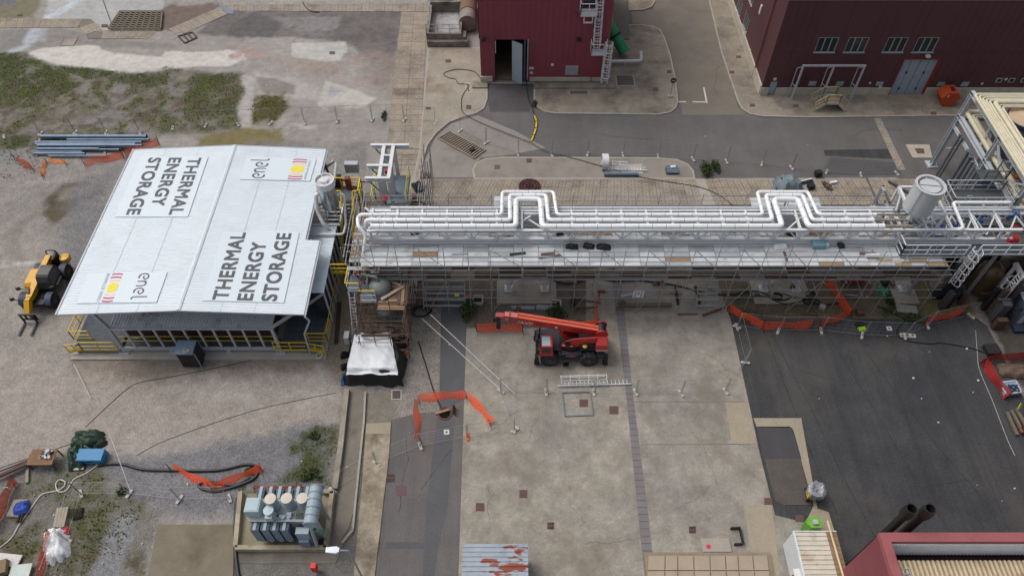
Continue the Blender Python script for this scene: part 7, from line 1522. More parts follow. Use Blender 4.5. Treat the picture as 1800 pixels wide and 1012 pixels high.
zb=3.75; a=G(428,899,zb); b=G(459,874,zb); mb=MB(); mb.box(a.x,b.x,a.y,b.y,2.7,zb); mb.box(a.x-.04,b.x+.04,a.y-.04,b.y+.04,2.68,2.76); mb.box(a.x+.07,b.x-.07,a.y+.07,b.y-.07,zb,zb+.04); mb.build('control_box',mat('box_bluegrey',(166,186,194),.5,var=.08,scale=2),tr); mb=MB(); mb.bar((a.x+.3,(a.y+b.y)/2,.2),(a.x+.3,(a.y+b.y)/2,2.7),.14); mb.build('support',M_tb,tr)
rs=random.Random(2); 
for k in range(12): 
    x=rs.uniform(bx0+1.4,bx1-.2); y=rs.uniform(by0+.05,by0+(by1-by0)*.55); mb=MB(); 
    if k%2: mb.lathe((x,y,zt),[(.1,0),(.1,.18),(.14,.18),(.01,.24)],12)
    else: mb.cbox((x,y,zt+.12),.3,.18,.24,rs.uniform(0,.4))
    mb.build('fitting',rs.choice((M_tb,M_lg)),tr)
p=G(526,902,3.0); mb=MB()
for k in range(6): a_=Vector((p.x-.3+.12*k,p.y-.3,zt+.1)); mb.tube(fillet([a_,a_+Vector((.1,.25,.35)),a_+Vector((.4,.4+.03*k,.1))],.1),.04,6)
mb.build('pipe_run',mat('pipe_sage',(118,128,118),.5,var=.2),tr)
x=G(522,928,2.4).x; mb=MB(); mb.box(x-.1,x+.75,fy-.1,fy+.35,.5,2.3); mb.box(x+.0,x+.65,fy-.35,fy-.1,.25,1.5,1); mb.bar((x-.2,fy-.4,.3),(x+1.2,fy-.4,.3),.1); mb.tube([(x+1.0,fy-.3,.4),(x+1.0,fy+.2,3.2)],.12,8); mb.tube([(x+1.3,fy+.1,1.8),(x+1.3,fy+.4,1.8)],.35,16,2); mb.build('cooler_unit',[M_tb,M_td,mat('gauge_green',(104,132,124),.5)],tr)
bd=thing('bund_wall','low mossy concrete bund wall round the transformer, broken at its far right corner','wall',(-15.3,19.2,0)); Pq=[G(u,v) for u,v in ((417,966),(575,966),(586,868),(426,868))]; M_bund=mat('bund_concrete',(166,157,136),.92,var=.25,scale=1,dirt=(104,96,80),dirt_amt=.6,fine=.12)
mb=MB(); H=.55
for i,j in ((0,1),(1,2),(3,0)): mb.bar(Pq[i]+Vector((0,0,H/2)),Pq[j]+Vector((0,0,H/2)),.3,H)
mb.bar(Pq[2]+Vector((-.6,0,H/2)),Pq[2]+Vector((.1,0,H/2)),.3,H); mb.build('wall',M_bund,bd)
mb=MB(); mb.prism([(p.x,p.y) for p in Pq],0,.1); mb.build('floor',mat('bund_floor',(138,129,108),.9,var=.25,scale=.9,dirt=(112,98,76),dirt_amt=.6),bd)
mb=MB(); mb.prism([(p.x,p.y) for p in gp([(405,990),(590,990),(604,955),(598,840),(575,846),(590,860),(420,862)])],0,.04); struct(mb,'bund_apron',mat('bund_apron',(116,110,102),.92,var=.2,scale=.6,dirt=(92,88,82),dirt_amt=.6,fine=.12))
mb=MB(); p=G(566,952,.12); mb.box(p.x-.25,p.x+.25,p.y-.25,p.y+.25,.09,.14); solo(mb,'sump_grate',M_blk,'black sump opening in the corner of the transformer bund','sump')
# ---------------------------------------------------------------- mobile site fences on concrete feet
M_wire=mat('fence_wire',(150,152,154),.5,.3,var=.1); M_foot=mat('foot_concrete',(184,180,172),.85,var=.1,scale=3); M_footo=mat('foot_orange',(214,84,40),.6,var=.1)
def fence_proto():
    t=thing('site_fence','wire mesh site fence panel','fence',(0,0,0),0,'wire mesh site fence panels')
    for x in (-1.68,1.68): mb=MB(); mb.tube([(x,0,.05),(x,0,2.0)],.024,6); mb.build('post',M_scaf,t,local=True)
    for z in (.2,1.95): mb=MB(); mb.tube([(-1.68,0,z),(1.68,0,z)],.013,6); mb.build('rail',mat('fence_rail',(140,142,144),.5,.3),t,local=True)
    mb=MB()
    for k in range(1,6): x=-1.68+3.36*k/6; mb.bar((x,0,.2),(x,0,1.95),.004)
    for z in (.7,1.2,1.6): mb.bar((-1.68,0,z),(1.68,0,z),.004)
    mb.build('wire_mesh',M_wire,t,local=True); return t
FP=fence_proto(); _n=[0]
def foot_mesh():
    mb=MB(); mb.extr([(-.36,-.11,0),(.36,-.11,0),(.33,-.09,.13),(-.33,-.09,.13)],(0,.2,0)); 
    for x in(-.1,.0,.1): mb.box(x-.025,x+.025,-.04,.03,.131,.135,1)
    return mb
FT=None
def feet(p,a,lb,orange=False):
    global FT
    if FT is None: FT=foot_mesh().build('fence_block',[M_foot,M_blk],None); o=FT
    else: o=FT.copy(); COL.objects.link(o)
    if orange:
        o.data=o.data.copy(); o.data.materials[0]=M_footo
    o.location=p; o.rotation_euler=(0,0,a); tag(o,lb,'fence block','orange fence feet' if orange else 'concrete fence feet'); return o
def fence(px,lb,z=0,skip=(),orange=()):
    P=gp(px,z)
    for i,(a,b) in enumerate(zip(P[:-1],P[1:])):
        if i in skip: continue
        o=FP if _n[0]==0 else copy_tree(FP); _n[0]+=1; m_=(a+b)/2; d=b-a; o.location=m_; o.rotation_euler=(random.uniform(-.03,.03),0,math.atan2(d.y,d.x)); o.scale=(d.length/3.45,1,1); o['label']='wire mesh site fence panel '+lb
    for i,p in enumerate(P):
        d=(P[min(i+1,len(P)-1)]-P[max(0,i-1)]); feet(p,math.atan2(d.y,d.x)+R(90)+random.uniform(-.5,.5),('orange' if i in orange else 'pale concrete')+' fence foot under the panels '+lb,i in orange)
fence([(8,241),(72,236),(133,234),(187,234),(247,235),(304,226),(362,222),(419,220),(476,218),(536,217),(594,214),(655,212),(711,212),(766,216)],'along the upper edge of the gravel yard')
fence([(809,231),(855,252),(911,272),(970,273),(1033,272),(1095,273),(1157,276),(1218,281),(1277,285),(1339,289),(1391,296),(1453,303),(1513,308),(1576,306)],'along the road behind the pipe bridge',.01)
fence([(905,756),(880,688),(960,690),(1044,690),(1117,690),(1197,692),(1275,688),(1310,638),(1295,575)],'across the concrete apron in front of the crane',.05)
fence([(1295,575),(1368,582),(1443,582),(1515,590),(1590,592),(1630,573),(1706,556)],'along the far edge of the dark asphalt court',.012)
fence([(905,756),(822,768),(739,784),(662,815),(585,862)],'across the asphalt lane by the open manhole',.02,orange=(1,))
fence([(404,876),(316,878),(228,868),(143,868),(119,950),(96,1018)],'beside the weedy gravel at lower left')
# ---------------------------------------------------------------- orange mesh barriers
M_net=mesh_net('orange_net',(244,100,58),16,.70); M_netd=mesh_net('orange_net_dense',(236,92,54),11,.80); M_stake=mat('stake_steel',(58,44,40),.8)
def barrier(px,label,h=1.0,lie=0,m=None,z=0,sag=.12,seed=1):
    rs=random.Random(seed); P=gp(px,z); t=thing('net_barrier',label,'net barrier',sum(P,Vector())/len(P),0,'orange net barriers'); 
    for i,p in enumerate(P):
        mb=MB(); q=Vector((rs.uniform(-.15,.15),rs.uniform(-.2,.05),0)); mb.bar(p,p+q+Vector((0,0,h+.08)),.035); mb.bar(p+Vector((0,0,h*.85)),p+Vector((.1,-.4,0)),.025); mb.build('stake',M_stake,t)
    for a,b in zip(P[:-1],P[1:]):
        d=b-a; L_=d.length; n=max(3,int(L_/.35)); nr=Vector((-d.y,d.x,0)).normalized(); v=[];rows=5; ph=rs.uniform(0,6)
        for i in range(n+1):
            s=i/n; sg=sag*math.sin(math.pi*s)+.05*rs.uniform(-1,1); 
            for j in range(rows+1):
                f=j/rows; v.append(a+d*s+nr*(.10*math.sin(s*9+ph+f*2)*(1-f*.3)+lie*f)+Vector((0,0,.03+(h-sg)*f*(1 if not lie else .55))))
        mb=MB(); mb.add(v,[[i*(rows+1)+j,(i+1)*(rows+1)+j,(i+1)*(rows+1)+j+1,i*(rows+1)+j+1] for i in range(n) for j in range(rows)],0,True); mb.build('net',m or M_net,t)
barrier([(838,583),(918,583)],'orange net barrier under the tip of the red crane boom',1.15,m=M_netd,z=.05,seed=1)
barrier([(955,572),(1005,574),(1050,572),(1052,520)],'sagging orange net barrier behind the winch end of the red crane',.9,.25,sag=.3,seed=2)
barrier([(1278,548),(1338,579),(1424,577)],'longest orange net barrier, bent once at the corner of the dark asphalt court',1.1,m=M_netd,seed=3)
barrier([(1437,576),(1491,557),(1452,500)],'orange net barrier turning back towards the red generator',1.1,seed=4,m=M_netd)
barrier([(1622,571),(1690,553)],'straight orange net barrier at the far right of the asphalt court',1.1,seed=5,m=M_netd)
barrier([(1765,702),(1722,640),(1740,634),(1815,632)],'dark red net barrier folded round the junk at the right edge',1.1,seed=6,m=mesh_net('dark_red_net',(176,50,46),12,.92))
barrier([(740,776),(737,706),(820,700),(862,748)],'three-sided orange net barrier round the open manhole',1.05,.4,seed=7)
barrier([(303,828),(376,862),(463,828)],'V-shaped sagging orange net barrier over the black hose',1.05,.35,sag=.3,seed=8,m=M_netd)
barrier([(30,284),(62,302)],'orange net barrier left of the blue steel pipes',1.1,seed=9,m=M_netd)
barrier([(152,293),(220,279)],'orange net barrier along the right part of the blue steel pipes',1.3,.3,seed=10)
barrier([(224,277),(281,255)],'orange net barrier at the end of the blue steel pipes beside the white roof',1.3,.3,seed=11)
barrier([(78,312),(84,286),(118,290)],'collapsed faded orange net in front of the blue steel pipes',.7,.3,seed=12,m=mesh_net('pale_orange_net',(236,140,70),8,.75))
barrier([(-8,935),(30,848)],'orange net barrier with a small sign at the left edge',1.1,seed=13,m=M_netd)
barrier([(72,1030),(92,940)],'orange net barrier beside the white sack at lower left',1.0,seed=14,m=M_netd)
barrier([(448,858),(492,860),(532,856)],'low orange net lying behind the transformer',.5,.1,seed=15,m=M_netd)
mb=MB(); p=G(12,858,.9); mb.cbox(p,.35,.02,.35); mb.cbox(p+Vector((0,-.012,0)),.12,.004,.16,mi=1); solo(mb,'small_sign',[M_gw,M_blk],'small white sign with a black mark on the left edge net barrier','sign')
# ---------------------------------------------------------------- blue steel pipes on sleepers
M_bp=mat('pipe_steel_blue',(112,130,150),.4,.3,var=.12,scale=1.5,dirt=(84,96,110),dirt_amt=.4)
for k,(u0,u1,v,r,zz) in enumerate(((70,258,240,.2,.15),(118,262,245.5,.12,.15),(62,250,250,.14,.15),(62,238,253.5,.14,.15),(66,236,257.5,.19,.15),(66,175,262,.16,.15),(170,210,263,.12,.15),(56,145,267,.1,.12),(58,150,270,.12,.12),(85,190,274,.1,.12),(66,250,255.5,.13,.42))):
    a=G(u0,v,zz+r); b=G(u1,v,zz+r); mb=MB(); mb.tube([a,b],r,12,0,False); mb.lathe(a,[],3) if False else None; mb.tube([b,a],r*.85,12,1,False); solo(mb,'steel_pipe',[M_bp,M_blk],'blue-grey steel pipe in the stack lying at the edge of the grass','pipe','stacked blue-grey steel pipes')
for u in (72,135,190,245): mb=MB(); a,b=G(u,236),G(u-6,276); mb.bar(a+Vector((0,0,.06)),b+Vector((0,0,.06)),.2,.12); solo(mb,'sleeper',mat('sleeper_grey',(156,148,136),.9,var=.2),'pale timber sleeper under the stack of blue-grey steel pipes','sleeper','sleepers under the pipe stack')
# ---------------------------------------------------------------- covered heap beside the vessel scaffold
def cloth(x0,x1,y0,y1,hfun,n=34,seed=1):
    mb=MB(); v=[(x0+(x1-x0)*i/n,y0+(y1-y0)*j/n,hfun(i/n,j/n,x0+(x1-x0)*i/n,y0+(y1-y0)*j/n)) for j in range(n+1) for i in range(n+1)]
    mb.add(v,[[j*(n+1)+i,j*(n+1)+i+1,(j+1)*(n+1)+i+1,(j+1)*(n+1)+i] for j in range(n) for i in range(n)],0,True); return mb
from mathutils import noise as mnz
def fold(x,y,s,k): return mnz.noise(Vector((x*s,y*s*.7,k)))+.5*abs(mnz.noise(Vector((x*s*2.3+y*s,y*s*1.7,k+4))))
bx0,bx1,by0,by1=-12.95,-8.35,29.95,34.55
def hb(s,t,x,y):
    e=max(abs(s-.5)*2,abs(t-.5)*2); top=1.5+.30*fold(x,y,.55,2); base=.02+.18*abs(fold(x,y,1.3,5)); k=min(1,max(0,(1.0-e)/.24)); return base+(top-base)*(k*k*(3-2*k))
mb=cloth(bx0,bx1,by0,by1,hb); mb.v=[(x+.35*mnz.noise(Vector((y*.8,1,7)))+.12*mnz.noise(Vector((y*2.3,x,4))),y+.35*mnz.noise(Vector((x*.8,3,2)))+.14*mnz.noise(Vector((x*2.1,y,9))),z) for x,y,z in mb.v]; solo(mb,'black_tarpaulin',mat('tarp_black',(38,38,40),.45,var=.25,scale=2),'black sheet hanging down round the heap below the white tarpaulin','tarpaulin')
c=[G(u,v,1.6) for u,v in ((622,590),(688,586),(699,657),(607,655))]
def wt(n=30):
    mb=MB(); v=[]
    for j in range(n+1):
        for i in range(n+1):
            s,t=i/n,j/n; p=(c[3]*(1-s)+c[2]*s)*(1-t)+(c[0]*(1-s)+c[1]*s)*t; p=p+Vector((.12*fold(p.x,p.y,.8,9),.12*fold(p.x,p.y,.9,3),0)); ss,tt=(p.x-bx0)/(bx1-bx0),(p.y-by0)/(by1-by0)
            z=max(1.25+.25*fold(p.x,p.y,.6,2),hb(min(1,max(0,ss)),min(1,max(0,tt)),p.x,p.y))+.15+.10*abs(fold(p.x,p.y,.9,6)); v.append((p.x,p.y,z))
    mb.add(v,[[j*(n+1)+i,j*(n+1)+i+1,(j+1)*(n+1)+i+1,(j+1)*(n+1)+i] for j in range(n) for i in range(n)],0,True); return mb
solo(wt(),'white_tarpaulin',mat('tarp_white2',(222,226,230),.55,var=.05,scale=1,dirt=(196,184,170),dirt_amt=.2),'white tarpaulin spread over the covered heap beside the vessel scaffold','tarpaulin')
for k,(u,v,a) in enumerate(((709,622,.1),(701,637,1.4),(697,672,.6))): feet(G(u,v,.02)+Vector((0,0,.0 if k!=1 else .0)),a,['orange block at the far right corner of the black sheet','orange block halfway along the right side of the black sheet','orange block at the near right corner of the black sheet'][k],True)
for k,(u,v) in enumerate(((711,605),(607,645),(606,625))): tarp(G(u,v),.7,.6,.5,.3,M_tarpb,['dark sack at the far right corner of the covered heap','dark sack at the near left corner of the covered heap','dark sack halfway along the left side of the covered heap'][k],seed=50+k,cat='sack',name='sack')
tarp(G(604,668),.35,1.1,.6,0,mat('blue_sheet',(60,112,158),.5,var=.2),'blue sheet end at the near left corner of the covered heap',seed=61)
mb=MB(); p=G(612,600); mb.box(p.x-.2,p.x+.2,p.y-.3,p.y+.4,0,.9); solo(mb,'white_canister',M_gw,'white canister at the foot of the white ladder','canister')
# ---------------------------------------------------------------- ladders, frames, grating, covers lying about
def lying_ladder(name,label,a,b,up,w,c0,m,hoop=.7,cage=.38):
    t=thing(name,label,'ladder',(Vector(a)+Vector(b))/2); mb=MB(); caged_ladder(mb,a,b,up,w,cage,c0,r=.035,hoop=hoop,step=.3); mb.build('ladder',m,t); return t
a=G(1109,672,.1); b=G(980,674,.1); lying_ladder('caged_ladder','white caged ladder lying on the apron in front of the red crane',a+Vector((0,.1,0)),b,(0,.35,1),.55,.34,M_gw)
a=G(1137,297,.2); b=G(1057,295,.2); t=lying_ladder('caged_ladder','white caged ladder lying on the grey island pavement with a white round end',a,b,(0,.3,1),.6,.45,M_gw)
mb=MB(); mb.tube([b+Vector((.0,.25,.55)),b+Vector((.62,.25,.55))],.78,20,0,False); mb.tube([b+Vector((.62,.25,.55)),b+Vector((.0,.25,.55))],.76,20,0,False); mb.build('end_drum',M_gw,t)
mb=MB(); mb.prism([(p.x,p.y) for p in gp([(1062,294),(1128,290),(1130,308),(1062,308)])],.112,.16); solo(mb,'ply_sheet',mat('ply_grey',(168,166,160),.8,var=.1),'pale sheet under the ladder on the island pavement','sheet')
a,b=G(1062,306,.35),G(1122,306,.35); mb=MB(); mb.tube([a,b],.17,12); solo(mb,'steel_pipe',M_bp,'single blue-grey pipe lying in front of the ladder on the island pavement','pipe')
t=thing('pallet_bundle','strapped blue-grey bundle on a pallet on the island pavement','pallet',G(1181,299,.11)); p=G(1181,302,.11); mb=MB()
for k in range(6): mb.box(p.x-.6,p.x+.6,p.y-.4+.16*k,p.y-.3+.16*k,.12,.2)
mb.build('pallet',M_woodd,t); mb=MB()
for k in range(6): mb.tube([(p.x-.55,p.y-.3+.16*k,.32+.05*(k%2)),(p.x+.58,p.y-.32+.16*k,.32+.05*(k%2))],.09,8)
mb.build('bundle',mat('bundle_blue',(106,124,142),.5,var=.2,scale=4),t); mb=MB(); mb.cbox((p.x+.1,p.y+.3,.5),.5,.25,.12,.2); mb.build('wrapping',M_gw,t)
P=gp([(988,690),(1037,688),(1043,729),(993,731)],.1); mb=MB()
for i in range(4): mb.bar(P[i],P[(i+1)%4],.08,.08)
solo(mb,'steel_surround',mat('frame_blue_grey',(112,122,134),.5,var=.1),'blue-grey square steel frame lying round a manhole cover','frame')
t=thing('floor_grating','rusty slatted grating lying at a slant on the road by the slab trench','grating',G(811,255)); P=gp([(770,243),(791,231),(853,263),(833,278)],.12); mb=MB(); n=17
for i in range(n+1): mb.bar(P[0].lerp(P[3],i/n),P[1].lerp(P[2],i/n),.11,.08,0)
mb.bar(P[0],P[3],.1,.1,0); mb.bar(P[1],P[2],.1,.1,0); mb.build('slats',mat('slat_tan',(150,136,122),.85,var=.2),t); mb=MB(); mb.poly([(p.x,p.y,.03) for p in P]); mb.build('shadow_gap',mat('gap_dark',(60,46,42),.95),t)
mb=MB(); p=G(830,263,.2); mb.cbox(p,.5,.4,.25,.5); solo(mb,'drain_block',M_blk,'black block on the slanting grating','block')
tarp(G(1384,329,.15),2.6,2.4,1.5,.2,mat('tarp_slate',(112,126,132),.5,var=.15,scale=2),'slate grey tarpaulin mound on the slabs behind the right loop',seed=33,n=7)
mb=MB(); a,b=G(1366,333,.35),G(1428,317,.25); d=(b-a).normalized(); mb.bar(a,b,.35,.12); mb.bar(a+Vector((0,.2,.07)),b+Vector((0,.2,.07)),.12,.04,1); mb.prism([(p.x,p.y) for p in gp([(1372,335),(1427,319),(1428,328),(1420,338)])],.14,.2,2); solo(mb,'steel_plank',[M_blk,M_gw,mat('panel_grey2',(146,148,146),.6)],'black and white girder piece lying slantwise beside the slate tarpaulin','girder')
for k,(u,v,lb) in enumerate(((1437,308,'dark box at the road edge above the right loop'),(1424,331,'dark box on the slabs right of the right loop'))): mb=MB(); p=G(u,v,.13); mb.cbox(p+Vector((0,0,.25)),.6,.5,.5,.2); solo(mb,'dark_box',M_blk,lb,'box')
mb=MB(); p=G(1452,327,.15); 
for k in range(5): mb.tube([p+Vector((.5*math.cos(k*2.1),.6*math.sin(k*1.7),.05)),p+Vector((.4*math.cos(k*2.1+2),.5*math.sin(k*1.3+1),.2)),p+Vector((.3*math.cos(k+4),.7*math.sin(k+3),.05))],.05,6)
mb.cbox(p+Vector((.8,.4,.1)),.7,.25,.2,.2,1); solo(mb,'scrap_heap',[mat('scrap_rust',(86,70,58),.8),M_gw],'little heap of cables and scrap on the slabs','scrap')
mb=MB(); 
for k in range(4): a=G(1562+3*k,318+1.5*k,.3); mb.tube([a,a+Vector((1.3,-1.6,.05))],.1,8)
solo(mb,'rod_bundle',mat('rod_dark',(70,66,76),.5),'bundle of dark rods lying at the foot of the tank stand','rods')
a,b=G(597,532),G(591,604); mb=MB(); mb.bar(a+Vector((0,0,.08)),b+Vector((0,0,.08)),.32,.12); solo(mb,'dark_plank',mat('plank_umber',(70,58,48),.9,var=.2),'long dark plank lying on the gravel right of the shelter slab','plank')
mb=MB(); 
for k in range(14): p=G(563,622,.17); 
mb.tube([(p.x+.25*math.cos(q*.5),p.y-.25+.25*math.sin(q*.5),.2+.006*q) for q in range(26)],.05,6); solo(mb,'cable_coil',mat('coil_cream',(190,182,164),.7),'coiled cream cable at the near right corner of the shelter slab','cable coil')
# open manhole
t=thing('open_manhole','open manhole with its lid and plank beside the hole','manhole',G(782,726)); p=G(782,727); mb=MB(); mb.lathe((p.x,p.y,.035),[(.42,0),(.01,0)],20,0); mb.build('hole',mat('hole_black',(10,10,10),1),t); mb=MB(); mb.lathe((p.x,p.y,0),[(.42,.03),(.42,.08),(.55,.08),(.55,.02)],20); mb.build('ring',M_rust,t); mb=MB(); mb.bar(G(765,726,.12),G(790,719,.16),.2,.06); mb.build('plank',M_wood,t); mb=MB(); q=G(798,720,.3); mb.lathe(q,[(.4,-.02),(.4,.02),(.01,.02)],18,0,Matrix.Rotation(R(75),3,'Y')); mb.build('lid',M_rust,t)
# cart with a plastic bag
t=thing('plastic_cart','small cart wrapped in clear plastic sheeting on the bay kerb','cart',G(1425,875,.06)); p=G(1426,874,.06)
mb=MB(); mb.cbox(p+Vector((0,.1,.45)),.95,.8,.25); 
for dx in(-.38,.38): mb.cyl(p+Vector((dx,-.32,.16)),p+Vector((dx,-.25,.16)),.14,n=12)
mb.build('chassis',M_blk,t); mb=MB(); mb.cbox(p+Vector((-.42,-.05,.75)),.2,.5,.4); mb.build('motor',M_yel,t); mb=MB()
n=18; 
for k,(r,z) in enumerate(((.58,.55),(.66,.85),(.72,1.15),(.74,1.32))): pass
mb.lathe(p+Vector((.05,.1,0)),[(.52,.45),(.58,.8),(.6,1.05),(.56,1.2),(.4,1.28),(.2,1.18),(.01,1.22)],18); 
rs=random.Random(8); mb.v=[(x+rs.uniform(-.09,.09),y+rs.uniform(-.09,.09),z+rs.uniform(-.09,.09)) for x,y,z in mb.v]; mb.build('plastic_bag',mat('clear_plastic',(168,170,180),.2,var=.25,scale=4,alpha=.6,spec=.6),t)
# ---------------------------------------------------------------- cables and hoses on the ground
def cable(px,r,m,label,z=.03,name='cable',cat='cable',fr=1.0,zs=None):
    P=[G(u,v,z if zs is None else zs[i]) for i,(u,v) in enumerate(px)]; mb=MB(); Q=[P[0]]
    for i in range(len(P)-1):
        p0=P[max(i-1,0)];p1=P[i];p2=P[i+1];p3=P[min(i+2,len(P)-1)]
        for k in range(1,7):
            t=k/6; Q.append(.5*((2*p1)+(p2-p0)*t+(2*p0-5*p1+4*p2-p3)*t*t+(3*p1-p0-3*p2+p3)*t*t*t))
    mb.tube(Q,r,6); return solo(mb,name,m,label,cat)
M_cab=mat('cable_black',(34,33,34),.6,var=.1); M_hose=mat('hose_black',(40,40,44),.5,var=.15); M_rope=mat('rope_white',(206,204,198),.7)
cable([(925,140),(928,170),(934,185),(938,200)],.035,M_cab,'black cable running out of the open maroon door',.17)
cable([(862,142),(848,140),(833,126),(806,122),(786,126),(780,131),(789,137),(800,139),(806,147),(818,148),(824,151),(813,168),(811,185),(816,200),(850,218),(900,238),(935,252)],.032,M_cab,'looping black cable from the maroon building across the pavement to the road',.15)
cable([(532,4),(538,14),(550,21),(562,21.5)],.05,M_cab,'short bent cable beside the top slab row',.06)
cable([(935,252),(960,266),(1000,276),(1057,292),(1068,295),(1110,308),(1165,318),(1230,329),(1262,342),(1290,362)],.03,M_cab,'long black cable crossing the island pavement and the slab row',.18)
for k in range(4):
    pts=[(939,203),(943,214),(942,226),(938,238),(933,249)]; a,b=G(*pts[k],.05),G(*pts[k+1],.05); d=(b-a)*.06; mb=MB(); mb.bar(a+d,b-d,.3,.07,0); mb.bar(a+d+Vector((0,0,.04)),b-d+Vector((0,0,.04)),.17,.03,1)
    solo(mb,'cable_protector',[M_blk,mat('protector_yellow',(210,186,50),.5)],['first yellow and black cable ramp, nearest the maroon door','second yellow and black cable ramp from the door','third yellow and black cable ramp from the door','last yellow and black cable ramp, nearest the pipe bridge'][k],'cable ramp','yellow cable ramps on the road')
cable([(172,818),(190,815),(215,815),(250,824),(300,826),(380,826),(430,816),(452,820),(448,838),(420,852),(380,862),(355,858),(350,850),(370,846),(410,852),(440,838)],.11,M_hose,'thick black hose looping under the V-shaped orange net',.11,'hose','hose')
cable([(420,870),(415,885),(413,930),(414,970),(417,1000),(421,1020)],.12,M_hose,'thick black hose running down beside the transformer bund',.12,'hose','hose')
cable([(0,962),(20,945),(35,920),(60,885),(75,868),(100,862),(112,855),(114,846),(104,843),(98,852),(104,864),(118,860),(130,842),(150,832),(165,822),(172,815)],.05,mat('hose_white',(196,192,184),.6),'pale hose curling through the weeds at lower left',.05,'hose','hose')
cable([(1120,492),(1180,500),(1235,513),(1280,518),(1330,512),(1370,528),(1400,522),(1440,535),(1480,532)],.07,M_cab,'bundle of black cables along the foot of the scaffold, right part',.1); cable([(960,490),(1000,498),(1040,489),(1080,494),(1125,492)],.07,M_cab,'bundle of black cables along the foot of the scaffold, left part',.1)
cable([(1290,528),(1340,520),(1380,534),(1430,526),(1450,540)],.05,M_cab,'thin black cable tangled on the right footing of the bridge',.14)
cable([(1543,538),(1565,548),(1590,562),(1580,575),(1578,590),(1600,600),(1640,604),(1650,602),(1700,610),(1732,620)],.05,M_cab,'black cable winding over the dark asphalt court',.05)
cable([(1715,580),(1718,620),(1722,650),(1745,705),(1770,770),(1784,800)],.014,M_rope,'thin white rope curving down the right side of the asphalt court',.04)
cable([(150,750),(215,690),(245,672),(300,662),(410,640),(487,622)],.018,M_cab,'thin black wire across the front yard to the shelter corner',.03); cable([(240,800),(300,770),(450,720),(590,690)],.015,M_cab,'second thin wire lying across the front yard',.03)
cable([(735,600),(748,640),(760,680),(770,705),(780,725)],.05,M_cab,'black cable running down to the open manhole',.05)
for (a,b,lb) in (((742,560,2.0),(886,690,.3),'left of two taut white ropes from the scaffold to the apron fence'),((756,552,2.2),(905,692,.3),'right of two taut white ropes from the scaffold to the apron fence'),((190,755,1.9),(229,862,.4),'left of two white ropes down to the lower left fence'),((130,640,.3),(160,700,.1),'white rope pegged beside the left front corner of the shelter slab')):
    mb=MB(); mb.tube([G(*a),G(*b)],.025,5); solo(mb,'rope',M_rope,lb,'rope')
mb=MB(); mb.tube([(p:=G(740,548,.06))+Vector((.5*math.cos(q*.45)*(1+.02*q),.55*math.sin(q*.45),.004*q)) for q in range(46)],.05,6); solo(mb,'cable_coil',M_cab,'large coil of black cable on the gravel right of the timber scaffold','cable coil')
for u,v,lb in ((1425,520,'upper coil of black cable behind the orange net'),(1420,530,'lower coil of black cable behind the orange net'),(1366,522,'coil of black cable on the right bridge footing')):
    mb=MB(); p=G(u,v,.14); mb.tube([p+Vector((.42*math.cos(q*.5),.34*math.sin(q*.5),.006*q)) for q in range(38)],.05,6); solo(mb,'cable_coil',M_cab,lb,'cable coil','black cable coils')
# ---------------------------------------------------------------- small equipment and rubbish
t=thing('generator','red generator set with a black engine under the right end of the scaffold','generator',G(1497,492)); p=G(1497,494); mb=MB(); mb.tube([p+Vector((-.8,0,.9)),p+Vector((.9,0,.9))],.38,14); mb.build('tank',mat('gen_red',(180,24,36),.4),t); mb=MB(); mb.box(p.x-.9,p.x+.9,p.y-.4,p.y+.4,.25,.5); mb.cbox(p+Vector((0,.2,1.35)),.5,.4,.3); mb.build('engine',_M['gen_red'],t); mb=MB(); mb.cbox(p+Vector((-1.0,0,.7)),.3,.6,.7); mb.tube(fillet([p+Vector((-.3,.5,.5)),p+Vector((-.2,.6,1.6)),p+Vector((.2,.6,1.6)),p+Vector((.25,.5,.5))],.1),.04,6); mb.build('frame',M_blk,t)
tarp(G(1552,513),1.1,.8,.5,-.4,mat('bag_green',(30,132,96),.5,var=.2,scale=3),'green plastic sack on the ground right of the red generator',seed=70,cat='sack',name='green_sack')
tarp(G(1511,571,.02),.8,.6,.6,.2,M_tarpb,'black bag beside the lime cloth on the asphalt',seed=71,cat='bag',name='black_bag'); tarp(G(1516,578,.02),.7,.5,.3,.1,mat('cloth_lime',(150,190,40),.6,var=.1),'lime green cloth on the asphalt',seed=72,cat='cloth',name='lime_cloth')
rs=random.Random(77)
spots=[(1531,487),(1546,503),(1524,521),(1540,486),(1720,668),(1711,689),(1634,618),(1606,664),(1650,742),(1762,880),(1718,852),(1784,858),(1620,700),(1560,590),(1700,612),(1440,700),(790,605),(640,700),(845,655),(1180,790),(60,870),(150,905),(310,890),(250,955),(95,905),(330,850),(268,930),(180,990),(210,790),(480,790),(530,810),(610,820),(720,760),(990,790),(1130,265),(1420,255),(1240,240),(640,260),(560,300),(470,150)]
for k,(u,v) in enumerate(spots):
    p=G(u,v,.06); s=rs.uniform(.03,.085); n=6; mb=MB(); v0=[(p.x+s*(1+.5*rs.random())*math.cos(q*1.047),p.y+s*(1+.5*rs.random())*math.sin(q*1.047),p.z-.04) for q in range(n)]; top=[(a*.55+p.x*.45,b*.55+p.y*.45,c+.06+.05*rs.random()) for a,b,c in v0]; mb.add(v0+top,[[q,(q+1)%n,n+(q+1)%n,n+q] for q in range(n)]+[[n+q for q in range(n)]])
    solo(mb,'litter_scrap',M_white,'small white scrap of litter on the ground','litter','white scraps of litter')
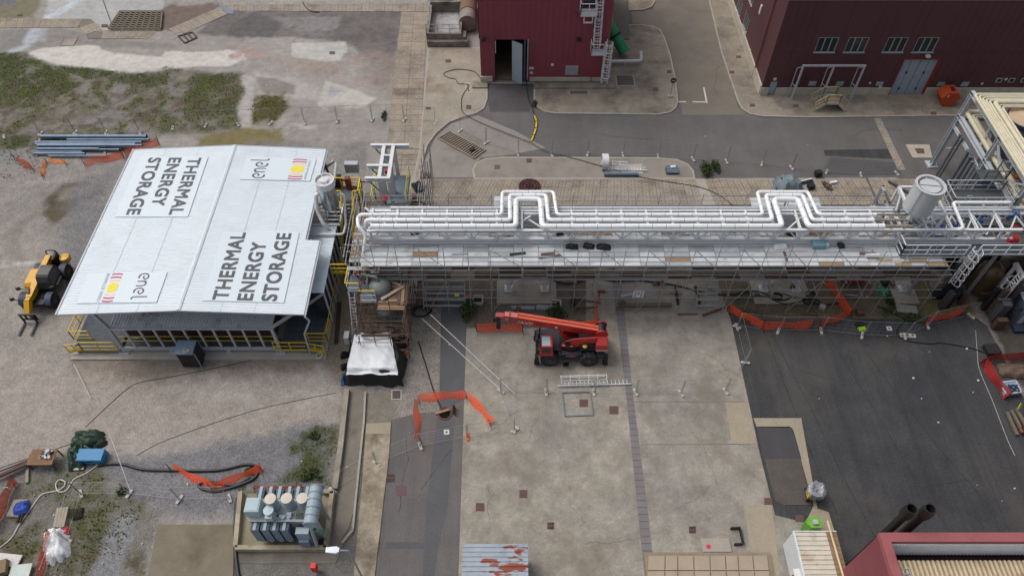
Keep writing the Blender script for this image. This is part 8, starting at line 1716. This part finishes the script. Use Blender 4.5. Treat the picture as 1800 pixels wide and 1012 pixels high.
for k,(u,v,lb) in enumerate(((1563,577,'white paper square on the asphalt right of the lime cloth'),(785,759,'white square mark plate on the asphalt lane'),(960,511,'white paper on the gravel right of the bridge footing'))):
    mb=MB(); p=G(u,v,.04); mb.cbox(p,.4,.4,.02,.1*k); mb.cbox(p+Vector((0,0,.012)),.14,.16,.004,mi=1); solo(mb,'paper_plate',[M_white,M_blk],lb,'plate')
mb=MB(); p=G(1594,591,.05); mb.bar(p+Vector((-.55,.05,.08)),p+Vector((.65,-.05,.08)),.35,.16); 
for q in(-.4,0,.4): mb.lathe(p+Vector((q,0,.165)),[(.1,0),(.01,0)],10,1)
solo(mb,'barrier_weight',[M_foot,M_blk],'long white plastic barrier base with holes on the dark asphalt','barrier base')
mb=MB()
for u0,v0,u1,v1 in ((1576,541,1612,545),): a,b=G(u0,v0,.1),G(u1,v1,.1); mb.bar(a,b,.8,.12)
solo(mb,'kerb_slab',mat('slab_pale',(150,148,142),.9,var=.1),'pale slab lying in the grass by the dark asphalt','slab')
for k,(u,v,w,lb) in enumerate(((840,529,.8,'small square concrete pit left of the bridge footing'),(977,537,.8,'small square concrete pit right of the bridge footing'))):
    p=G(u,v); mb=MB(); 
    for a,b in (((-1,-1),(1,-1)),((1,-1),(1,1)),((1,1),(-1,1)),((-1,1),(-1,-1))): mb.bar(p+Vector((a[0]*w/2,a[1]*w/2,.15)),p+Vector((b[0]*w/2,b[1]*w/2,.15)),.12,.3)
    mb.box(p.x-w/2,p.x+w/2,p.y-w/2,p.y+w/2,0,.04,1); solo(mb,'drain_pit',[M_foot,M_blk],lb,'pit')
mb=MB(); mb.bar(G(899,541,.1),G(940,541,.1),.3,.2); solo(mb,'concrete_beam',mat('beam_bluegrey',(150,154,164),.8,var=.1),'left of two grey beams lying on the gravel in front of the footing','beam'); mb=MB(); mb.bar(G(942,541,.1),G(966,542,.1),.3,.2); solo(mb,'concrete_beam',_M['beam_bluegrey'],'right, shorter of two grey beams on the gravel in front of the footing','beam')
for u0,v0,u1,v1,lb in ((1187,505,1192,535,'left of two dark rusty bars standing out of the apron edge'),(1222,503,1230,535,'right of two dark rusty bars standing out of the apron edge')): mb=MB(); mb.bar(G(u0,v0,.12),G(u1,v1,.12),.2,.14); solo(mb,'rusty_bar',mat('bar_rust',(66,44,34),.9,var=.2),lb,'bar')
mb=MB(); mb.bar(G(1082,537,.2),G(1180,536,.2),.3,.3); solo(mb,'kerb_beam',mat('beam_olive',(112,104,88),.9,var=.2),'long weathered concrete beam lying across the apron under the scaffold','beam')
# right edge junk
t=thing('plastic_tray','light blue tray with a dark hose in it inside the right-hand net barrier','tray',G(1776,682)); P=gp([(1759,672),(1785,669),(1795,689),(1768,692)],.5); mb=MB(); mb.prism([(p.x,p.y) for p in P],.1,.5); 
for i in range(4): mb.bar(P[i],P[(i+1)%4],.12,.12,1)
mb.build('tray',[mat('tray_blue',(132,156,178),.5),M_lg],t); mb=MB(); p=G(1782,682,.56); mb.tube([p+Vector((.35*math.cos(q*.7),.3*math.sin(q*.9),.0)) for q in range(26)],.05,6); mb.build('hose',mat('hose_navy',(36,50,74),.5),t)
mb=MB(); p=G(1793,714,.8); mb.cbox(p,.5,.04,.5,.3,0,R(-30),R(45)); mb.bar(p,p-Vector((0,0,.8)),.05,mi=1); solo(mb,'warning_sign',[mat('sign_yellow',(204,196,50),.5),M_blk],'yellow diamond sign among the junk at the right edge','sign')
for k in range(3): mb=MB(); mb.bar(G(1770+8*k,724-3*k,.2+.1*k),G(1788+10*k,764-4*k,.2+.1*k),.22,.16); solo(mb,'timber_beam',mat('timber_grey',(112,102,88),.9,var=.2),['outer grey timber beam lying at the right edge','middle grey timber beam lying at the right edge','inner grey timber beam lying at the right edge'][k],'beam','timber beams at the right edge')
mb=MB(); p=G(1797,757,.3); mb.tube([p,p+Vector((1.2,.2,0))],.3,12); solo(mb,'red_drum',mat('drum_red',(112,26,30),.5),'dark red drum cut by the right edge','drum')
tarp(G(1785,652,.1),2.6,1.3,.5,-.1,mat('tarp_brown',(96,80,68),.7,var=.3,scale=2),'brown sheet heap inside the right-hand net barrier',seed=90)
mb=MB(); p=G(1737,617,.02); mb.cbox(p+Vector((.2,0,.2)),1.1,.9,.4,.1); solo(mb,'dark_crate',M_blk,'black crate at the corner of the right-hand net barrier','crate')
# lower left workplace
t=thing('work_table','rusty welding table with metal parts on it','table',G(83,815)); p=G(84,812); w,d,h=1.8,1.2,.85; mb=MB(); mb.box(p.x-w/2,p.x+w/2,p.y-d/2,p.y+d/2,h-.06,h); mb.build('table_top',mat('table_rust',(128,98,74),.8,var=.25,scale=2),t)
for a in(-1,1):
    for b in(-1,1): mb=MB(); mb.bar((p.x+a*(w/2-.05),p.y+b*(d/2-.05),0),(p.x+a*(w/2-.05),p.y+b*(d/2-.05),h-.06),.08); mb.build('leg',M_rust,t)
rs=random.Random(19)
for k in range(10): mb=MB(); mb.cbox((p.x+rs.uniform(.0,.75),p.y+rs.uniform(-.4,.45),h+.1),rs.uniform(.1,.4),rs.uniform(.1,.3),.2,rs.uniform(0,2)); solo(mb,'metal_part',rs.choice((M_lg,M_galv,M_rust,M_white)),'loose metal part lying on the rusty welding table','metal part','metal parts on the welding table')
for k,(a,b,r,lb) in enumerate((((-10,832),(92,791),.05,'longest thin brown steel tube beside the welding table'),((-10,840),(60,806),.12,'thick brown steel tube, nearest the orange net'),((0,836),(58,811),.12,'thick brown steel tube in the middle of the heap'),((0,822),(124,780),.03,'thin steel rod lying on top of the tubes'))): mb=MB(); mb.tube([G(*a,.3+.08*k),G(*b,.3+.08*k)],r,8); solo(mb,'steel_tube',mat('tube_umber',(88,68,60),.7,var=.2),lb,'tube','brown steel tubes by the welding table')
mb=MB(); mb.bar(G(50,800,.1),G(48,848,.1),.2,.2); solo(mb,'trestle',mat('trestle_grey',(150,142,130),.9,var=.2),'pale timber bearer under the brown steel tubes','timber')
M_gt=mat('tarp_green',(52,72,58),.55,var=.3,scale=2)
tarp(G(155,774),2.3,1.4,1.1,.1,M_gt,'upper dark green tarpaulin heap beside the blue box',seed=101,n=11); tarp(G(138,805),1.4,2.0,1.2,.2,M_gt,'lower dark green tarpaulin heap left of the blue box',seed=102,n=11); tarp(G(174,778),1.0,1.2,.5,.7,mat('tarp_dark_green',(40,50,46),.6,var=.3),'dark sheet end spilling right of the green tarpaulin',seed=103)
tarp(G(153,788),.6,.5,.6,.1,M_white,'white bundle between the green tarpaulins',seed=104,cat='bundle',name='white_bundle')
mb=MB(); p=G(165,808); mb.box(p.x-1.0,p.x+.9,p.y-.35,p.y+.55,.05,.65); mb.box(p.x-1.0,p.x+.9,p.y-.38,p.y-.353,.55,.66); mb.cbox((p.x,p.y-.37,.45),.4,.03,.08,mi=1); mb.cbox((p.x-1.0+.95,p.y+.1,.68),1.9,.9,.05); solo(mb,'tool_chest',[mat('chest_blue',(56,128,176),.5,var=.1,scale=2),M_blk],'blue tool chest beside the dark green tarpaulins','chest')
mb=MB(); p=G(139,822,.1); mb.cbox(p,.7,.3,.12,.1); solo(mb,'white_plate',M_white,'small white plate in front of the lower green tarpaulin','plate')
t=thing('board_stack','stack of grey boards lying in the weeds at lower left','boards',G(107,911)); P=gp([(96,928),(116,928),(124,893),(103,895)]); mb=MB()
for k in range(4):
    q=[P[0].lerp(P[1],k/4+.01),P[0].lerp(P[1],(k+1)/4-.01),P[3].lerp(P[2],(k+1)/4-.01),P[3].lerp(P[2],k/4+.01)]; mb.prism([(p.x,p.y) for p in q],.05,.3)
mb.build('board',mat('board_grey',(160,150,134),.85,var=.15,scale=3),t)
t=thing('pallet','pallet with a blue sheet and black pipes in the weeds at the left edge','pallet',G(34,896)); P=gp([(14,908),(38,908),(51,880),(27,880)]); mb=MB()
for k in range(7): q=P[0].lerp(P[1],(k+.5)/7); q2=P[3].lerp(P[2],(k+.5)/7); mb.bar(q+Vector((0,0,.2)),q2+Vector((0,0,.2)),.12,.06)
mb.bar(P[0]+Vector((0,0,.1)),P[1]+Vector((0,0,.1)),.1,.14); mb.bar(P[3]+Vector((0,0,.1)),P[2]+Vector((0,0,.1)),.1,.14); mb.build('slats',mat('pallet_grey',(160,152,138),.85,var=.2),t)
tarp(G(37,892,.24),1.0,1.0,.3,.2,mat('sheet_blue',(40,70,160),.55,var=.2),'bright blue folded sheet on the pallet',seed=110,cat='sheet',name='blue_sheet')
for k in range(2): mb=MB(); mb.tube([G(30+5*k,918,.15),G(42+4*k,885,.3)],.08,8); solo(mb,'black_pipe',M_hose,['left','right'][k]+' short black pipe leaning on the pallet','pipe')
tarp(G(100,958),1.6,2.6,.9,.45,mat('sack_white',(226,228,232),.55,var=.08),'big white crumpled sack against the orange net at lower left',seed=111,n=10,cat='sack',name='white_sack')
tarp(G(112,935),.9,.7,.4,.2,mat('net_pink',(190,70,80),.6,var=.2),'bunched red net by the white sack',seed=112,cat='net',name='red_net')
tarp(G(137,903),.8,.9,.35,.2,mat('weed_dark',(46,46,34),.9,var=.3),'dark heap of earth beside the grey boards',seed=113,cat='heap',name='earth_heap')
for k,(u,v,w,d,m_,lb) in enumerate(((12,985,2.0,.8,M_white,'white panel at the lower left corner'),(40,1006,1.3,.9,mat('panel_mint',(186,200,194),.6),'pale mint panel at the lower left corner'),(12,1000,.5,.9,mat('crate_tan',(130,112,86),.8),'tan crate among the panels at the lower left corner'))): mb=MB(); p=G(u,v); mb.cbox(p+Vector((0,0,.2+.1*k)),w,d,.1 if k<2 else .5,-.1+.2*k); solo(mb,'loose_sheet' if k<2 else 'crate',m_,lb,'panel' if k<2 else 'crate')
# lamp standard and red hydrant box
lp=thing('street_lamp','street lamp seen from above beside the transformer, white lantern on a thin grey pole','street lamp',G(612,1035)); q=G(586,967,6.5); lp.location=(q.x+.9,q.y,0); mb=MB(); mb.tube([(q.x+.9,q.y,0),(q.x+.9,q.y,6.2)],.08,8,0,True,.05); mb.tube(fillet([(q.x+.9,q.y,6.2),(q.x+.9,q.y,6.5),(q.x+.3,q.y,6.55)],.2),.05,8); mb.build('pole',M_galv,lp); mb=MB(); mb.extr([(q.x-.42,q.y-.14,6.5),(q.x+.2,q.y-.2,6.5),(q.x+.36,q.y-.1,6.5),(q.x+.36,q.y+.1,6.5),(q.x+.2,q.y+.2,6.5),(q.x-.42,q.y+.14,6.5)],(0,0,.16)); mb.build('lantern',mat('lantern_white',(222,228,238),.4),lp)
t=thing('hydrant_box','red fire hydrant box on a post near the transformer','hydrant',G(558,1003)); p=G(557,1004); mb=MB(); mb.box(p.x-.17,p.x+.17,p.y-.17,p.y+.17,.4,1.25); mb.build('box',mat('hydrant_red',(206,36,34),.45,var=.08),t); mb=MB(); mb.bar((p.x,p.y,0),(p.x,p.y,.4),.1); mb.build('post',M_rust,t)
for k,(a,b) in enumerate((((190,2),(195,39)),)): mb=MB(); mb.bar(G(*b),G(b[0],b[1])+Vector((-.35,1.2,3.2)),.1); solo(mb,'pole',M_galv,'thin grey pole standing beside the rusty floor grating','pole')
# pale pipe creeping over the yard at the far left
for k,(u0,v0,u1,v1) in enumerate(((24,93,27,100),(245,135,256,142))): mb=MB(); mb.tube([G(u0,v0,.9),G(u1,v1,0)],.05,6); solo(mb,'marker_post',M_white,['leaning white marker post at the left end of the grass edge','leaning white marker post on the grass edge near its middle'][k],'post')
# ---------------------------------------------------------------- shrubs
M_l1=mat('leaf_dark',(46,60,32),.8,var=.3,scale=4); M_l2=mat('leaf_mid',(74,88,46),.8,var=.3,scale=4)
def shrub(u,v,w,d,h,label,n=420,seed=1,z=0):
    rs=random.Random(seed); p=G(u,v,z); t=thing('shrub',label,'shrub',p); mb=MB()
    for k in range(5): a=rs.uniform(0,6.28); mb.tube([p,p+Vector((math.cos(a)*w*.3,math.sin(a)*d*.3,h*.7))],.02,5,2)
    mb.build('stem',[M_l1,M_l2,M_woodd],t); mb=MB(); cl=[(rs.uniform(-.4,.4)*w,rs.uniform(-.4,.4)*d,rs.uniform(.15,.7)*h) for _ in range(12)]
    for k in range(n):
        c=rs.choice(cl); q=p+Vector((c[0]+rs.gauss(0,.13*w),c[1]+rs.gauss(0,.13*d),max(.03,c[2]+rs.gauss(0,.15*h)))); s=rs.uniform(.06,.15); a=Vector((rs.uniform(-1,1),rs.uniform(-1,1),rs.uniform(-.3,1))).normalized()*s; b=Vector((rs.uniform(-1,1),rs.uniform(-1,1),rs.uniform(-.5,.5))).normalized()*s*.6
        mb.add([q-a,q+b,q+a,q-b],[[0,1,2,3]],0 if rs.random()<.6 else 1)
    mb.build('foliage',[M_l1,M_l2],t)
for k,(u,v,w,d,h,lb) in enumerate(((825,548,1.2,1.9,1.2,'dark shrub at the foot of the scaffold left of the crane'),(978,552,1.5,1.1,.9,'low dark shrub on the gravel behind the crane cab'),(1240,300,.9,1.9,.8,'larger pair half of shrubs on the road edge, left'),(1259,297,.7,1.7,.7,'smaller shrub on the road edge, right of the larger one'),(1308,562,.9,.9,.7,'small shrub in the bend of the long orange net'),(1555,498,1.0,1.2,.7,'shrub on the earth behind the green sack'),(1606,562,1.4,.8,.6,'weedy shrub at the far edge of the dark asphalt'),(1562,529,.6,.9,.5,'tuft of weeds below the green sack'),(1008,536,.5,.9,.7,'thin weeds right of the concrete pit'),(553,765,.6,.6,.4,'little weed tuft at the yard edge above the transformer'),(440,828,.6,.6,.4,'weed tuft by the black hose end'),(675,205,.4,1.6,.4,'green weeds along the left edge of the slab trench'),(940,185,.4,.8,.4,'weed at the kerb corner of the driveway'),(548,835,1.2,1.0,.4,'weeds behind the transformer radiators'),(215,863,.5,.5,.35,'weed tuft by the lower left fence foot'))):
    shrub(u,v,w,d,h,lb,int(300*w*d)+90,200+k)
